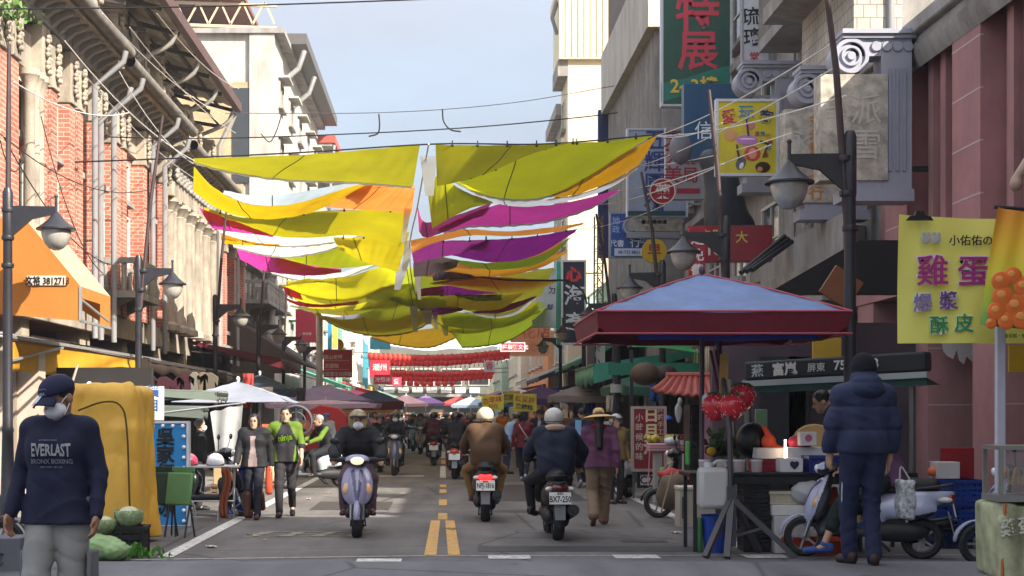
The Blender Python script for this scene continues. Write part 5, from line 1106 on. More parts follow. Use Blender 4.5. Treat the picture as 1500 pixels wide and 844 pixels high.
def ornate(label, X0, Y0, X1, Y1, d, pan, texts=(), scroll=True, bar=1.0):
    """grey sign frame: fluted column on the right, moulded top bar ending in a volute, bottom bar"""
    k = F / d; cx, cy = (X0 + X1) / 2, (Y0 + Y1) / 2; r = empty('ornate_sign', P(cx, cy, d), label, 'sign'); w, h = (X1 - X0) / k, (Y1 - Y0) / k; t = .42
    cw = .46 * bar
    b = MB(); b.box2((w / 2 - cw, -t / 2, -h / 2), (w / 2, t / 2, h / 2)); b.build('side_column', sgrey, r, bev=.01)
    for i in range(3): b = MB(); x = w / 2 - cw + .10 + i * (cw - .14) / 3; b.box2((x, -t / 2 - .022, -h / 2 + .35), (x + .05, -t / 2 - .003, h / 2 - .55)); b.build('flute', M('sign_flute', (.26, .27, .33), .6), r)
    b = MB(); th = .36; b.box2((-w / 2 + .25, -t / 2, h / 2 - th), (w / 2 - cw - .002, t / 2, h / 2 - .10)); b.box2((-w / 2 + .12, -t / 2 - .05, h / 2 - .097), (w / 2 + .05, t / 2 + .05, h / 2 - .04)); b.box2((-w / 2 + .10, -t / 2 - .09, h / 2 - .037), (w / 2 + .08, t / 2 + .09, h / 2 + .03)); b.build('top_moulding', sgrey, r)
    b = MB(); b.lathe([(0, -t / 2 - .04), (.06, -t / 2 - .04), (.065, -t / 2), (.11, -t / 2), (.115, -t / 2 - .035), (.15, -t / 2 - .035), (.155, -t / 2), (.20, -t / 2), (.205, -t / 2 - .035), (.26, -t / 2 - .035), (.27, -t / 2), (.27, t / 2), (0, t / 2)], (-w / 2 + .25, 0, h / 2 - .36), 28, 'y'); b.build('volute', sgrey, r)
    b = MB()
    for i in range(5): b.lathe([(0, -t / 2 - .03), (.07, -t / 2 - .03), (.085, -t / 2), (0, -t / 2)], (-w / 2 + .62 + i * .16, 0, h / 2 - .22), 10, 'y')
    b.build('carved_band', sgrey, r)
    b = MB(); b.box2((-w / 2 + .1, -t / 2 - .04, -h / 2 - .10), (w / 2 + .02, t / 2 + .04, -h / 2 + .08)); b.box2((-w / 2 + .2, -t / 2, -h / 2 + .083), (w / 2 - cw, t / 2, -h / 2 + .26)); b.build('bottom_bar', sgrey, r)
    (px0, py0, px1, py1) = pan
    b = MB(); b.box2(((px0 - cx) / k, -t / 2 - .03, (cy - py1) / k), ((px1 - cx) / k, t / 2 - .04, (cy - py0) / k)); b.build('panel', worn, r, bev=.006)
    for tt in texts:
        s, X, Y, hp, col = tt[:5]; o = tt[5] if len(tt) > 5 else {}
        text(s, hp / k * 1.08, C(col, rough=.7), r, ((X - cx) / k, -t / 2 - .036, (cy - Y) / k), **o)
    for z in (h * .33, -h * .33): b = MB(); b.beam((w / 2, 0, z), (w / 2 + .35, 0, z), .08); b.build('mounting_arm', blackm, r)
    return r
ornate('tall grey ornate sign with scroll top and worn blank beige panel beside the pink building', 1217, 52, 1330, 288, 22.6, (1196, 114, 1294, 268), [('派雪', 1262, 190, 44, 'b9b4aa', dict(vertical=True, bold=.0, ext=.001)), ('所', 1216, 175, 30, 'b4afa5', dict(bold=0, ext=.001))])
ornate('grey ornate sign with scroll and faded orange characters, partly behind the lamp arm', 1158, 104, 1266, 316, 26.5, (1145, 164, 1238, 300), [('金永豐五金行', 1191, 232, 20, 'b97a26', dict(vertical=True, gap=.98, bold=.014)), ('永', 1165, 210, 30, 'b4b0a6', dict(bold=0, ext=.001))])
ornate('grey ornate sign with scroll carrying the yellow animal poster', 1076, 96, 1166, 277, 30, (1079, 160, 1130, 250))
ornate('grey ornate sign frame in shadow around the pale arts sign', 912, 316, 1010, 345, 46, (920, 318, 1000, 340), bar=.6)
board('shop_sign', 'white grey pharmacy sign with crimson columns of characters', 974, 188, 1052, 293, 40, '9c9ca4', [('天天美', 985, 232, 26, '9c1f38', dict(vertical=True, gap=.95, bold=.014)), ('藥局', 1010, 244, 23, '9c1f38', dict(vertical=True, bold=.014)), ('—', 1007, 281, 26, '9c1f38', dict(bold=.1))], depth=.3, mount=1)
b0 = empty('round_sign', P(970, 281, 38), 'round red medicine sign with one white character', 'sign'); b = MB(); b.lathe([(0, -.08), (.31, -.08), (.33, -.04), (.33, .08), (0, .08)], (0, 0, 0), 30, 'y'); b.build('disc', C('9c1626', rough=.4), b0)
text('藥', .40, C('d9d0cc'), b0, (0, -.088, 0), bold=.014); b = MB(); b.lathe([(.30, -.082), (.325, -.086), (.33, -.07)], (0, 0, 0), 30, 'y'); b.build('rim', C('d9c8c8'), b0)
board('shop_sign', 'pale blue grey arts hall sign with dark blue characters and teal foot', 918, 190, 1006, 318, 44, '8d98ac', [('五輝國術', 958, 255, 30, '20347c', dict(vertical=True, gap=.98, bold=.014)), ('館', 962, 303, 14, '20347c')], frame='b4bac6', mount=1, depth=.3)
b = MB(); b.box2(P(920, 316, 43.83), P(1004, 309, 43.8)); tag(b.build('sign_strip', C('14404a')), 'dark teal strip along the foot of the pale arts hall sign', 'sign strip')
board('shop_sign', 'blue land agency sign with white characters and a white phone panel', 893, 312, 946, 378, 46, '1b4a98', [('地政', 902, 330, 11, '8fb0dc', dict(vertical=True)), ('行', 930, 355, 15, 'd8e2f0'), ('代書', 903, 357, 10, 'd8e2f0'), ('專辦', 928, 332, 10, 'a8c0e4'), ('立', 940, 352, 9, 'c8d6ea')], frame='8794ac', mount=1)
board('phone_panel', 'small white panel of phone numbers at the foot of the blue land sign', 900, 364, 943, 375, 45.85, 'cfd8e8', [('08-732 8851', 921, 369.5, 6, '1b4a98')], depth=.03)
b0 = empty('round_sign', P(958, 368, 44), 'round yellow shop sign with a red character behind the lamp mast', 'sign'); b = MB(); b.lathe([(0, -.08), (.36, -.08), (.36, .08), (0, .08)], (0, 0, 0), 28, 'y'); b.build('disc', C('c8a828', rough=.4), b0); text('早', .42, C('a02828'), b0, (0, -.088, 0), bold=.014)
board('shop_sign', 'wide dark red self service sign with a price, behind two black lamps', 1008, 332, 1129, 384, 29, '8c1426', [('自助', 1043, 346, 17, 'c9b64a', dict(bold=.02)), ('10', 1046, 367, 21, 'd8d4d0', dict(bold=.02)), ('元', 1063, 371, 9, 'd8d4d0'), ('大', 1085, 349, 17, 'c9b64a', {})], depth=.35, rz=R(-6))
board('shop_sign', 'narrow upright red sign with white free admission characters', 1008, 334, 1032, 412, 28.3, '9c1a2c', [('足免費', 1020, 374, 19, 'd8ccc8', dict(vertical=True, gap=1.15, bold=.02))], depth=.2)
board('shop_sign', 'tall navy seafood sign with a red round mark and white brush characters', 822, 382, 858, 505, 56, '22263a', [('心', 840, 402, 21, 'd23a48', dict(bold=.05)), ('海產', 841, 453, 30, 'dcdde2', dict(vertical=True, gap=1.25, bold=.014))], frame='d9d9da', mount=1, depth=.3, fw=.07)
board('sign_edge', 'turquoise edge panel standing beside the navy seafood sign', 815, 384, 821, 505, 56.2, '2f9a86', depth=.35)
board('shop_sign', 'white upright sign with small black line drawing left of the navy sign', 780, 395, 816, 480, 62, 'c9cbd0', [('ㄉ', 808, 425, 12, '33343a'), ('鮮', 806, 450, 9, '2f4a6a'), ('魚', 796, 405, 9, '2a2a30')], frame='a9acb4', mount=1)
board('shop_sign', 'large faded orange shop front sign low behind the olive cloths', 748, 468, 806, 522, 80, 'd0885a', [('花', 774, 486, 20, 'b8582f'), ('店', 796, 485, 20, 'a8502f'), ('ㄠㄜ', 775, 508, 14, 'b86a44')], frame='c0a080', mount=1)
board('shop_sign', 'small bright red sign with white characters above the right lanterns', 733, 502, 769, 515, 74, 'c8203c', [('茂隆製麵文化', 751, 508.5, 7, 'e8d8d8', dict(bold=.02))], frame='e0c8cc', depth=.15)
board('cartoon_sign', 'white sign with loose black line doodles behind the parasol', 859, 492, 886, 548, 48, 'd4d0cb', [('茶', 872, 508, 16, '2a2a2c', dict(bold=-.005)), ('小', 872, 530, 14, '2a2a2c', {})], depth=.15)
board('banner', 'plain raspberry red upright banner by the lamps on the left', 433, 453, 463, 502, 66, 'c03048', [('吉祥如意', 448, 489, 4, 'e6c8c8')], depth=.05, cat='banner')
# far left pole with direction signs
r = empty('sign_pole', P(468, 690, 60) * Vector((1, 1, 0)) if False else Vector(((468 - VX) / F * 60, 60, 0)), 'white pole carrying the red direction boards on the left', 'sign pole')
b = MB(); b.lathe([(.14, 0), (.13, 5.6), (.0, 5.65)], seg=12); b.build('pole', C('cfcfcc', rough=.5), r)
r = board('direction_sign', 'red direction board with three lines of white characters', 474, 512, 516, 553, 60, 'b82038', [('旗山老街', 488, 523, 6.5, 'e8dcdc'), ('武德殿', 486, 536, 6.5, 'e8dcdc'), ('天后宮文化園區', 493, 548, 6, 'e8dcdc')], depth=.08)
for Y in (528.5, 541.5): b = MB(); kk = F / 60; b.box2((-.55, -.045, (532.5 - Y) / kk - .008), (.45, -.041, (532.5 - Y) / kk + .008)); b.build('rule', C('e8c8cc'), r)
b = MB(); b.lathe([(0, -.05), (.24, -.05), (.24, .0), (0, 0)], (0, 0, .74), 20, 'y', a0=0, a1=math.pi); b.build('sun_emblem', C('d8a020'), r)
for X0, Y0, X1, Y1, d, c, lab, tx in ((480, 470, 486, 512, 95, '2f8fb0', 'narrow turquoise upright sign on the far left', ()), (487, 465, 494, 510, 100, 'd8b04a', 'narrow amber upright sign on the far left', ()), (507, 492, 528, 530, 84, 'd8d3c8', 'white upright notice with dark frame on the far left', [('素食', 517, 510, 9, '6a5a50', dict(vertical=True))]), (542, 494, 572, 512, 92, '3f9ab0', 'turquoise and white wave sign on the far left', ()), (542, 528, 571, 553, 80, 'c83040', 'red shop sign with white characters left of the lanterns', [('潮州', 556, 538, 10, 'ecd8d8')]), (548, 549, 574, 563, 78, 'b02838', 'round ended dark red sign below the lanterns on the left', [('冷熱冰', 561, 556, 7, 'e8c8c8')]), (709, 528, 725, 545, 84, 'd8c8c8', 'small white and red sign at the right end of the lanterns', [('香', 717, 536, 11, 'b02a3a')]), (575, 553, 588, 566, 79, 'd84860', 'small pink sign by the lantern strings', [('愛', 581, 559, 8, 'f0dce0')])):
    board('shop_sign', lab, X0, Y0, X1, Y1, d, c, [t if len(t) > 5 else t + ({},) for t in tx], depth=.15)
board('price_sign', 'yellow hand written price sign on a stick, leftmost of the three over the crowd', 706, 579, 738, 600, 40, 'e0d23c', [('古早味', 721, 586, 9, 'c23a3a', dict(rot=.15)), ('30元', 722, 595, 7, 'c23a3a')], depth=.03, rz=.1)
board('price_sign', 'dull yellow price sign behind the other two over the crowd', 738, 573, 762, 590, 44, 'b8ac30', [('黑糖糕', 750, 582, 8, '6a5a20', {})], depth=.03)
board('price_sign', 'wide yellow price sign with two lines of writing over the crowd', 752, 577, 786, 603, 42, 'd2c234', [('紅豆餅', 769, 585, 9, 'a8603a', dict(rot=-.12)), ('黑糖糕', 768, 596, 8, '33331f', dict(rot=-.12))], depth=.03, rz=-.1)

# ------------------------------------------------------------------ awnings, parasols
def awning(label, x0, x1, y0, y1, z0, z1, val, mat, name='awning', nsc=0, vmat=None, group=None, wav=.02):
    r = empty(name, (0, 0, 0), label, 'awning', group)
    b = MB(); n = max(6, int((y1 - y0) * 3)); ph = rnd.random() * 5
    b.grid(lambda u, v: (x0 + (x1 - x0) * v, y0 + (y1 - y0) * u, z0 + (z1 - z0) * v - .10 * math.sin(math.pi * v) * abs(math.sin(u * math.pi * max(1, round((y1 - y0) / 2.2)))) + wav * math.sin(17 * u + ph)), n, 6); b.build('canopy', mat, r, solid=.012)
    if val:
        b = MB(); b.grid(lambda u, v: (x1 + .01 * math.sin(30 * u + ph), y0 + (y1 - y0) * u, z1 - .005 + wav * math.sin(17 * u + ph) - val * v * (1 + .12 * math.sin(26 * u + ph))), n * 2, 2); b.build('valance', vmat or mat, r, solid=.008)
        sgn = 1 if x1 > x0 else -1
        b = MB(); b.quad((x0, y0, z0), (x1, y0, z1), (x1, y0, z1 - val), (x0, y0, z0 - val * .3)); b.build('end_flap', vmat or mat, r)
    if y0 < 76 and y0 > 26:
        xc = x0 + (.35 if x1 > x0 else -.25); b = MB(); b.grid(lambda u, v: (xc + .05 * math.sin(40 * u), y0 + (y1 - y0) * u, .14 + (z0 - .3) * v), 20, 3); b.build('shade_backing', C(rnd.choice(['17130f', '141518', '1c1412', '101214']), rough=.9), r)  # added near-black sheet standing for the deep shade behind the stall
    b = MB()
    for i in range(2 + int((y1 - y0) / 3)):
        y = y0 + .05 + (y1 - y0 - .1) * i / (1 + int((y1 - y0) / 3)); b.beam((x0, y, z0 - .35), (x1, y, z1 - .05), .04)
    b.beam((x1, y0, z1 - .04), (x1, y1, z1 - .04), .045); b.build('frame', C('3a3a3e', rough=.5), r)
    return r
orange_m = M('orange_canvas', (.50, .185, .035), .85, .14, 1.2, trans=.2, bump=.2, bsc=6); yellow_m = M('yellow_tarp', (.58, .31, .025), .6, .14, 1.5, bump=.5, bsc=5, trans=.25)
# orange awning high at the left edge: gable end towards the camera
r = empty('orange_awning', (0, 0, 0), 'bright orange canvas awning with a phone number, high at the left edge', 'awning')
d = 22.6
pts = [P(-120, 318, d), P(36, 320, d), P(118, 420, d), P(116, 470, d), P(-120, 450, d)]
b = MB(); b.add(pts, [(0, 1, 2, 3, 4)]); b.build('end_panel', orange_m, r, solid=.01, smooth=False)
x1, x0 = pts[2].x, pts[1].x; yb = d + 2.0
b = MB(); b.quad(pts[1], pts[2], (x1, yb, pts[2].z), (x0, yb, pts[1].z)); b.build('slope', M('faded_orange_canvas', (.40, .27, .18), .85, .2, 3), r, solid=.01, smooth=False)
b = MB(); z0_, z1_ = pts[3].z, pts[2].z; b.quad((x1, yb, z1_), (x1, d + .02, z1_), (x1, d + .02, z1_ - .17), (x1, yb, z1_ - .17)); b.quad((x1, yb - .7, z1_ - .17), (x1, yb, z1_ - .17), (x1, yb, z0_), (x1, yb - .7, z0_)); b.build('front_valance', orange_m, r, solid=.01, smooth=False)
b = MB(); b.quad((pts[0].x, yb, pts[0].z), (x0, yb, pts[1].z), (x1, yb, z1_), (x1, yb, z0_)); b.build('back_panel', orange_m, r, smooth=False)
b = MB(); b.beam((x1, d, z0_), (x1, yb, z0_), .04); b.beam((x1, d, z0_), (x1, d, z1_), .04); b.beam((x1, d + .1, z1_ - .2), (x1, yb - .1, z0_ + .1), .03); b.build('frame', steel, r)
k = F / d
b = MB(); b.box(P(68, 411, d - .02), (56 / k, .02, 14 / k)); b.build('name_patch', C('d0c0b0', rough=.8), r)
text('文裕 3812713', 14 / k, C('1c1712', rough=.7), r, P(69, 411, d - .035), bold=.02, sx=.80)
# yellow tarpaulin awning below it
r = empty('tarp_awning', (0, 0, 0), 'long yellow tarpaulin awning sagging along its metal roof edge', 'awning')
xa = -6.55
b = MB(); b.grid(lambda u, v: (xa + .05 * math.sin(12 * u + 3 * v) * v + .3 * (1 - v) * 0, 22.6 + 9.6 * u, 2.70 + .03 * u - v * (.50 - .36 * u ** 1.5) + .03 * math.sin(18 * u) * v), 40, 8); b.build('tarp', yellow_m, r, solid=.008)
b = MB(); b.grid(lambda u, v: (xa - 2.4 * v, 22.6 + 9.6 * u, 2.72 + .5 * v), 4, 4); b.build('roof_sheet', M('zinc_roof', (.30, .29, .28), .6, .25, 3, metal=.3), r, solid=.03)
b = MB(); b.beam((xa + .02, 22.5, 2.74), (xa + .02, 34.5, 2.80), .08, .05); b.beam((xa + .06, 22.3, 2.35), (xa + .06, 25.6, 2.70), .035); b.build('edge_bar', steel, r)
b = MB(); b.box2((xa - 1.2, 22.3, 2.75), (xa - .3, 23.2, 3.12)); tag(b.build('grey_box', C('4a484a', rough=.7), bev=.03), 'dark grey box lying on the roof above the yellow tarpaulin', 'box')
dk1 = C('241f20', rough=.7, bump=.3, bsc=8); dk2 = C('33261f', rough=.75); 
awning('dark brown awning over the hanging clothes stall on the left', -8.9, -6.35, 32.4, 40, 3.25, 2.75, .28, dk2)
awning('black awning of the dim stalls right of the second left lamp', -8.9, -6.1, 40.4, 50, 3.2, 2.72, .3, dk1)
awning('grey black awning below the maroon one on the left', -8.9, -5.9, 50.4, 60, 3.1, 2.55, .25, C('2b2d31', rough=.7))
awning('maroon rounded awning on the left behind the fourth lamp', -8.9, -5.75, 53, 60, 4.1, 3.5, .35, C('5a1020', rough=.6))
r = empty('lean_to_roof', (0, 0, 0), 'sloping dark brown plank roof under the grey balustrade house', 'roof')
b = MB(); b.quad((-8.9, 62, 5.6), (-5.9, 62, 3.6), (-5.9, 74, 3.6), (-8.9, 74, 5.6)); b.build('roof_sheet', M('dark_planks', (.05, .035, .028), .8, .3, 4), r, solid=.08)
b = MB(); b.quad((-8.9, 61.98, 5.6), (-5.9, 61.98, 3.6), (-5.9, 61.98, 3.2), (-8.9, 61.98, 3.2)); b.build('end_wall', M('dark_planks'), r)
awning('mint green awning sloping on the far left', -8, -5.2, 78, 88, 4.0, 3.0, .2, C('5fb294', rough=.6)); awning('pale blue awning low on the far left', -7, -4.4, 80, 86, 3.0, 2.3, .5, C('9fc4cc', rough=.6))
awning('pink awning with red valance on the far left', -7, -3.6, 90, 98, 3.6, 2.7, .3, C('d89a98', rough=.7), vmat=C('c02030', rough=.7))
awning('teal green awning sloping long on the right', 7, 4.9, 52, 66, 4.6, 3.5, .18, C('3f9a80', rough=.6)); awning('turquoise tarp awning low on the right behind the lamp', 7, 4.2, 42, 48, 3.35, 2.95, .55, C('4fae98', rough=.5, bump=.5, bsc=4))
awning('lavender grey awning edge above the green lit tarp on the right', 7, 5.0, 33, 41, 4.4, 3.5, .12, C('8a88a0', rough=.6))
awning('brown and cream striped awning behind the parasol', 7, 5.3, 27.6, 32, 3.6, 3.0, .75, MB_stripe('brown_cream_stripe', [(.13, .08, .07), (.55, .52, .36), (.13, .08, .07), (.45, .42, .3), (.10, .07, .07)], .13, 'y'))
awning('dusty dark awning with white edge on the far right', 7, 4.3, 68, 78, 4.2, 3.2, .2, C('2a2a30', rough=.7)); awning('white awning on the far right below the orange sign', 7, 4.4, 80, 92, 4.4, 3.4, .2, C('c9c9c6', rough=.7)); awning('deep blue awning on the far right over the crowd', 6.5, 3.6, 66, 72, 2.9, 2.5, .3, C('3b4f80', rough=.7))
awning('dark red awning on the far right beyond the blue one', 6.5, 3.4, 94, 104, 3.4, 2.8, .3, C('7a2430', rough=.7))
# green lit tarp
r = empty('green_tarp', (0, 0, 0), 'glowing green translucent tarp roof behind the hat woman', 'tarp')
b = MB(); b.grid(lambda u, v: (3.9 + 3.0 * u, 31 - .5 * u + 3 * v, 2.95 + .35 * v - .25 * u + .03 * math.sin(9 * u)), 8, 6); b.build('sheet', M('green_film', (.12, .62, .22), .5, .1, 2, trans=.6), r)
b = MB(); b.grid(lambda u, v: (3.4 + 3.2 * u, 31.0, 2.62 - .25 * v), 10, 2); b.build('valance', C('1f6a52', rough=.6), r)
for x in (3.9, 5.4, 6.8): b = MB(); b.beam((x, 31.2, 0), (x, 31.2, 2.9), .07); b.build('post', blackm, r)
# hanging round lanterns in shadow
for X, Y, rr, lab in ((945, 548, .24, 'dull brown round lantern hanging before the green tarp'), (975, 549, .20, 'dark egg shaped lantern hanging under the striped awning')):
    b = MB(); b.ell(P(X, Y, 29), (rr * 1.2, rr, rr * .95), 16, 10); tag(b.build('hanging_lantern', C('2a1414' if X > 960 else '4a3524', rough=.6)), lab, 'lantern')
def parasol(label, x, y, half, z_edge, z_top, cols, val=.2, pole='c9c9c9', valc=None, base=True, rib=True, rz=0.0, fade=False):
    r = empty('parasol', (x, y, 0), label, 'parasol', rz=rz)
    b = MB(); n = 20
    for q in range(4):
        a = q * math.pi / 2
        def f(u, v, a=a):
            X_ = (u * 2 - 1) * half * v; Y_ = -half * v; z = z_top + (z_edge - z_top) * (v ** 1.12) - .06 * math.sin(math.pi * v) * (1 - (2 * u - 1) ** 2) + .010 * math.sin(16 * v + 2 * u) * v + .006 * math.sin(31 * v - 5 * u + a)
            return (X_ * math.cos(a) - Y_ * math.sin(a), X_ * math.sin(a) + Y_ * math.cos(a), z)
        b.grid(f, n, n)
    b.build('canopy', cols, r)
    if val:
        b = MB()
        for q in range(4):
            a = q * math.pi / 2
            def f(u, v, a=a):
                X_ = (u * 2 - 1) * half * (1 - .01 * v); Y_ = -half * (1.005 - .02 * v); e = abs(2 * u - 1)
                z = z_edge - val * v * (1 - .35 * max(0, (e - .94) / .06) ** 2 + .05 * math.sin(17 * u + q)) + .012 * math.sin(9 * u)
                return (X_ * math.cos(a) - Y_ * math.sin(a), X_ * math.sin(a) + Y_ * math.cos(a), z)
            b.grid(f, 24, 3)
        b.build('valance', valc or cols, r)
    b = MB(); b.tube([(0, 0, .0 if base else .9), (0, 0, z_top + .02)], .028, 10); b.ell((0, 0, z_top + .05), (.04, .04, .06), 8, 6); b.build('pole', C(pole, rough=.4), r)
    if rib:
        for sx in (-1, 1):
            for sy in (-1, 1):
                b = MB(); b.beam((0, 0, z_top - .05), (sx * half * .98, sy * half * .98, z_edge - .02), .022); b.build('rib', C('60626a', rough=.4), r)
    return r
parasol('pale grey white parasol over the stall behind the couple', -4.04, 29.5, 1.12, 1.80, 2.2, C('868b98', rough=.7, trans=.15), 0)
pu = [C('a094cc', rough=.7, trans=.35), C('e2cef2', rough=.7, trans=.35), C('5a6cae', rough=.7, trans=.25)]
parasol('purple parasol by the white sign pole, upper one', -4.1, 52, 1.6, 2.0, 2.55, pu[0], .14); parasol('pale lilac parasol just under the purple one', -3.7, 47, 1.7, 1.86, 1.99, pu[1], .14); parasol('blue and maroon parasol at the end of the lilac ones', -2.7, 58, 1.15, 2.0, 2.45, pu[2], .3, valc=C('6a2a3a', rough=.7)); parasol('faded orange and blue parasol low behind the riders', -3.4, 66, 1.3, 1.75, 2.1, C('c08a5a', rough=.7), .2)
# big foreground parasol
big = parasol('large square parasol with lavender blue top and maroon valance over the stall', 3.0, 17.45, 1.36, 2.68, 3.20, M('lavender_canvas', (.18, .26, .47), .75, .16, 2.5, bump=.35, bsc=9, trans=.15, dirt=.3), .24, pole='4a3a48', valc=C('620f22', rough=.75, var=.25, bump=.3, bsc=9), base=False)
for q in range(4):
    a = q * math.pi / 2; b = MB(); pts_ = [Vector(((1.37 * v) * math.cos(a) + (1.37 * v) * math.sin(a), (1.37 * v) * math.sin(a) - (1.37 * v) * math.cos(a), 3.205 - .52 * v ** 1.12)) for v in (0.02, .25, .5, .75, 1)]; b.tube(pts_, .012, 6); b.build('seam', C('a84a58', rough=.6), big)
b = MB(); b.grid(lambda u, v: ((-.90 + 1.95 * u), -1.2, 2.47 - .09 * v + .01 * math.sin(9 * u)), 16, 2); b.build('inner_valance', C('26348a', rough=.7), big)
b = MB()
for z in (2.685, 2.445):
    for q in range(4):
        a = q * math.pi / 2; c, s_ = math.cos(a), math.sin(a); h_ = 1.37
        b.tube([(-h_ * c + h_ * s_, -h_ * s_ - h_ * c, z), (h_ * c + h_ * s_, h_ * s_ - h_ * c, z)], .012, 6)
b.build('piping', C('9a1a30' if False else 'a84a58', rough=.6), big)
b = MB(); b.tube([(.18, -.85, .30), (.17, -.80, 1.4), (.12, 0, 2.95)], .030, 10); b.build('lower_pole', C('3c343c', rough=.4), big)
for (fx, fy) in ((-.16, -1.15), (.06, -1.22), (.82, -1.1), (.56, -.5)):
    b = MB(); b.beam((.18, -.85, .66), (fx, fy, .03), .07, .05); b.build('leg', C('4c4a4e', rough=.5, metal=.3), big)
    b = MB(); b.beam((.18, -.85, .22), ((fx + .18) / 2, (fy - .85) / 2, .33), .04, .03); b.build('brace', C('4c4a4e', rough=.5, metal=.3), big)
b = MB(); b.box2((.135, -.895, .12), (.225, -.805, .78)); b.build('hub', C('55545a', rough=.4, metal=.5), big)
# ------------------------------------------------------------------ stalls, left side
def crate(name, label, c, size, col, group=None, slots=True, rz=0.0, holes=5):
    """open plastic crate with a rim and slotted walls"""
    w, d_, h = size; r = empty(name, c, label, 'crate', group, rz=rz); t = .02; m = C(col, rough=.5)
    b = MB(); b.box2((-w / 2, -d_ / 2, 0), (w / 2, d_ / 2, .025))
    for sy in (-1, 1):
        for k in range(4): z = .03 + (h - .05) * k / 3.6; b.box2((-w / 2, sy * (d_ / 2 - t) - t / 2, z), (w / 2, sy * (d_ / 2 - t) + t / 2, z + h * .16))
        for k in range(holes + 1): x = -w / 2 + .012 + (w - .024) * k / holes; b.box2((x - .012, sy * (d_ / 2 - t) - t / 2 - .003, .02), (x + .012, sy * (d_ / 2 - t) + t / 2 + .003, h - .02))
    for sx in (-1, 1):
        for k in range(4): z = .03 + (h - .05) * k / 3.6; b.box2((sx * (w / 2 - t) - t / 2, -d_ / 2 + .03, z), (sx * (w / 2 - t) + t / 2, d_ / 2 - .03, z + h * .16))
        for k in range(holes): y = -d_ / 2 + .04 + (d_ - .08) * k / max(1, holes - 1); b.box2((sx * (w / 2 - t) - t / 2 - .003, y - .012, .02), (sx * (w / 2 - t) + t / 2 + .003, y + .012, h - .02))
    b.build('body', m, r)
    b = MB(); b.box2((-w / 2 - .01, -d_ / 2 - .01, h - .035), (w / 2 + .01, -d_ / 2 + .025, h)); b.box2((-w / 2 - .01, d_ / 2 - .025, h - .035), (w / 2 + .01, d_ / 2 + .01, h)); b.box2((-w / 2 - .01, -d_ / 2 + .026, h - .035), (-w / 2 + .025, d_ / 2 - .026, h)); b.box2((w / 2 - .025, -d_ / 2 + .026, h - .035), (w / 2 + .01, d_ / 2 - .026, h)); b.build('rim', m, r)
    return r
def carton(name, label, c, size, col, rz=0.0, lid=None, texts=(), cat='box', group=None):
    r = empty(name, c, label, cat, group, rz=rz); w, d_, h = size
    b = MB(); b.box2((-w / 2, -d_ / 2, 0), (w / 2, d_ / 2, h)); b.build('body', C(col, rough=.75), r, bev=.008)
    if lid: b = MB(); b.box2((-w / 2 - .012, -d_ / 2 - .012, h + .001), (w / 2 + .012, d_ / 2 + .012, h + .05)); b.build('lid', C(lid, rough=.7), r, bev=.01)
    for t in texts: text(t[0], t[1], C(t[4], rough=.7), r, (t[2], -d_ / 2 - .006, t[3]), bold=.03)
    return r
# tall stall under a yellow tarpaulin
yt = M('mustard_tarp', (.64, .37, .05), .5, .14, 2.2, bump=.3, bsc=16)
def tarp_rule(z): return 0
sdf_o = sdf_obj('covered_stall', [('b', (-4.06, 18.35, .98), (.42, .62, .93), None, .12), ('b', (-3.80, 18.2, .75), (.15, .5, .72), None, .1), ('c', (-4.4, 17.85, .1), (-4.36, 17.9, 1.8), .12, .06), ('c', (-3.72, 17.75, .05), (-3.76, 17.85, 1.78), .09, .05), ('c', (-3.62, 18.6, .05), (-3.72, 18.5, 1.75), .10, .05), ('c', (-4.4, 17.8, 1.86), (-3.75, 17.85, 1.90), .05, .06)], .021, yt, k=.09,
    cut=[lambda X, Y, Z: (.06 - Z) + 0 * X + 0 * Y], disp=lambda X, Y, Z: -.045 * (.35 + .65 * (1.9 - Z) / 1.9) * (np.abs(np.sin(6.5 * X + 4.5 * Y + .9 * Z + .5 * np.sin(2.3 * Z))) ** .6 - .5) - .020 * (np.abs(np.sin(3.3 * Z - 3.0 * X + 2.0 * Y + .8 * np.sin(5 * X))) ** .45 - .75) - .008 * np.abs(np.sin(14 * X - 5 * Z + 9 * Y)))
tag(sdf_o, 'tall stall wrapped in a creased mustard yellow tarpaulin on the left kerb', 'covered stall')
b = MB(); b.tube(crom([(-4.3, 17.66, 1.62), (-4.0, 17.62, 1.72), (-3.80, 17.64, 1.68), (-3.72, 17.63, 1.4), (-3.68, 17.6, .5)], 16), .012, 6); b.build('tie_rope', C('4a3a1a', rough=.9), sdf_o)
# greens on the ground
crate('crate', 'small black crate with vegetables beside the yellow covered stall', (-3.52, 16.75, .0), (.42, .34, .34), '15151a')
def cabbage(label, c, r_, col='8fa868'):
    ro = empty('cabbage', c, label, 'cabbage', 'cabbages heaped by the yellow stall')
    b = MB(); b.ell((0, 0, 0), (r_, r_, r_ * .85), 16, 10); b.build('heart', M('cabbage_pale', (.46, .50, .34), .6, .25, 9, bump=.5, bsc=20), ro)
    for i in range(8):
        a = i * .85 + r_ * 9; k1 = 1.05 + .05 * (i % 3)
        def lf(u, v, a=a, k1=k1):
            rr = r_ * (k1 + .14 * v ** 3 + .05 * math.sin(17 * u + a) * v); t = .3 + 1.75 * v; w_ = (u - .5) * 1.7 * math.sin(.5 + 2.2 * v)
            return (rr * math.sin(t) * math.cos(a + w_), rr * math.sin(t) * math.sin(a + w_), -rr * .92 * math.cos(t))
        b = MB(); b.grid(lf, 12, 8)
        b.build('leaf', M('cabbage_leaf', (.20, .26, .13), .6, .5, 16, bump=.8, bsc=22), ro, solid=.006)
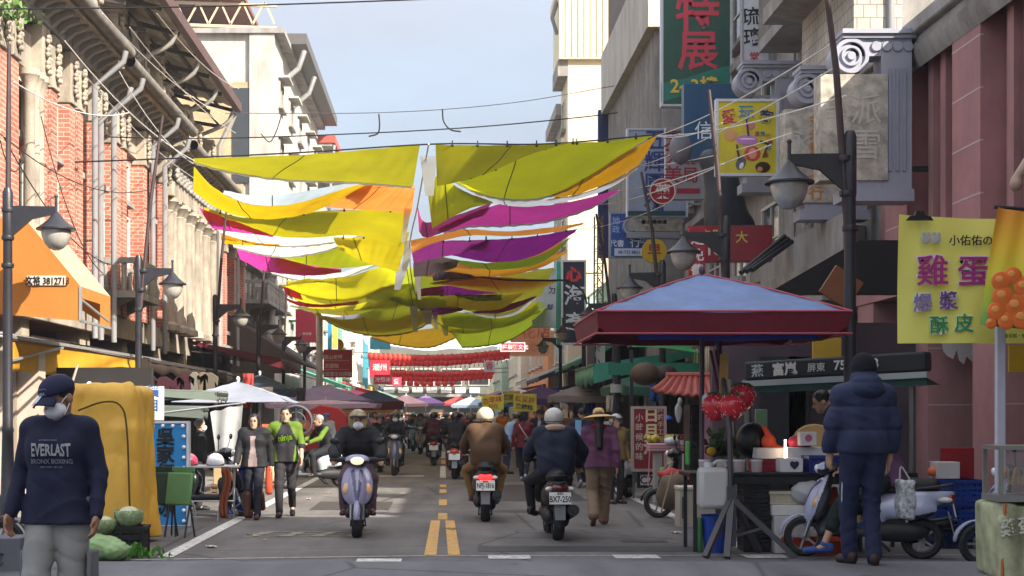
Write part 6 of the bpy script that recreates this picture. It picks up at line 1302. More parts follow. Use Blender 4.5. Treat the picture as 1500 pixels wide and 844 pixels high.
cabbage('round pale cabbage on the crate top, larger of the two by the yellow stall', (-3.5, 16.7, .44), .135); cabbage('smaller cabbage tucked below against the yellow stall', (-3.75, 16.6, .36), .11); cabbage('cabbage on the ground behind the man in navy', (-3.95, 16.5, .2), .12)
b = sdf_obj('green_bag', [('e', (-3.75, 16.15, .14), (.33, .2, .15)), ('e', (-3.55, 16.1, .12), (.2, .16, .11)), ('c', (-3.95, 16.1, .1), (-4.1, 16.05, .05), .1, .05)], .02, C('7c9a66', rough=.3, bump=.6, bsc=14), disp=lambda X, Y, Z: folds(X, Y, Z, 2.0, .035, 2.2) + folds(X, Y, Z, 5.0, .018, 5)); tag(b, 'pale green plastic bag lying at the foot of the yellow stall', 'bag')
def leaves(name, label, c, spread, n, size, cols, h=.2, cat='plant', up=.6):
    r = empty(name, c, label, cat)
    for ci, col in enumerate(cols):
        b = MB()
        for i in range(n):
            p = Vector((rnd.gauss(0, spread[0]), rnd.gauss(0, spread[1]), abs(rnd.gauss(0, spread[2])))); q = Euler((rnd.uniform(-1, 1), rnd.uniform(-1, 1), rnd.uniform(0, 6))).to_matrix()
            s_ = size * rnd.uniform(.6, 1.3); vs = [p + q @ Vector(v) * s_ for v in ((0, 0, 0), (.35, .1, .5), (0, .15, 1.1), (-.35, .1, .5))]
            b.add(vs, [(0, 1, 2, 3)])
        b.build('foliage', M('leaf_' + col, hexc(col), .6, .3, 9, trans=.3), r)
    return r
leaves('herb_bunch', 'bunch of loose green leaves on the ground by the black crate', (-3.45, 16.3, .0), (.2, .1, .05), 60, .09, ('5f9a3c', '3f6a28'), cat='vegetables')
hp = leaves('hanging_plant', 'green plant trailing from the eaves in the top left corner', P(12, 26, 29), (.22, .4, .12), 90, .12, ('6a8a4a', '4a6a34'))
# blue stall sign with bulbs
r = board('stall_sign', 'bright blue upright stall sign with black characters and white bulbs round its edge', 218, 618, 277, 771, 21.2, '1a86c8', [('吳家紅茶冰', 244, 692, 25, '14181c', dict(vertical=True, gap=.96, bold=.03))], frame='c8ccd0', depth=.16, z0=.02, fw=.03)
k = F / 21.2
for i in range(13):
    X, Y = ((226 + 14.5 * i, 624) if i < 4 else (271, 624 + (i - 3) * 15.4))
    b = MB(); b.ell(((X - 247.5) / k, -.10, (694.5 - Y) / k), .028, 8, 6); b.build('bulb', C('e8ecf0', rough=.2), r)
board('stall_sign', 'small white sheet sign with blue characters above the bright blue sign', 205, 566, 240, 616, 21.6, 'c4ccd4', [('價目', 224, 583, 18, '2a4a8a', dict(vertical=True)), ('表', 214, 590, 12, '3a5a9a')], depth=.03, rz=.25)
def folding_chair(label, x, y, rz, seatc):
    r = empty('folding_chair', (x, y, 0), label, 'chair', 'folded green chairs by the blue sign', rz=rz)
    for i, q in enumerate((-.16, .16)):
        b = MB(); b.tube([(q, -.10, 0), (q, .06, .62), (q, .08, .85)], .013, 6); b.build('leg', blackm, r)
        b = MB(); b.tube([(q * .86, .14, 0), (q * .86, .0, .62)], .013, 6); b.build('leg', blackm, r)
    b = MB(); b.box((0, .0, .62), (.40, .05, .42), rx=R(-10)); b.build('seat', C(seatc, rough=.7), r, bev=.02)
    b = MB(); b.box((0, .085, .80), (.36, .02, .2)); b.build('backrest', C(seatc, rough=.7), r, bev=.01)
folding_chair('folded chair with dark green seat standing by the blue sign', -3.62, 19.3, .3, '1d3324'); folding_chair('folded chair with light green seat leaning beside the dark green one', -3.38, 19.2, -.5, '5f8a5a')
# metal table with helmets
r = empty('metal_table', (-3.5, 22.2, 0), 'steel folding table with bent tube legs under two helmets', 'table', rz=.15)
b = MB(); b.box((0, 0, .80), (.95, .6, .03)); b.build('table_top', C('b8babc', rough=.35, metal=.5), r, bev=.006)
for q in (-1, 1):
    b = MB(); b.tube(crom([(q * .40, -.25, .78), (q * .38, -.25, .45), (q * .2, -.27, .28), (q * .16, -.28, .0)], 8), .016, 8); b.build('leg', steel, r)
    b = MB(); b.tube([(q * .40, .25, .78), (q * .40, .25, .0)], .016, 8); b.build('leg', steel, r)
b = MB(); b.tube([(-.40, -.25, .3), (.40, -.25, .3)], .012, 6); b.build('stretcher', steel, r)
def loose_helmet(label, c, col):
    r = empty('helmet', c, label, 'helmet'); o = sdf_obj('shell', [('e', (0, 0, .05), (.13, .15, .13))], .012, C(col, rough=.2, coat=.6, var=.04), r, cut=[lambda X, Y, Z: (.0 - Z) + 0 * X + 0 * Y])
    b = MB(); b.lathe([(.128, .0), (.134, .01), (.128, .025)], (0, 0, .0), 24); b.build('trim', C('1a1a1c'), r)
loose_helmet('coral pink helmet lying on the steel table', (-3.75, 22.1, .82), 'd8506a'); loose_helmet('glossy white helmet lying on the steel table', (-3.36, 22.1, .82), 'd8dade')
b = MB(); b.grid(lambda u, v: (-3.25 + .12 * u + .03 * math.sin(6 * v), 21.93 - .02 * math.sin(9 * u), .80 - .75 * v), 4, 10); tag(b.build('brown_strap', C('7a4026', rough=.8), solid=.01), 'long brown cloth strip hanging from the steel table to the ground', 'cloth')
scooter('black scooter parked behind the steel table on the left', (-3.7, 23.1, 0), R(-100), '1c1d20', vox=.02, plate=None)
# hanging white cloth on a bar, blue bin, grey box awnings
r = empty('hanging_cloth', (0, 0, 0), 'white cloth hung from a thin bar between the stall awning and the couple', 'cloth')
b = MB(); p0, p1, p2, p3 = P(308, 604, 24), P(356, 592, 24), P(350, 672, 24), P(318, 682, 24)
b.grid(lambda u, v: tuple(p0.lerp(p1, u).lerp(p3.lerp(p2, u), v) + Vector((0, .03 * math.sin(9 * u + 2 * v), .012 * math.sin(14 * u)))), 14, 12); b.build('sheet', M('white_cloth', (.36, .36, .35), .85, .08, 5, bump=.4, bsc=8), r)
b = MB(); b.tube([P(235, 605, 24), P(360, 590, 24)], .014, 6); b.build('bar', steel, r)
r = empty('blue_bin', (P(352, 700, 23.6).x, 23.6, 0), 'square dark blue plastic bin behind the woman in the leather jacket', 'bin'); b = MB(); b.box((0, 0, .36), (.36, .4, .72), top=1.1); b.build('body', C('1b2f78', rough=.5), r, bev=.03); b = MB(); b.box((0, 0, .74), (.44, .48, .05)); b.build('rim', C('1b2f78', rough=.5), r, bev=.02)
awning('grey green awning box over the drinks stall on the left, upper one', -6.3, -3.72, 24.6, 25.8, 2.02, 1.94, .15, C('6c766c', rough=.7)); awning('grey green awning box over the drinks stall on the left, lower one', -6.3, -3.85, 24.0, 24.5, 1.72, 1.68, .18, C('5a635c', rough=.7))
# clothes hanging in the stall
for i, (X, Y, h, col, lab) in enumerate(((285, 545, 34, '6a685f', 'pale grey'), (272, 548, 40, '34101a', 'maroon'), (297, 545, 36, '6a5a4a', 'brown'), (306, 546, 34, '5c564a', 'beige'), (262, 552, 30, '3f1220', 'wine red'), (240, 552, 26, '3a1420', 'dark plum'), (222, 550, 24, '2e0f18', 'deep red'), (208, 540, 26, '77746c', 'off white'))):
    p = P(X, Y, 33); b = MB(); w_ = (9 + 5 * (i % 2)) / px(33)
    hh = h / px(33)
    b.prism([(-w_ * .3, 0), (w_ * .3, 0), (w_, -.1), (w_ * .9, -.3), (w_ * .6, -.2), (w_ * .7, -hh), (-w_ * .7, -hh), (-w_ * .6, -.2), (-w_ * .9, -.3), (-w_, -.1)], -.03, .03)
    o = b.build('hanging_shirt', C(col, rough=.85), loc=p, bev=.01); tag(o, f'{lab} shirt hanging under the dark brown awning on the left', 'shirt', 'shirts hanging in the left clothes stall')
# wall with panels behind the yellow stall, cream door post at the far left
r = empty('tiled_pillar', (0, 0, 0), 'cream tiled shop pillar and dark wall behind the man in navy at the left edge', 'pillar')
b = MB(); b.box2((-7.6, 24.3, 0), (-6.55, 24.7, 2.6)); b.build('shaft', C('b8a898', rough=.6), r); b = MB(); b.box2((-7.0, 24.2, .0), (-6.9, 24.298, 2.6)); b.build('strip', C('8c7c70', rough=.6), r)
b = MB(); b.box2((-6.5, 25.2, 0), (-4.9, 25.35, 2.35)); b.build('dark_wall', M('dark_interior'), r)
b = MB(); b.tube([(-6.2, 23.6, .9), (-5.75, 23.6, 2.35)], .02, 6); tag(b.build('bamboo_stick', C('a8a090', rough=.8)), 'pale stick leaning beside the cream shop front pillar', 'stick'); b = MB(); b.prism([(-.06, -.05), (.07, 0), (-.05, .06)], -.02, .02); tag(b.build('red_ribbon', C('d83a2c'), loc=(-6.02, 23.55, 1.6)), 'small red ribbon tied to the pale leaning stick', 'ribbon')
for i in range(2): b = MB(); b.ell((-5.9 + i * .9, 25.0, 2.05 - .2 * (i % 2)), (.05, .05, .06), 8, 6); tag(b.build('shop_bulb', M_lit('bulb_lit', (1, .95, .85), 1.2)), 'small lit bulb in the dark stall under the yellow tarpaulin', 'bulb', 'lit bulbs in the dark stall')
# dim stall backs on both sides so that awnings have something under them
def stall(label, x0, x1, y0, y1, h, col, goods, side):
    r = empty('market_stall', (0, 0, 0), label, 'stall')
    b = MB(); b.box2((x0, y0, 0), (x1, y1, h)); b.build('counter', C(col, rough=.7), r, bev=.02)
    b = MB(); b.box2((min(x0, x1) - .05, y0 - .05, h + .001), (max(x0, x1) + .05, y1 + .05, h + .04)); b.build('counter_top', C('6a5f58', rough=.6), r)
    n = int((y1 - y0) * 2.2)
    for i in range(n):
        y = y0 + (i + .5) * (y1 - y0) / n
        for j in range(2):
            x = x0 + (x1 - x0) * (.3 + .45 * j); c = goods[(i * 2 + j) % len(goods)]
            if (i + j) % 3 == 0:
                b = MB(); [b.ell((x + rnd.uniform(-.14, .14), y + rnd.uniform(-.14, .14), h + .09 + rnd.uniform(0, .06)), .07, 8, 6) for _ in range(9)]; b.box2((x - .2, y - .2, h + .042), (x + .2, y + .2, h + .09)); o = b.build('goods', C(c, rough=.5), r)
            else:
                b = MB(); b.box((x, y, h + .042 + .11), (.3, .34, .22)); o = b.build('goods', C(c, rough=.6), r, bev=.02)
G1 = ['c03a2c', 'd8c8a0', '4a7a3a', 'd89a3a', '8a2a4a', 'c8c8c8', '3a4a7a']
stall('low fruit stall under the black awning on the left', -5.7, -4.4, 41, 47, .8, '4a3a34', G1, -1)
stall('market stall below the maroon awning on the left', -5.5, -4.3, 52, 59, .85, '7a2a2a', G1[2:] + G1[:2], -1)
stall('long stall under the purple parasols on the left', -5.0, -3.7, 60, 76, .85, 'a83a3a', G1[3:] + G1[:3], -1)
stall('far stall under the pink awning on the left', -4.9, -3.5, 80, 100, .85, '8a8a92', G1, -1)
stall('long vegetable stall under the turquoise tarp on the right', 4.4, 5.6, 42, 52, .85, '5a5a60', G1[1:] + G1[:1], 1)
stall('stall under the dark blue awning on the right', 4.1, 5.4, 54, 72, .85, '6a4a3a', G1[4:] + G1[:4], 1)
stall('far stall under the white awning on the right', 3.9, 5.2, 76, 104, .85, 'a89a8a', G1, 1)
stall('low counter behind the hat woman under the green tarp', 4.6, 6.0, 32, 38, .8, '3a4a48', G1[5:] + G1[:5], 1)
# red stall front and round fan by the man in lime sleeves
r = empty('red_stall', (P(480, 640, 42).x, 42, 0), 'red arched stall front behind the pedestrians on the left', 'stall'); b = MB(); b.prism([(-.6, 0), (-.6, 1.62), (-.2, 1.8), (.3, 1.72), (.55, 1.5), (.55, 0)], -.2, .2); b.build('front', C('c03030', rough=.5), r, bev=.03); text('甜', .22, C('e8d8c8'), r, (-.3, -.21, 1.45)); text('紅豆湯', .16, C('e8d8c8'), r, (-.25, -.21, 1.2))
r = empty('round_fan', P(434, 617, 27), 'round caged dark wheel standing behind the man in lime sleeves', 'fan'); b = MB(); b.lathe([(.27, -.04), (.30, 0), (.27, .04), (.25, 0), (.27, -.04)], (0, 0, 0), 28, 'y'); b.lathe([(.16, -.02), (.175, 0), (.16, .02), (.15, 0), (.16, -.02)], (0, 0, 0), 24, 'y'); b.build('cage', C('4a4c50', rough=.5), r)
b = MB(); b.beam((-.26, 0, 0), (.26, 0, 0), .03); b.beam((0, 0, -.26), (0, 0, .26), .03); b.ell((0, -.02, 0), .06, 10, 8); b.build('spoke', C('2a2b2e'), r)

# ------------------------------------------------------------------ stall on the right, under the big parasol
r = empty('stall_table', (4.05, 17.5, 0), 'black edged trestle table of the strawberry stall', 'table')
b = MB(); b.box((.05, 0, .885), (2.6, .8, .05)); b.build('table_top', C('16171a', rough=.5), r, bev=.008); b = MB(); b.box((.05, -.39, .83), (2.6, .02, .10)); b.build('skirt', C('1a1b1f', rough=.6), r)
for q in (-1.18, 1.28):
    for y in (-.34, .34): b = MB(); b.box2((q - .02, y - .02, 0), (q + .02, y + .02, .859)); b.build('leg', C('2a2a30'), r)
def berry(label, c, rr, rz):
    ro = empty('strawberry_lantern', c, label, 'strawberry lantern', 'inflated strawberry lanterns on the parasol pole', rz=rz)
    b = MB(); b.lathe([(0, rr * .95), (rr * .45, rr * .9), (rr * .9, rr * .5), (rr, rr * .1), (rr * .92, -rr * .35), (rr * .6, -rr * .85), (rr * .25, -rr * 1.1), (0, -rr * 1.15)], seg=24); b.build('berry', M('strawberry', (.60, .02, .035), .25, .1, 6, coat=.4), ro)
    b = MB()
    for i in range(90):
        z = rnd.uniform(-.95, .8); a = rnd.uniform(0, 6.28); h = rr * math.sqrt(max(.02, 1 - z * z)) * (1.0 if z > -.3 else .97); b.ell((h * math.cos(a), h * math.sin(a), rr * z * (1.0 if z > 0 else 1.05)), (.006, .006, .010), 5, 4)
    s_ = b.build('seed_speckle', C('e0b0a8'), ro); s_['kind'] = 'stuff'
    b = MB()
    for i in range(6): a = i * 1.05; b.add([(0, 0, rr * 1.02), (.5 * rr * math.cos(a - .25), .5 * rr * math.sin(a - .25), rr * .98), (.85 * rr * math.cos(a), .85 * rr * math.sin(a), rr * .72), (.5 * rr * math.cos(a + .25), .5 * rr * math.sin(a + .25), rr * .98)], [(0, 1, 2, 3)])
    b.build('calyx', C('3a7a34', rough=.6), ro, solid=.008)
berry('left strawberry lantern with white fluff, hung on the parasol pole', P(1048, 595, 17.0), .155, 0); berry('middle strawberry lantern, nearest of the three on the parasol pole', P(1072, 595, 16.8), .15, 1); berry('right strawberry lantern, highest of the three on the parasol pole', P(1087, 581, 17.1), .155, 2)
b = sdf_obj('white_fluff', [('e', P(1035, 585, 17.02), (.05, .05, .07))], .01, C('d8d8dc', rough=.95), disp=lambda X, Y, Z: .012 * np.sin(160 * X) * np.sin(150 * Z) * np.sin(140 * Y)); tag(b, 'white fluff trim beside the left strawberry lantern', 'fluff')
r = empty('water_can', P(1044, 747, 16.75), 'translucent white jerrycan hung on the parasol pole', 'jerrycan')
b = MB(); b.box((0, 0, .245), (.33, .26, .46)); b.build('body', M('milky_plastic', (.60, .60, .58), .4, .06, 3, trans=.3), r, bev=.05); b = MB(); b.lathe([(.05, .47), (.05, .53), (0, .535)], (-.05, 0, 0), 14); b.build('cap', C('c8c8cc'), r); b = MB(); b.tube(crom([(-.02, 0, .48), (.04, 0, .54), (.12, 0, .54), (.15, 0, .48)], 8), .018, 8); b.build('handle', M('milky_plastic'), r)
r = empty('bucket', P(1049, 790, 17.15) * Vector((1, 1, 0)), 'tall blue bucket with a green side under the jerrycan', 'bucket'); b = MB(); b.lathe([(0, .0), (.14, .0), (.17, .42), (.18, .43), (.16, .42), (.13, .03)], seg=20); b.build('body', C('1c3f98', rough=.4), r); b = MB(); b.box((-.19, .02, .2), (.05, .2, .4)); b.build('green_bag', C('2f6a3a', rough=.5), r, bev=.02)
for i in range(4): crate('crate', f'black plastic crate {["at the bottom of", "second up in", "third up in", "on top of"][i]} the black stack under the stall table', (3.58, 17.35, .002 + i * .205), (.30, .42, .20), '121318', 'stack of black crates under the stall table', holes=4)
carton('carton', 'white carton with red characters under the stall table', (3.95, 17.2, .0), (.40, .36, .42), 'c9c4c0', texts=[('雪麗', .13, 0, .13, 'b02a3a')])
carton('foam_box', 'white polystyrene box on the white carton under the table', (3.98, 17.25, .425), (.5, .38, .12), 'd4d2ce'); crate('basket', 'cream mesh basket on the polystyrene box', (3.9, 17.25, .55), (.36, .3, .15), 'b8ae9a')
b = sdf_obj('plastic_bag', [('e', (4.15, 17.1, .68), (.2, .12, .14)), ('e', (4.28, 17.1, .60), (.12, .1, .1))], .02, C('a8a8a8', rough=.3), disp=lambda X, Y, Z: .01 * np.sin(30 * X + 20 * Z) * np.sin(40 * Z)); tag(b, 'crumpled grey white plastic bag hanging under the table', 'bag')
# on the table
zt = .912
carton('carton', 'low white box with small dark heart marks on the table edge', (3.98, 17.3, zt), (.26, .25, .16), 'cfcfd2', texts=[('♥', .09, .03, .08, '2a2a3a')])
crate('basket', 'dark blue wire basket on the stall table', (4.38, 17.25, zt), (.44, .34, .19), '1d2f78', holes=7)
carton('carton', 'white cake box behind the dark blue basket', (4.25, 17.6, zt), (.5, .25, .28), 'd2d2d4'); carton('carton', 'small square white box with a pink spot beside the vendor', (4.22, 17.45, zt + .3), (.19, .15, .16), 'd8d4d2', texts=[('●', .1, 0, .09, 'c05a7a')])
crate('tray', 'crimson plastic tray of fruit on the stall table', (3.85, 17.62, zt), (.5, .25, .13), '8a1230'); carton('tub', 'long white plastic tub above the crimson tray', (3.92, 17.75, zt + .14), (.5, .24, .13), 'c9c9cc')
for i in range(4):
    r = empty('jar', (3.0 + i * .2, 17.28, zt), f'clear plastic tub of red jam with pale lid, {["leftmost", "second", "third", "rightmost"][i]} on the table edge', 'tub', 'clear tubs along the table edge')
    b = MB(); b.lathe([(0, .0), (.062, .0), (.068, .12), (.066, .13)], seg=16); b.build('tub', M_glass('tub_plastic', (.85, .85, .86), .1, .35), r); b = MB(); b.lathe([(0, .012), (.054, .012), (.057, .07), (0, .075)], seg=14); b.build('contents', C(['8a2a28', 'b86a58', '7a2020', 'a0504a'][i], rough=.4), r); b = MB(); b.lathe([(.07, .125), (.07, .142), (0, .145)], seg=16); b.build('lid', C('cfd0d2', rough=.3), r)
def orangey(): pass
b = sdf_obj('orange_gloves', [('e', (3.85, 17.8, 1.25), (.09, .06, .09)), ('c', (3.86, 17.8, 1.3), (3.80, 17.8, 1.42), .04, .03), ('c', (3.9, 17.8, 1.2), (4.05, 17.75, 1.16), .035, .02)], .014, C('d8502c', rough=.5)); tag(b, 'pair of orange rubber gloves hung beside the table', 'gloves')
b = sdf_obj('dark_pot', [('e', (3.68, 17.95, 1.26), (.19, .15, .22))], .02, C('101014', rough=.4)); tag(b, 'round black covered pot behind the orange gloves', 'pot')
r = empty('round_basket', (4.50, 18.15, 1.18), 'round shallow woven basket edge near the vendor', 'basket'); b = MB(); b.lathe([(.26, 0), (.30, .03), (.27, .05), (.2, .03), (0, .02)], seg=28, T=Matrix.Rotation(R(62), 4, 'X')); b.build('weave', STRAW(), r)
b = sdf_obj('pink_fruit_bag', [('e', (4.18, 17.6, 1.25), (.15, .1, .09))], .016, C('b8304a', rough=.35)); tag(b, 'bag of pink red fruit on the white cake box', 'bag of fruit')
b = MB(); b.tube([(3.98, 17.5, 1.02), (3.98, 17.5, 1.28)], .012, 6); tag(b.build('lit_tube', M_lit('warm_tube', (1, .75, .45), 5.0)), 'small glowing warm tube lamp over the table', 'lamp')
# awning of the stall behind
r = empty('stall_awning', (0, 0, 0), 'black box awning with white characters and a phone number over the vendor', 'awning')
p0, p1 = P(1090, 544, 19.6), P(1356, 529, 18.2); tv = (p1 - p0).normalized(); a = math.atan2(tv.y, tv.x); tilt = math.atan2(tv.z, math.hypot(tv.x, tv.y))
Tm = Matrix.Translation((p0 + p1) / 2) @ Matrix.Rotation(a, 4, 'Z') @ Matrix.Rotation(-tilt, 4, 'Y'); Lg = (p1 - p0).length
b = MB(); b.box((0, .12, 0), (Lg, .24, .24), T=Tm); b.build('box', C('1e2226', rough=.6), r, bev=.03)
b = MB(); b.box((0, -.02, -.165), (Lg + .04, .05, .075), T=Tm); b.build('white_rail', C('9aa4a6', rough=.4), r)
b = MB(); vs = [Tm @ Vector(v) for v in ((-Lg / 2, 0, -.2), (Lg / 2, 0, -.2), (Lg / 2, .5, -.28), (-Lg / 2, .5, -.28), (-Lg / 2, .5, -.33), (Lg / 2, .5, -.33))]; b.add(vs, [(0, 1, 2, 3)]); b.add([Tm @ Vector(v) for v in ((-Lg / 2, .0, -.21), (Lg / 2, .0, -.21), (Lg / 2, .02, -.30), (-Lg / 2, .02, -.28))], [(0, 1, 2, 3)]); b.build('canvas', C('3a5a58', rough=.7), r)
text('富嵐', .17, C('c8c8c0'), r, (-.62, -.008, 0), T=Tm, bold=.03); text('屏東', .12, C('b8b8b4'), r, (-.2, -.008, .0), T=Tm); text('7522388', .165, C('c8ccc8'), r, (.32, -.008, .01), T=Tm, bold=.02); text('燕', .17, C('a8b0b0'), r, (-1.0, -.008, 0), T=Tm, bold=.02)
for pa, pb, rr_ in ((p0 + Vector((.05, .1, -.1)), (p0.x + .12, 19.6, .0), .05), (p0 + Vector((-.12, .3, -.1)), (p0.x, 19.9, .0), .035), (p1 + Vector((-.1, .2, -.1)), (p1.x - .1, 18.4, 0), .04)): b = MB(); b.tube([pa, pb], rr_, 8); b.build('post', C('6e706e', rough=.4, metal=.5), r)
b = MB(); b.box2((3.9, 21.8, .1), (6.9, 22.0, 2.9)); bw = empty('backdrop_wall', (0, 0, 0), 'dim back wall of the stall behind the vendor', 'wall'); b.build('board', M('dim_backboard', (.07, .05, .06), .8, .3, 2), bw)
for X, c, w_ in ((1168, 'a8a49c', .12), (1150, '26262a', .35), (1235, 'c0b8ae', .2)): b = MB(); p = P(X, 600, 21.6); b.box2((p.x - w_, 21.6, .2), (p.x + w_, 21.7, 2.4)); b.build('panel', C(c, rough=.6), bw)
board('stall_sign', 'yellow stall sign with red writing partly behind the black awning', 1190, 495, 1232, 545, 20.5, 'b8962a', [('鮮果', 1216, 530, 12, 'a02a20')], depth=.05)
# cone, crates on the right
r = empty('traffic_cone', (P(1222, 800, 17.6).x, 17.6, 0), 'orange traffic cone behind the parked silver scooter', 'cone'); b = MB(); b.lathe([(.17, .05), (.16, .06), (.035, .72), (0, .73)], seg=20); b.build('cone', C('d8481c', rough=.5), r); b = MB(); b.lathe([(.24, 0), (.26, .02), (.25, .05), (0, .052)], seg=20); b.build('base', C('c8441c', rough=.5), r); b = MB(); b.lathe([(.125, .30), (.088, .46)], seg=20); b.build('white_band', C('cfcac4'), r)
r = empty('orange_tub', (P(1200, 810, 17.1).x, 17.1, 0), 'low orange plastic tub on the ground behind the blue shoe', 'tub'); b = MB(); b.lathe([(0, 0), (.30, 0), (.33, .15), (.34, .16), (.31, .15), (.28, .02)], seg=24); b.build('tub', C('cc4a26', rough=.5), r)
for i in range(3): crate('crate', f'blue crate {["at the bottom of", "in the middle of", "on top of"][i]} the stack by the pink pillar', (P(1398, 800, 17.8).x, 17.8, .002 + i * .27), (.56, .42, .265), '17398a' if i else '0f1f4a', 'stack of blue crates by the pink pillar', holes=8)
carton('carton', 'plain white carton on the blue crates', (P(1384, 700, 17.75).x, 17.75, .815), (.28, .24, .2), 'c9c5c2'); carton('carton', 'dark red box behind the white carton on the blue crates', (P(1402, 690, 17.95).x, 17.95, .815), (.36, .15, .36), '8a1c24'); b = MB(); b.ell((P(1367, 690, 17.7).x, 17.7, .90), (.07, .06, .06), 10, 8); tag(b.build('orange_fruit', C('d86a3a', rough=.5)), 'small orange bundle on the corner of the blue crates', 'bundle')
r = empty('poster_remnant', (0, 0, 0), 'torn white paper poster left on the pink pillar under the yellow banner', 'poster'); b = MB(); q = [(1380, 500), (1434, 500), (1430, 512), (1424, 530), (1416, 522), (1412, 534), (1405, 528), (1402, 512), (1396, 526), (1388, 522), (1382, 515)]
pts = [P(x, y, 20.95) for x, y in q]; b.add([tuple(p) for p in pts] + [(p.x, p.y + .01, p.z) for p in pts], [tuple(range(11)), tuple(range(21, 10, -1))] + [(i, (i + 1) % 11, 11 + (i + 1) % 11, 11 + i) for i in range(11)]); b.build('paper', C('c0b8b4', rough=.9), r)
# yellow banner and orange banner
def banner(label, q, d, mat, name='cloth_banner', sway=.03):
    r = empty(name, (0, 0, 0), label, 'banner'); p = [P(x, y, d) for x, y in q]
    b = MB(); b.grid(lambda u, v: tuple(p[0].lerp(p[1], u).lerp(p[3].lerp(p[2], u), v) + Vector((0, sway * math.sin(7 * u + 2 * v) + .015 * math.sin(19 * u + 3 * v), -.012 * math.sin(math.pi * u) * (1 - v)))), 26, 14); b.build('cloth', mat, r); return r
bd = 14.6; k = F / bd
ban = banner('yellow cloth banner with purple and green egg snack writing, clipped at the right', [(1317, 314), (1560, 324), (1560, 503), (1316, 503)], bd, M('banner_yellow', (.78, .74, .16), .6, .06, 1.5, trans=.2))
def bt(s, X, Y, h, c, o=.02, out=None, **kw):
    o = min(o, .012)
    if out: text(s, h / k * 1.08, C(out, rough=.7), ban, P(X, Y, bd - .045), bold=o + .03, **kw)
    text(s, h / k * 1.08, C(c, rough=.7), ban, P(X, Y, bd - .058), bold=o, **kw)
bt('小佑佑の', 1422, 352, 15, '3a2a30', .01); bt('雞', 1366, 396, 44, 'a02a78', .03, 'dcd0e8'); bt('蛋糕', 1450, 397, 44, 'a02a78', .03, 'dcd0e8'); bt('爆', 1352, 443, 26, '8a78a8', .02, 'dcd8e8'); bt('漿', 1390, 440, 26, '6a3a88', .03, 'dcd8e8'); bt('酥', 1376, 476, 26, '2f8a58', .03, 'dcecd8'); bt('皮', 1412, 473, 26, '2f8a58', .03, 'dcecd8'); bt('傳統雞蛋糕・現點現做', 1490, 492, 6, '6a6a30', .0)
for X, Y in ((1356, 350), (1371, 350)):
    b = MB(); b.ell(P(X, Y, bd - .05), (.05, .006, .05), 14, 8); b.ell(P(X - 3, Y - 7, bd - .05), (.02, .006, .025), 8, 6); b.ell(P(X + 4, Y - 7, bd - .05), (.02, .006, .025), 8, 6); b.build('drawn_animal', C('a8a8a0', rough=.7), ban)
b = MB(); b.prism([(-.13, 0), (.13, 0), (.10, .04), (.05, .045), (.035, .09), (-.035, .09), (-.05, .045), (-.10, .04)], -.02, .02); b.build('bulldog_clip', C('1a1a1e', rough=.4), ban, loc=P(1347, 323, bd - .05))
ban2 = banner('orange and green cloth banner printed with a heap of glossy orange egg balls', [(1462, 303), (1570, 318), (1560, 490), (1437, 476)], 13.9, None or M('banner_orange_green', (.8, .5, .05), .6))
m = MATS['banner_orange_green']; n = m.node_tree.nodes; L_ = m.node_tree.links; tc = n.new('ShaderNodeTexCoord'); sp = n.new('ShaderNodeSeparateXYZ'); L_.new(tc.outputs['Object'], sp.inputs[0]); mp = n.new('ShaderNodeMapRange'); zt_, zb_ = P(0, 303, 13.9).z, P(0, 485, 13.9).z
mp.inputs[1].default_value = zb_; mp.inputs[2].default_value = zt_; L_.new(sp.outputs[2], mp.inputs[0]); rp = n.new('ShaderNodeValToRGB'); e = rp.color_ramp.elements; e[0].position = 0; e[0].color = (.06, .30, .10, 1); e[1].position = 1; e[1].color = (.78, .28, .03, 1)
for ps, c in ((.25, (.35, .50, .03, 1)), (.45, (.62, .62, .04, 1)), (.7, (.85, .50, .03, 1))): x = e.new(ps); x.color = c
L_.new(mp.outputs[0], rp.inputs[0]); L_.new(rp.outputs[0], n['Principled BSDF'].inputs['Base Color'])
om = M('printed_orange', (.80, .17, .03), .4, .15, 6)
for i, (X, Y, rr) in enumerate(((1466, 412, 14), (1484, 404, 13), (1500, 420, 15), (1469, 434, 16), (1488, 448, 17), (1508, 434, 15), (1460, 456, 14), (1474, 470, 13), (1497, 466, 16), (1512, 452, 15), (1452, 474, 8))):
    b = MB(); b.ell(P(X, Y, 13.82), (rr * 13.9 / F, .012, rr * 13.9 / F), 20, 10); b.build('printed_ball', om, ban2)
    b = MB(); b.ell(P(X - 2, Y - 3, 13.808), (rr * .42 * 13.9 / F, .006, rr * .36 * 13.9 / F), 14, 8); b.build('printed_highlight', C('f0a050'), ban2)
b = MB(); b.tube([P(1456, 303, 13.95), P(1580, 312, 13.95)], .018, 8); b.build('rod', blackm, ban2)
r = empty('banner_post', (P(1465, 600, 14.3).x, 14.3, gz(14.3)), 'white square post holding the yellow banner at the right edge', 'post'); b = MB(); b.box2((-.045, -.03, 0), (.045, .03, 2.4)); b.build('post', C('b8b8c4', rough=.5), r, bev=.01)
b = MB(); b.box2(P(1478, 506, 15.5), P(1560, 545, 15.52)); tag(b.build('yellow_sheet', C('b8941c', rough=.6)), 'plain yellow sheet below the banner at the right edge', 'sheet')
b = sdf_obj('hanging_hand_prop', [('e', P(1488, 270, 12.5), (.05, .06, .06)), ('c', P(1488, 262, 12.5), P(1506, 238, 12.5), .035, .05)], .01, C('a88a78', rough=.5)); tag(b, 'beige loudspeaker horn hanging at the upper right edge', 'loudspeaker')
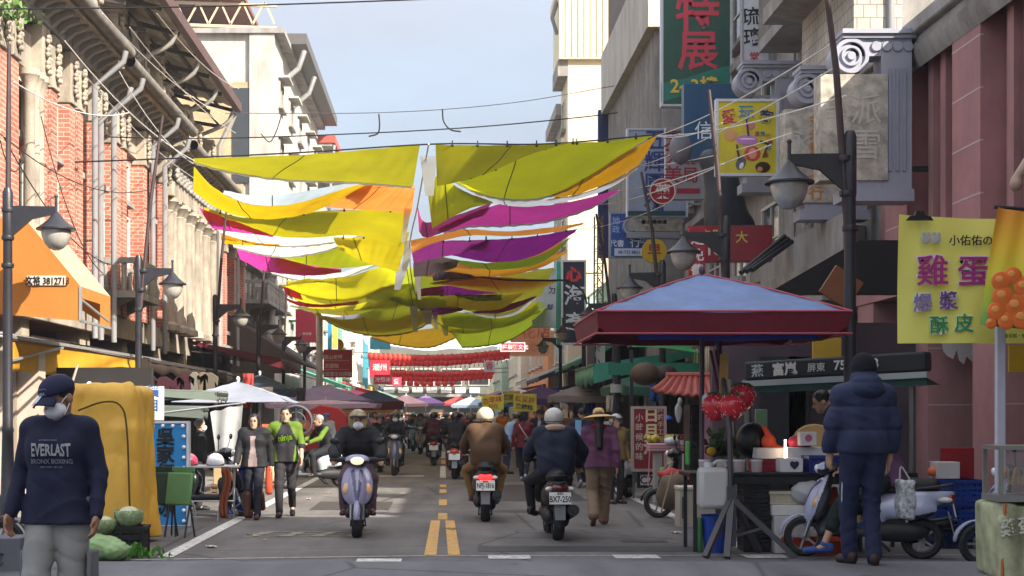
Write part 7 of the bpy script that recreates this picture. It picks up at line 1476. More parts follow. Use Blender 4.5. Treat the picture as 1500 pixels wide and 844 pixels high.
# steel display box on a cloth covered stand, near right corner
sd = 12.0; k = F / sd; cx_ = P(1500, 700, sd).x
r = empty('stand', (cx_, sd + .1, 0), 'stand wrapped in pale green cloth with faded lettering, near right corner', 'stand')
st = sdf_obj('cloth_cover', [('b', (.06, 0, .58), (.32, .3, .30), None, .04), ('c', (-.22, -.28, .3), (-.27, -.32, .75), .06, .03), ('c', (.0, -.28, .3), (.0, -.30, .8), .05, .03)], .02, M('pale_green_cloth', (.36, .37, .22), .7, .55, 5, bump=.4, bsc=10, dirt=.3), r, k=.06, disp=lambda X, Y, Z: .012 * np.sin(17 * X + 3 * Z) + .008 * np.sin(29 * X + 9 * Y)); b = MB()
b.beam((-.26, -.33, .28), (-.23, -.31, .88), .02); b.build('orange_edge', C('a85a30'), r); text('雞蛋糕', .14, C('c9c8b8', rough=.8), r, (-.08, -.36, .72), rot=.15, bold=.02)
r = empty('display_box', (cx_, sd, .90), 'steel and glass display box with wire handle standing on the green cloth stand', 'display box')
b = MB(); w_, h_ = .54, .42
for a_ in (-1, 1):
    for c_ in (-1, 1): b.box((a_ * (w_ / 2 - .02), c_ * .18, h_ / 2), (.03, .03, h_))
b.box((0, 0, .02), (w_, .40, .05)); b.box((0, 0, h_), (w_, .40, .035)); b.build('frame', C('9a9a94', rough=.35, metal=.6), r)
b = MB(); b.box2((-w_ / 2 + .04, -.19, .06), (w_ / 2 - .04, -.185, h_ - .03)); b.build('pane', M_glass('box_glass', (.35, .35, .34), .05, .22), r)
b = MB()
for i in range(5): b.tube(crom([(-.18 + i * .08, 0, .12), (-.15 + i * .08, -.03, .26), (-.12 + i * .08, 0, .13)], 8), .012, 6)
b.build('pastry', C('c89a50', rough=.5), r); b = MB(); b.tube(crom([(-.05, -.15, h_ + .01), (.0, -.15, h_ + .13), (.08, -.15, h_ + .15), (.14, -.15, h_ + .01)], 12), .012, 8); b.build('handle', C('c89a78', rough=.3, metal=.5), r)

# ------------------------------------------------------------------ right middle: tea sign, fruit tray, scooter seat, cool box, shrine roof
board('stall_sign', 'upright crimson tea sign on legs with gold and white columns of characters', 925, 596, 975, 690, 27.0, '7d1228', [('日月潭', 953, 632, 21, 'c9b88a', dict(vertical=True, gap=1.05, bold=.03)), ('小時候的味', 936, 640, 11, 'b8a89a', dict(vertical=True, gap=1.2)), ('阿嬤手工粉', 967, 622, 9, 'b8a08a', dict(vertical=True, gap=1.1))], frame='a09088', depth=.08, z0=.05)
board('stall_sign', 'black bordered white number board at the foot of the crimson tea sign', 934, 692, 960, 714, 26.9, 'c9c9cc', [('C7', 947, 703, 15, '1a1a1e')], frame='1a1a1e', depth=.05)
r = empty('fruit_stand', (P(975, 690, 25.6).x, 25.6, 0), 'narrow stand with a pink striped tray of fruit before the tea sign', 'stand'); k = F / 25.6
b = MB(); b.box((0, 0, 1.0), (.62, .42, .15)); b.build('tray', MB_stripe('pink_stripe', [(.50, .27, .28), (.36, .15, .18)], .025, 'z'), r, bev=.03); b = MB(); b.box2((-.2, -.15, 0), (-.08, .15, .92)); b.build('leg', C('9a948c'), r); b = MB(); b.box2((.2, -.12, 0), (.26, .12, .92)); b.build('leg', C('3a3a3e'), r); b = MB(); b.tube([(-.3, -.2, .95), (-.33, -.25, .35)], .01, 6); b.build('ribbon', C('c07a80'), r)
for i, (x, lab) in enumerate(((-.2, 'left'), (.1, 'right'))):
    b = MB(); [b.ell((x + rnd.uniform(-.09, .09), rnd.uniform(-.1, .1), 1.11 + rnd.uniform(0, .07)), (.045, .045, .045), 10, 8) for _ in range(22)]; o = b.build('fruit_heap', C('b0a23a', rough=.5)); o.location = r.location; tag(o, f'{lab} heap of yellow green fruit on the pink striped tray', 'fruit')
b = MB(); b.ell((0, 0, 0), (.13, .1, .07), 14, 8); o = b.build('white_bowl', C('ccd0d6', rough=.3)); o.location = P(984, 646, 25.4); tag(o, 'white bowl lid on the right fruit heap', 'bowl')
b = MB(); b.ell((0, 0, 0), (.10, .10, .08), 14, 8, z0=.5); o = b.build('blue_lamp', C('1a3fa8', rough=.3)); o.location = P(978, 615, 27.4); tag(o, 'blue enamel lamp shade behind the tea sign', 'lamp')
r = empty('shrine_stall', (P(1040, 600, 24.6).x, 24.6, 0), 'wooden kiosk with curved dark red tiled roof and lattice front', 'kiosk')
b = MB(); b.grid(lambda u, v: ((u - .5) * (1.25 + .75 * v) - .1 + .0, -.2 - .7 * v, 2.18 - .42 * v + .10 * v * v + .10 * v * abs(2 * u - 1) ** 3 + .018 * math.sin(u * 90)), 90, 6); b.build('roof', M('red_tiles', (.28, .055, .04), .6, .25, 6), r, solid=.04)
b = MB(); b.tube([(-.75, -.2, 2.2), (.6, -.2, 2.2)], .05, 8); b.build('ridge', M('red_tiles'), r)
b = MB(); b.box2((-.35, -.1, 0), (.55, .5, 1.72)); b.build('cabinet', C('2a1a1c', rough=.6), r)
b = MB()
for i in range(8): b.box2((-.33, -.14, .5 + i * .14), (-.02, -.102, .56 + i * .14))
for i in range(3): b.box2((-.33 + i * .14, -.16, .45), (-.30 + i * .14, -.142, 1.62))
b.build('lattice', C('1a2320', rough=.5), r)
board('poster', 'pink poster with faded pictures beside the strawberry lanterns', 1030, 602, 1082, 682, 24.0, 'b07a8c', [('●', 1058, 655, 10, '8a8ab8'), ('草莓', 1052, 622, 9, 'c8b8c8')], depth=.03)
board('poster', 'small pale green poster under the black awning', 1106, 600, 1124, 660, 20.3, '6a8a6c', depth=.03)
b = sdf_obj('white_rag', [('e', P(994, 605, 25.0), (.06, .05, .17)), ('e', P(996, 588, 25.0), (.04, .04, .06))], .014, C('a8a6a4', rough=.9), disp=lambda X, Y, Z: .01 * np.sin(50 * X) * np.sin(20 * Z)); tag(b, 'white rag hanging from the kiosk eaves', 'rag')
b = sdf_obj('green_bag', [('b', P(977, 712, 24.8), (.13, .1, .30), None, .04)], .02, C('3a9a3a', rough=.35), disp=lambda X, Y, Z: .012 * np.sin(22 * X + 9 * Z) * np.sin(12 * Z)); tag(b, 'tall bright green plastic bag below the fruit tray', 'bag')
b = sdf_obj('green_bag', [('b', P(1017, 664, 24.6), (.14, .1, .20), None, .03)], .02, C('4aa04a', rough=.35)); tag(b, 'green plastic bag beside the lattice kiosk', 'bag')
scooter('black scooter parked on the right with bags round its seat', (P(1025, 690, 22.6).x, 22.6, 0), R(75), '1a1a1e', vox=.02)
r = carton('cool_box', 'cream white cool box on the right kerb below the black scooter seat', (P(1018, 768, 21.0).x, 21.0, 0), (.5, .42, .52), 'b0a898', lid='c2bcb0'); b = MB(); b.box((-.2, -.225, .28), (.03, .02, .3)); b.build('latch', C('3a3a3a'), r)
b = sdf_obj('red_cloth', [('e', P(985, 695, 21.8), (.22, .15, .09)), ('e', P(1000, 700, 21.7), (.2, .15, .08))], .02, C('a83a40', rough=.8), disp=lambda X, Y, Z: .015 * np.sin(30 * X) * np.sin(25 * Z + 9 * Y)); tag(b, 'crumpled red cloth under the black scooter seat', 'cloth')
b = sdf_obj('burlap_sack', [('e', P(982, 722, 21.6), (.2, .18, .26)), ('e', P(990, 708, 21.6), (.16, .15, .15))], .022, C('6a5a4a', rough=.95), disp=lambda X, Y, Z: .015 * np.sin(23 * X + 11 * Z)); tag(b, 'brown sack slumped on the right kerb by the cool box', 'sack')
b = MB(); b.tube([P(985, 690, 20.9), P(968, 752, 20.9)], .014, 6); tag(b.build('wooden_stick', C('9a8a70')), 'thin wooden stick leaning on the cool box', 'stick')
leaves('flower_pot', 'dark potted plant with a yellow flower by the parasol pole', P(1060, 672, 18.6), (.14, .1, .12), 60, .13, ('2a3a24', '3f5a30'))
b = MB(); b.ell(P(1042, 661, 18.4), (.06, .03, .05), 10, 8); tag(b.build('yellow_flower', C('d8a82a')), 'single yellow flower beside the parasol pole', 'flower')
b = MB()
for q in (-.03, .03): b.tube([(3.05 + q, 17.0, 2.3), (3.22 + q, 17.1, 1.55)], .016, 6)
tag(b.build('rope_bundle', C('5a1a24', rough=.9)), 'dark red rope bundle hanging along the parasol pole', 'rope'); b = MB(); b.box((3.16, 16.95, 1.95), (.09, .05, .62), ry=.02); tag(b.build('bamboo_splint', C('b08a50', rough=.7)), 'flat bamboo splint tied to the parasol pole', 'splint')
# lattice mast and poles on the right, dark figure ornament
r = empty('lattice_mast', P(876, 604, 60) * Vector((1, 1, 0)), 'rusty brown lattice mast rising beside the cream house', 'mast'); h = CZ + (604 - 318) / (F / 60); b = MB()
for x, y in ((-.2, -.2), (.2, -.2), (0, .2)): b.beam((x, y, 0), (x * .8, y * .8, h), .05)
for i in range(20): z = h * i / 20; b.beam((-.2, -.2, z), (.2, -.2, z + h / 20), .03); b.beam((-.2, -.2, z), (.2, -.2, z), .03); b.beam((.2, -.2, z), (0, .2, z + h / 20), .03)
b.build('lattice', C('7a6a58', rough=.8), r)
for i, (X, d, top, lab) in enumerate(((866, 47, 300, 'grey utility pole beside the navy seafood sign'), (905, 34, 330, 'dark leaning pole at the left edge of the parasol'))):
    p = P(X, 604, d); h = CZ + (604 - top) / (F / d) * (0.45 if i == 0 else .5); r = empty('utility_pole', (p.x, d, 0), lab, 'pole'); b = MB(); b.lathe([(.16 - .08 * i, 0), (.12 - .06 * i, h), (0, h)], seg=12); b.build('pole', C('6a6666' if i == 0 else '1c1c24', rough=.8), r); b = MB(); b.lathe([(.17, h * .55), (.17, h * .6)], seg=12); b.build('band', C('9a9690'), r)
o = sdf_obj('dark_figure_ornament', [('e', P(1060, 300, 31.5), (.42, .3, .62), (0, R(10), 0)), ('e', P(1052, 262, 31.5), (.3, .26, .5)), ('c', P(1040, 235, 31.5), P(1062, 262, 31.5), .24, .25), ('e', P(1070, 330, 31.5), (.5, .25, .3)), ('c', P(1078, 310, 31.5), P(1098, 338, 31.5), .22, .1)], .05, M('dark_ornament', (.035, .04, .052), .4, .2, 3), k=.15); tag(o, 'large dark rounded ornament hanging behind the blue sign and poster', 'ornament')
o = sdf_obj('grey_globe', [('e', P(997, 218, 32.2), (.24, .22, .34))], .03, C('6e6c72', rough=.5)); tag(o, 'dull grey bulb shape under the left edge of the blue sign', 'ornament')
for i in range(3): b = MB(); b.tube([P(1085 + i * 8, 400 - i * 2, 27), P(1150 + i * 5, 346 + i * 4, 27.5)], .05, 8); tag(b.build('black_pipe', blackm), 'black slanting pipe stacked beside the red self service sign', 'pipe', 'three black slanting pipes by the red sign')
r = board('wooden_sign', 'tilted brown wooden panel behind the tall right lamp', 1208, 398, 1256, 444, 19.8, '7a4a28', depth=.06); r.rotation_euler = (0, R(33), 0)
b = MB(); b.prism([(0, 0), (1.3, .75), (1.9, .75), (1.9, 0)], 0, .1); o = b.build('black_gable', C('101014', rough=.6)); o.location = P(1120, 432, 20.6); tag(o, 'black gable board rising behind the big parasol', 'board')

# loose goods along both rows of stalls
def clutter(side, n, d0, d1, xa, xb):
    sd = 'left' if side < 0 else 'right'
    protos = {}
    for i in range(n):
        d = d0 + (d1 - d0) * (i + rnd.random()) / n; x = rnd.uniform(xa, xb); kind = i % 5; col = rnd.choice(['b8b0a0', '8a2a24', '2a4a8a', '3a6a3a', 'c8a040', '6a5a4a', 'c8c8c8', '4a3040', 'a8582a', '2a2a30'])
        if kind in (0, 1): crate('crate', f'plastic crate of goods standing along the {sd} stalls', (x, d, 0), (.5, .4, .3), col, f'crates along the {sd} stalls', holes=4); z = .3; carton('carton', f'carton on top of a crate along the {sd} stalls', (x, d, .30), (.42, .34, rnd.uniform(.2, .5)), rnd.choice(['a08a68', 'c0b8a8', '8a7a60', 'b0a890']), rz=rnd.uniform(-.3, .3), group=f'cartons along the {sd} stalls')
        elif kind == 2:
            b = MB(); w_ = rnd.uniform(.18, .3); h_ = rnd.uniform(.35, .7); b.grid(lambda u, v: ((u - .5) * w_ * (1 - .2 * v), .03 * math.sin(9 * u + 3 * v), -h_ * v), 6, 6); o = b.build('hanging_bag', C(col, rough=.7), loc=(x + .25 * side, d, rnd.uniform(2.1, 2.5)), solid=.06); tag(o, f'flat bag of goods hanging in the {sd} stalls', 'bag', f'bags hanging in the {sd} stalls')
        elif kind == 3:
            r = empty('price_card', (x - .2 * side, d, 0), f'small price card on a stick at the {sd} stalls', 'price card', f'price cards at the {sd} stalls'); b = MB(); b.box((0, 0, 1.25), (.3, .02, .2), rz=rnd.uniform(-.4, .4)); b.build('card', C(rnd.choice(['d8c83a', 'd8d4cc', 'd86a4a', 'e0e0dc']), rough=.7), r); b = MB(); b.tube([(0, 0, .7), (0, 0, 1.2)], .012, 6); b.build('stick', C('8a7a5a'), r)
        else:
            o = sdf_obj('sack', [('e', (0, 0, .22), (.24, .2, .24)), ('c', (0, 0, .4), (.02, 0, .52), .1, .05)], .035, C(rnd.choice(['b8a888', '8a8a90', 'a03a34', '3a7a4a', 'c8c0b4']), rough=.85), loc=(x, d, 0), disp=lambda X, Y, Z: folds(X, Y, Z, d, .02, 1.5)); tag(o, f'full sack on the ground by the {sd} stalls', 'sack', f'sacks by the {sd} stalls')
clutter(-1, 30, 26, 74, -4.9, -3.7); clutter(1, 32, 29, 74, 3.9, 4.7)
for i, (x, d, ze, zt, h, c, lab) in enumerate(((-4.9, 40, 2.2, 2.6, .9, '2a3a4a', 'dark blue parasol beside the walkers on the left'), (4.9, 36.5, 2.2, 2.6, 1.0, '3f6a5a', 'dull green parasol among the right stalls'), (4.4, 47, 2.1, 2.5, 1.1, 'a8a4a0', 'off white parasol by the yellow price signs'), (-4.3, 72, 2.2, 2.7, 1.4, 'c8607a', 'rose pink parasol far along the left'), (-3.4, 80, 2.1, 2.6, 1.3, '8fb4cc', 'sky blue parasol far along the left'), (3.8, 58, 2.1, 2.6, 1.3, '6a4a88', 'violet parasol far along the right'), (3.5, 70, 2.2, 2.7, 1.3, 'c8a8a0', 'dusty pink parasol far along the right'), (3.2, 82, 2.1, 2.6, 1.3, '4a7a9a', 'steel blue parasol far along the right'))):
    parasol(lab, x, d, h, ze, zt, C(c, rough=.7, trans=.2), .2)
for i, (x, d, ze, zt, h, c, lab) in enumerate(((-2.6, 104, 2.2, 2.8, 1.5, 'd8b0b8', 'pale pink parasol under the left end of the lanterns'), (1.9, 106, 2.1, 2.7, 1.4, 'a8bcd0', 'pale blue parasol under the right end of the lanterns'), (-3.2, 118, 2.3, 2.9, 1.6, 'c86a4a', 'terracotta parasol deep in the street on the left'), (2.8, 120, 2.3, 2.9, 1.6, 'd8cfa8', 'cream parasol deep in the street on the right'), (-1.6, 134, 2.4, 3.1, 1.7, '8a6aa8', 'mauve parasol at the far end of the street'), (1.4, 140, 2.4, 3.1, 1.7, 'b84a4a', 'red parasol at the far end of the street'))):
    parasol(lab, x, d, h, ze, zt, C(c, rough=.7, trans=.3), .2)
for i, (x, y0, y1, z0, z1, c, lab) in enumerate(((-6.0, 110, 120, 3.4, 2.7, 'c8c4bc', 'pale awning beyond the lanterns on the left'), (-5.4, 122, 134, 3.4, 2.7, '7aa08a', 'dull green awning beyond the lanterns on the left'), (5.0, 108, 120, 3.4, 2.7, '9aa4b8', 'grey blue awning beyond the lanterns on the right'), (4.6, 122, 136, 3.4, 2.7, 'b86a5a', 'brick red awning beyond the lanterns on the right'))):
    awning(lab, x, x + (2.2 if x < 0 else -2.0), y0, y1, z0, z1, .25, C(c, rough=.7))

for i in range(16):
    x, y = rnd.choice([(rnd.uniform(-3.6, -2.2), rnd.uniform(17.5, 30)), (rnd.uniform(2.4, 4.2), rnd.uniform(17.6, 30)), (rnd.uniform(-2, 2), rnd.uniform(17, 26))]); a = rnd.uniform(0, 6); w_ = rnd.uniform(.03, .09)
    b = MB(); b.grid(lambda u, v: ((u - .5) * w_ * 2 * math.cos(a) - (v - .5) * w_ * math.sin(a), (u - .5) * w_ * 2 * math.sin(a) + (v - .5) * w_ * math.cos(a), .012 + .02 * abs(math.sin(5 * u + 3 * v + a))), 4, 3)
    tag(b.build('litter', C(rnd.choice(['b8b0a0', '6a6a3a', '8a7a5a', 'a8a8a8', '4a4030']), rough=.9), loc=(x, y, 0)), 'scrap of paper or leaf lying on the asphalt', 'litter', 'scraps of litter on the road')
# ------------------------------------------------------------------ people and scooters
from mathutils.bvhtree import BVHTree
def decal(s, ob, size, x, z, mat, name='print', side=1, bold=.02, rot=0, sx=1.0, arc=0.0, dx=0.0):
    """writing laid on a garment: projected onto the front (side=1) or back (-1) of the mesh"""
    me = ob.data; co = np.empty(len(me.vertices) * 3); me.vertices.foreach_get('co', co)
    bv = BVHTree.FromPolygons([Vector(v) for v in co.reshape(-1, 3)], [tuple(p.vertices) for p in me.polygons])
    t = text(s, size, mat, ob, (0, 0, 0), name, bold, .002, rot=rot, sx=sx)
    tm = t.data; w_ = max(abs(v.co.x) for v in tm.vertices)
    for v in tm.vertices:
        px_, pz_ = x - side * v.co.x, z + v.co.z * (1 + arc * abs(v.co.x / w_)); h = bv.ray_cast(Vector((px_, side * 1.0, pz_)), Vector((0, -side, 0)))
        y = (h[0].y if h[0] is not None else side * .12) + side * .007; v.co = (px_, y, pz_)
    return t
def kid(root, nm):
    return next(c for c in root.children if c.name.split('.')[0] == nm)
# man in navy sweatshirt, near left
man = person('man in navy sweatshirt with white chest print, navy cap and mask', (-2.38, 9.3, .085), math.pi - .12, 'walk', H=1.74, top='0e1330', bot='868684', shoe='2a2a2a', skin=SK2(), hat='cap', hatc='101638', mask=True,
             vox=.0095, g=1.04, hs=1.06, yaw=-24, pitch=-21, tilt=4, hem=.81, t=.014, bt=.026, ov=dict(shR=(.172, 0, 1.375), shL=(-.172, 0, 1.375), elR=(.252, -.03, 1.115), wrR=(.268, .10, .88), elL=(-.25, .0, 1.115), wrL=(-.272, .11, .875)), curl=.9)
sh = kid(man, 'shirt'); wt = M('print_white', (.58, .58, .62), .8, .25, 40)
decal('EVERLAST', sh, .092, .0, 1.285, wt, bold=.03, sx=.62, arc=.22); decal('BRONX BOXING', sh, .040, .0, 1.215, M('print_grey', (.30, .31, .38), .8), bold=.02, sx=.88); decal('NEW YORK · EST. 1910', sh, .014, .0, 1.180, M('print_grey'), bold=.02); decal('AUTHENTIC SINCE', sh, .013, .02, 1.345, M('print_grey'), bold=.02)
cp = kid(man, 'cap'); 
for i in range(3): b = MB(); b.grid(lambda u, v: (.012 + i * .022 + .012 * u, .088 + (.07 - .006 * i) * v, .0565 - v * .028 - (abs(.5 - (.012 + i * .022 + .08) / .16)) ** 2 * .12), 1, 4); b.build('stripe', C('c8cad4'), cp, solid=.002)
decal('HRK.', cp, .022, .0, .062, wt, bold=.02); b = MB(); b.tube(crom([(.028, .096, .082), (.012, .1, .092), (0, .098, .086), (-.014, .1, .092), (-.03, .095, .082)], 12), .0015, 5); b.build('emblem', C('8088b0'), cp)
mk = kid(man, 'mask')
for q in (-1, 1): b = MB(); b.tube(crom([(.062 * q, .055, -.02), (.075 * q, .02, .005), (.084 * q, -.01, .01)], 6), .003, 5); b.tube(crom([(.06 * q, .05, -.085), (.075 * q, .02, -.05), (.084 * q, -.01, -.02)], 6), .003, 5); b.build('ear_loop', C('d8d8e0'), mk)
tr = kid(man, 'trousers')
for q in (-1, 1): b = MB(); b.box((q * .215, -.0, .57), (.03, .15, .19)); b.build('cargo_pocket', C('6a6a6b', rough=.9), tr, bev=.012)
# man in navy puffer, near right, seen from behind
puf = person('man in dark navy puffer jacket and beanie seen from behind by the parked scooter', (3.62, 12.96, .28), .10, 'stand', H=1.82, top='242c48', bot='1a2240', shoe='2a1614', hat='beanie', hatc='0b0e18', vox=.0105, g=.98, t=.026, puff=.024, hem=.90, bt=.018, collar=.05, yaw=14,
             ov=dict(shR=(.165, 0, 1.37), shL=(-.165, 0, 1.37), elR=(.232, -.02, 1.12), wrR=(.235, .05, .86), elL=(-.23, .03, 1.13), wrL=(-.225, .14, .90), kneR=(0, 0, 0), knR=(.08, .04, .49), anR=(.07, -.05, .085), toeR=(.11, .09, .03), knL=(-.09, .10, .50), anL=(-.07, .12, .085), toeL=(-.09, .27, .03)))
sdf_obj('hood', [('e', (0, -.085, 1.515), (.155, .115, .095), (R(-18), 0, 0)), ('e', (0, -.03, 1.60), (.125, .115, .10)), ('c', (-.11, .02, 1.49), (.11, .02, 1.49), .06, .06)], .0115, C('242c48', rough=.8, bump=.15, bsc=60), puf, k=.04, disp=lambda X, Y, Z: .006 * np.sin(60 * Z + 20 * X) * np.sin(17 * X + 5))
b = MB(); b.tube(crom([(-.165, -.01, .92), (-.175, .03, .7), (-.158, .08, .5), (-.125, .09, .3), (-.118, .09, .12)], 16), .008, 5); b.build('side_stripe', C('b8bcc8'), kid(puf, 'trousers'))
bag = sdf_obj('patterned_bag', [('b', (3.98, 12.95, .85), (.07, .09, .17), None, .03)], .011, M('bag_pattern', (.35, .36, .38), .7, .9, 30), disp=lambda X, Y, Z: .008 * np.sin(40 * X + 30 * Z)); tag(bag, 'small black and white patterned bag in the right hand of the puffer jacket man', 'bag')
b = MB(); b.tube(crom([(3.93, 12.95, 1.01), (3.95, 12.97, 1.13), (4.02, 12.95, 1.02)], 8), .008, 5); b.build('strap', C('a8a49a'), bag)
# vendor
person('vendor in dark shirt bending over the strawberry stall', (4.98, 18.45, .12), R(82), 'work', H=1.84, top='20263a', bot='1c1c22', skin=SK1(), vox=.013, yaw=4, pitch=-22, eyes=True)
# parked silver scooter and the seated woman hidden behind the puffer jacket man
sp_ = (4.60, 16.5, 0)
scooter('silver lavender scooter parked side on in front of the strawberry stall', sp_, R(74), 'a8acc4', '2a2c30', '1a1a1d', 'PBE-197', vox=.012, tailc='8a1218', shieldc='767a82')
person('woman in purple top and black capri trousers astride the parked silver scooter', (4.62, 16.48, .03), R(76), 'ride', H=1.62, top='5a3a5c', bot='14201f', shoe='2c4a8a', vox=.012, hair='bob', leg=.78, bt=.02,
       ov=dict(knL=(-.36, .26, .62), anL=(-.38, .46, .14), toeL=(-.40, .66, .08), hipL=(-.14, -.16, .82)))
# couple
mn = person('man in black jersey with lime green sleeves walking beside the smiling woman', (-2.41, 22.9, 0), math.pi + .05, 'walk', H=1.69, top='1d1a20', top2='566f1a', bot='242226', shoe='15151a', vox=.011, eyes=True, g=.95, hem=.85, t=.016, skin=SK1(),
            rule=lambda x, y, z: ((np.abs(x) > .065 + .46 * (1.415 - z)) & (z > 1.13)) | ((np.abs(x) > .125 + .12 * (z - .9)) & (z < 1.10) & (np.abs(x) < .2)), ov=dict(elR=(.34, .02, 1.27), wrR=(.52, .07, 1.34)), sleeve=.62)
decal('ninja', kid(mn, 'shirt'), .13, 0, 1.20, C('8fc01c'), bold=.02, rot=.16, sx=.9)
wm = person('smiling woman with glasses in black leather jacket and tall brown boots', (-2.84, 22.5, 0), math.pi - .05, 'walk2', H=1.58, top='16171b', top2='8a7a78', bot='191b26', shoe='4a2a1a', vox=.011, eyes=True, hair='bob', g=.95, t=.022, hem=.84, rule=lambda x, y, z: (np.abs(x) < .055 + .02 * np.sin(9 * z)) & (y > .06) & (z < 1.34), collar=.02)
for sd, k_, a_ in (('R', (-0.09, .03, .475), (-.09, -.27, .17)), ('L', (.09, .15, .50), (.085, .20, .085))):
    kx = V3(*(k_)) * .93; ax_ = V3(*(a_)) * .93; sdf_obj('boot', [('c', kx * .8 + ax_ * .2 + V3(0, 0, -.02), ax_, .066, .05)], .012, C('4a2a1a', rough=.5), wm)
g_ = MB(); 
for q in (-1, 1): g_.lathe([(.024, -.002), (.026, 0), (.024, .002)], (.031 * q, .096, .012), 14, 'y')
g_.tube([(-.008, .10, .014), (.008, .10, .014)], .002, 5); go = g_.build('glasses', C('2a1a18'), wm); go.location = kid(wm, 'hair').location; go.scale = (.93,) * 3
b = sdf_obj('orange_bag', [('b', (-2.63, 22.6, .58), (.05, .07, .22), None, .03)], .02, C('b8482a', rough=.7)); tag(b, 'narrow orange bag hanging between the couple', 'bag')
# rider coming towards the camera
scooter('silver violet scooter with lit headlight ridden towards the camera', (-1.13, 19.75, 0), math.pi + .04, '8b8aa8', '1c1c22', '17171a', vox=.012, lit=True)
rd = person('rider in shiny black puffer jacket, mask and camouflage helmet riding towards the camera', (-1.13, 19.8, 0), math.pi + .04, 'ride', H=1.70, top='131318', bot='5a4550', shoe='4a3028', hat='helmet', hatc='6a5c3a', mask=True, vox=.0115, t=.035, puff=.016, hem=.80, skin=SK1(), eyes=True, g=1.05)
hm = kid(rd, 'helmet'); hm.data.materials.clear(); hm.data.materials.append(M('camo_helmet', (.22, .17, .08), .3, .85, 14, coat=.5))
# two riders going away
scooter('dark scooter with lit red tail light ridden away by the man in brown', (.62, 22.55, 0), -.02, '2a1a1c', '1a1a1c', '17171a', 'NPJ-1816', vox=.012, lit='tail', rear_dark=True)
person('heavy rider in brown jacket, khaki trousers and cream helmet seen from behind', (.62, 22.6, 0), 0.0, 'ride', H=1.74, top='4a341e', bot='7a5c38', shoe='3a2218', hat='halfhelmet', hatc='cfc2a2', vox=.012, t=.035, g=1.14, skin=SK1(), ov=dict(knL=(-.27, .06, .72), knR=(.27, .06, .72)))
scooter('black scooter with white number plate ridden away by the man in navy', (1.41, 19.35, 0), .02, '1a1a1e', '141416', '17171a', 'BX7-250', vox=.012, rear_dark=True, tailc='5a0c14')
nv = person('heavy rider in navy jacket with pale collar and silver helmet seen from behind', (1.41, 19.4, 0), .04, 'ride', H=1.72, top='141c30', bot='121216', shoe='1a1a1a', hat='halfhelmet', hatc='b8b4ac', vox=.012, t=.045, g=1.2, ov=dict(elR=(.37, -.02, 1.08), wrR=(.36, .16, .93), knL=(-.30, .05, .70), anL=(-.27, .05, .36)))
b = MB(); b.tube(crom([(-.13, -.17, 1.36), (-.09, -.28, 1.40), (0, -.31, 1.41), (.09, -.28, 1.40), (.13, -.17, 1.36)], 14), .045, 8); b.build('fur_collar', C('b89a88', rough=.95, bump=.6, bsc=80), nv)
# woman with the straw hat
hw = person('woman in purple sweater and wide straw sun hat walking away', (2.19, 21.2, 0), -.04, 'walk', H=1.63, top='5c3450', bot='7d6a56', shoe='6a4030', hat='straw', longhair=.40, vox=.0115, t=.026, bt=.03, hem=.86, g=1.0, skin=SK1())
b = MB(); b.tube(crom([(-.10, -.03, 1.40), (-.05, -.10, 1.42), (.03, -.10, 1.42), (.11, -.02, 1.39)], 10), .03, 8); b.build('red_scarf', C('8a1430', rough=.9), hw)
# middle distance
tw = person('man in dark plum shirt with a blue towel on his shoulder walking away', (2.92, 31.7, 0), .1, 'walk', H=1.70, top='2a2434', bot='17171c', shoe='8a8a8c', vox=.016, g=1.05)
b = MB(); b.box((-.11, -.145, 1.22), (.13, .03, .42), rx=R(6)); b.build('towel', C('7fb0d8', rough=.95), tw, bev=.01)
mw = person('woman in maroon sweater and black knit cap with a shoulder strap', (1.86, 34.9, 0), -.2, 'walk2', H=1.58, top='5c1420', bot='1b2030', shoe='9a9aa0', hat='beanie', hatc='14101a', vox=.016)
b = MB(); b.tube(crom([(-.12, -.05, 1.34), (-.02, -.15, 1.2), (.1, -.15, 1.02), (.16, -.08, .9)], 10), .012, 5); b.build('strap', C('b8a098'), mw)
person('man in black suit jacket and flat cap facing the camera in the crowd', (2.4, 37.5, 0), math.pi - .2, 'stand', H=1.68, top='15161c', top2='8a8a90', bot='1a1a20', hat='cap', hatc='15151a', vox=.018, rule=lambda x, y, z: (np.abs(x) < .04) & (y > .05) & (z > 1.15))
person('person in pale blue top bending beside the yellow price signs', (1.62, 39, 0), R(-70), 'work', H=1.62, top='8fb4d8', bot='30384a', vox=.018, pitch=-30)
person('person in tan coat and helmet beside the crimson tea sign', (3.0, 26.2, 0), math.pi + .5, 'stand', H=1.55, top='7a6440', bot='2a2a2e', hat='halfhelmet', hatc='9a9a9c', vox=.016, eyes=False)
scooter('white fronted scooter parked beside the crimson tea sign', (3.15, 27.6, 0), math.pi - .5, 'c4c8ca', '2a4a4c', vox=.022)
person('grey haired person in dark jacket and mask at the drinks stall on the left', (-4.0, 24.6, 0), R(-75), 'stand', H=1.50, top='14151a', bot='2a2a30', hair='grey', mask=True, vox=.016)
person('walker in pale shirt, blue cap and dark trousers by the red stall', (-3.2, 40.9, 0), math.pi - .15, 'walk', H=1.58, top='a8b0b4', bot='181c28', hat='cap', hatc='4a6aa0', vox=.018, t=.02)
person('walker in pink shirt beside the one in a blue cap', (-2.85, 44, 0), math.pi + .6, 'walk2', H=1.58, top='c87a88', bot='3a3036', hair='bob', vox=.018)
scooter('white scooter parked aslant behind the couple', (-2.72, 31.6, 0), R(118), 'b8bcc0', '1f2124', vox=.02)
person('rider with lime green sleeves on the white scooter behind the couple', (-2.75, 31.6, 0), R(118), 'ride', H=1.64, top='17171c', top2='566f1a', bot='1a1c22', vox=.016, rule=lambda x, y, z: (np.abs(x) > .24), hair='grey')
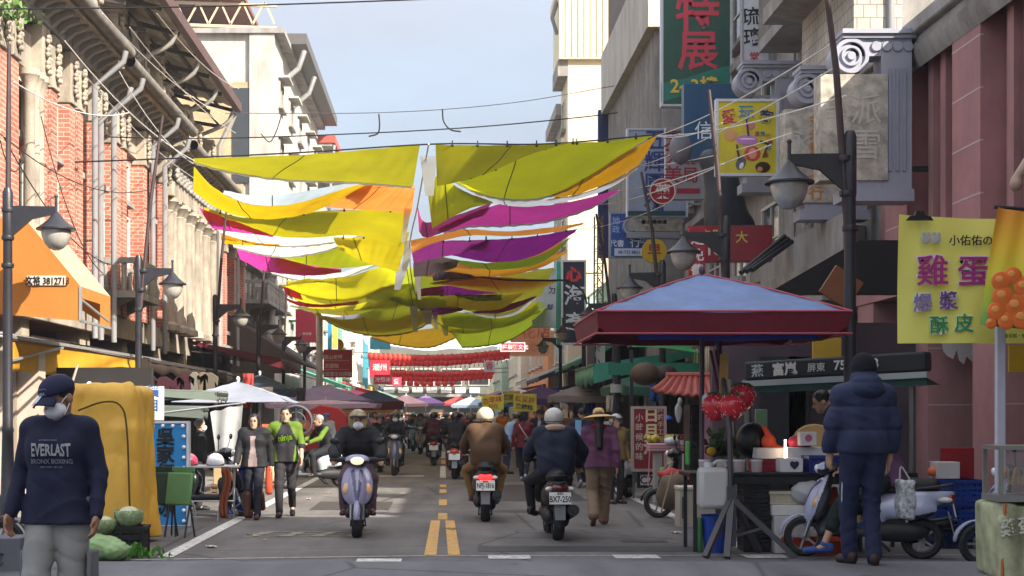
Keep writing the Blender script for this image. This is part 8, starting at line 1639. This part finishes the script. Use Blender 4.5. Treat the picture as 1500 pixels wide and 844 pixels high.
scooter('dark maroon scooter far ahead near the centre line', (-.30, 45.6, 0), 0.0, '2a2230', '1a1a20', plate='·', vox=.022, tailc='a01820', rear_dark=True)
person('rider in maroon jacket and black helmet far ahead near the centre line', (-.30, 45.6, 0), .02, 'ride', H=1.68, top='3f1220', bot='15151c', hat='halfhelmet', hatc='14141a', vox=.018, g=1.1)
scooter('orange tailed scooter ahead of the man in brown', (.30, 36.5, 0), -.05, '8a2a18', '1a1a1c', plate='·', vox=.02, tailc='d8481c')
person('rider in black jacket and black helmet on the orange tailed scooter', (.30, 36.5, 0), -.05, 'ride', H=1.68, top='101014', bot='4a3828', hat='halfhelmet', hatc='111114', vox=.018, g=1.08)
scooter('red scooter partly hidden by the man in brown', (.72, 40.6, 0), 0, '6a1a1c', '1a1a1c', vox=.024); person('rider in black and red with grey brown helmet beyond the man in brown', (.72, 40.6, 0), 0, 'ride', H=1.66, top='1c1418', top2='8a1a18', bot='1c1c22', hat='halfhelmet', hatc='5a4c44', vox=.02, rule=lambda x, y, z: (x < -.15))
scooter('grey scooter coming towards the camera behind the violet one', (-1.24, 38.2, 0), math.pi, '5a5c62', '17181c', vox=.02); person('rider in dark jacket and black helmet behind the violet scooter', (-1.24, 38.2, 0), math.pi, 'ride', H=1.68, top='191a20', bot='24242a', hat='halfhelmet', hatc='1a1a20', mask=True, vox=.018)
scooter('black scooter coming towards the camera at the left of the grey one', (-1.72, 40.5, 0), math.pi + .05, '202126', '17181c', vox=.022); person('rider in black with a dark helmet at the left of the grey scooter', (-1.72, 40.5, 0), math.pi + .05, 'ride', H=1.62, top='131318', bot='1c1c22', hat='halfhelmet', hatc='202024', vox=.02)
s_blue = scooter('pale blue scooter coming towards the camera in the sunlit gap', (-1.25, 62, 0), math.pi, '5f9ab8', '2a2c30', vox=.024); rp_ = person('rider in grey jacket on the pale blue scooter in the sunlit gap', (-1.25, 62, 0), math.pi, 'ride', H=1.64, top='4a4a50', bot='33343a', hat='halfhelmet', hatc='3a3a40', vox=.022)
# far crowd: riders and walkers, copied with other clothes
bname = C('5f9ab8', rough=.25, coat=.7, var=.04).name
wk = [person('far walker in dark clothes among the crowd', (-.9, 70, 0), math.pi, 'walk', H=1.64, top='2a2c34', bot='1c1c22', vox=.024), person('far walker in pale clothes among the crowd', (-2.2, 64, 0), 0.1, 'walk2', H=1.62, top='b8b0a8', bot='3a3a44', vox=.024, hair='bob')]
for o in wk: o['group'] = 'walkers in the far crowd'
cols = ['2a2c34', 'b8b0a8', '8a2a34', '4a6a9a', 'c8c4bc', '5a3a2c', 'd8a0a8', '3f4a3a', 'c87a2a', '7a7a82']
cname = {'2a2c34': 'charcoal', 'b8b0a8': 'pale grey', '8a2a34': 'dark red', '4a6a9a': 'blue', 'c8c4bc': 'off white', '5a3a2c': 'brown', 'd8a0a8': 'pink', '3f4a3a': 'dark green', 'c87a2a': 'orange', '7a7a82': 'mid grey'}
spots = [(-3.3, 56), (-2.9, 60), (-2.6, 68), (-3.2, 74), (-2.2, 80), (-1.7, 88), (2.6, 50), (3.2, 46), (2.2, 56), (2.9, 62), (1.6, 70), (2.5, 76), (3.1, 84), (1.2, 92), (-2.8, 96), (-1.2, 104), (.4, 108), (2.0, 100), (3.3, 54), (-3.6, 50), (1.3, 48), (2.2, 43), (-3.0, 84), (.9, 80), (-2.0, 72), (3.4, 40), (-2.4, 52), (-3.0, 66), (-1.6, 76), (2.8, 66), (1.9, 88), (-3.4, 90), (-.4, 100), (1.0, 104), (-2.2, 112), (2.6, 92), (.2, 116), (3.0, 72), (-3.5, 46), (2.9, 44)]
for i, (x, y) in enumerate(spots):
    c = cols[i % len(cols)]; src = wk[i % 2]; old = kid(src, 'shirt').data.materials[0].name
    o = dup(src, (x, y, 0), rnd.choice([0, math.pi, math.pi, .4, -1.2, 2.4]), f'far walker in a {cname[c]} top at the {"left" if x < 0 else "right"} of the street crowd', swap={old: C(c, rough=.8)}); o['group'] = 'walkers in the far crowd'; k_ = rnd.uniform(.93, 1.04); o.scale = (k_, k_, k_)
rs = [(-.6, 72), (.4, 55), (1.0, 52), (-.2, 78), (.7, 64), (-1.0, 84), (.2, 92), (-.5, 98), (1.3, 60), (-1.8, 54), (.1, 66), (1.5, 84), (-1.5, 66), (-.9, 58), (.9, 74), (-1.9, 78), (.6, 84), (-.1, 88), (1.2, 96), (-1.3, 94), (.5, 104), (-.8, 108), (1.8, 66), (-2.1, 60), (1.9, 78), (-.3, 114)]
hn = kid(rp_, 'helmet').data.materials[0].name; jn = kid(rp_, 'jacket').data.materials[0].name
hcol = ['c8c8cc', '14141a', '8a7a6a', 'c87a1c', '2a3a5a', 'b8b4ac', '7a2028', '3f8a94', 'd0d0d2', '1c1c20', '5a5a60', 'c8a0a0']; hnm = ['white', 'black', 'tan', 'orange', 'navy', 'cream', 'red', 'teal', 'bright white', 'glossy black', 'grey', 'pale pink']
for i, (x, y) in enumerate(rs):
    h = math.pi if x < .05 else 0
    o = dup(s_blue, (x, y, 0), h, f'far scooter under the rider with the {hnm[i % 12]} helmet {"nearer" if i < 12 else "deep"} in the traffic', swap={bname: C(['3a3a42', '8a8a90', '5a1a1c', 'b8b8ba'][i % 4], rough=.3)}); o['group'] = 'scooters in the far traffic'
    o = dup(rp_, (x, y, 0), h, f'far rider with a {hnm[i % 12]} helmet {"nearer" if i < 12 else "deep"} in the street traffic', swap={hn: C(hcol[i % 12], rough=.3), jn: C(cols[(i * 3) % len(cols)], rough=.8)}); o['group'] = 'riders in the far traffic'
# scooters cut by the frame
scooter('dark scooter nose at the right edge beside the display box', (6.22, 15.6, 0), R(82), '8a8ea0', '17181c', vox=.016)
scooter('grey scooter cut by the left edge beside the man in navy', (-4.55, 13.2, .2), R(-70), '4a4c54', '1a1a1e', vox=.018)
carton('carton', 'grey cardboard box on the ground at the lower left edge', (-3.75, 12.6, .2), (.5, .4, .36), '5a5c64', texts=[('回收', .12, 0, .2, '22252c')])
# ------------------------------------------------------------------ air
b = MB(); b.box2((-60, -25, -1.2), (60, 260, 34)); hz_ = b.build('haze', M('haze_air'), smooth=False); hz_['kind'] = 'stuff'
m = bpy.data.materials.new('haze_volume'); m.use_nodes = True; n = m.node_tree.nodes; n.clear(); v = n.new('ShaderNodeVolumePrincipled'); ov_ = n.new('ShaderNodeOutputMaterial'); v.inputs['Color'].default_value = (.92, .93, .96, 1); v.inputs['Density'].default_value = .0007; v.inputs['Anisotropy'].default_value = .3
m.node_tree.links.new(v.outputs[0], ov_.inputs['Volume']); hz_.data.materials.clear(); hz_.data.materials.append(m)
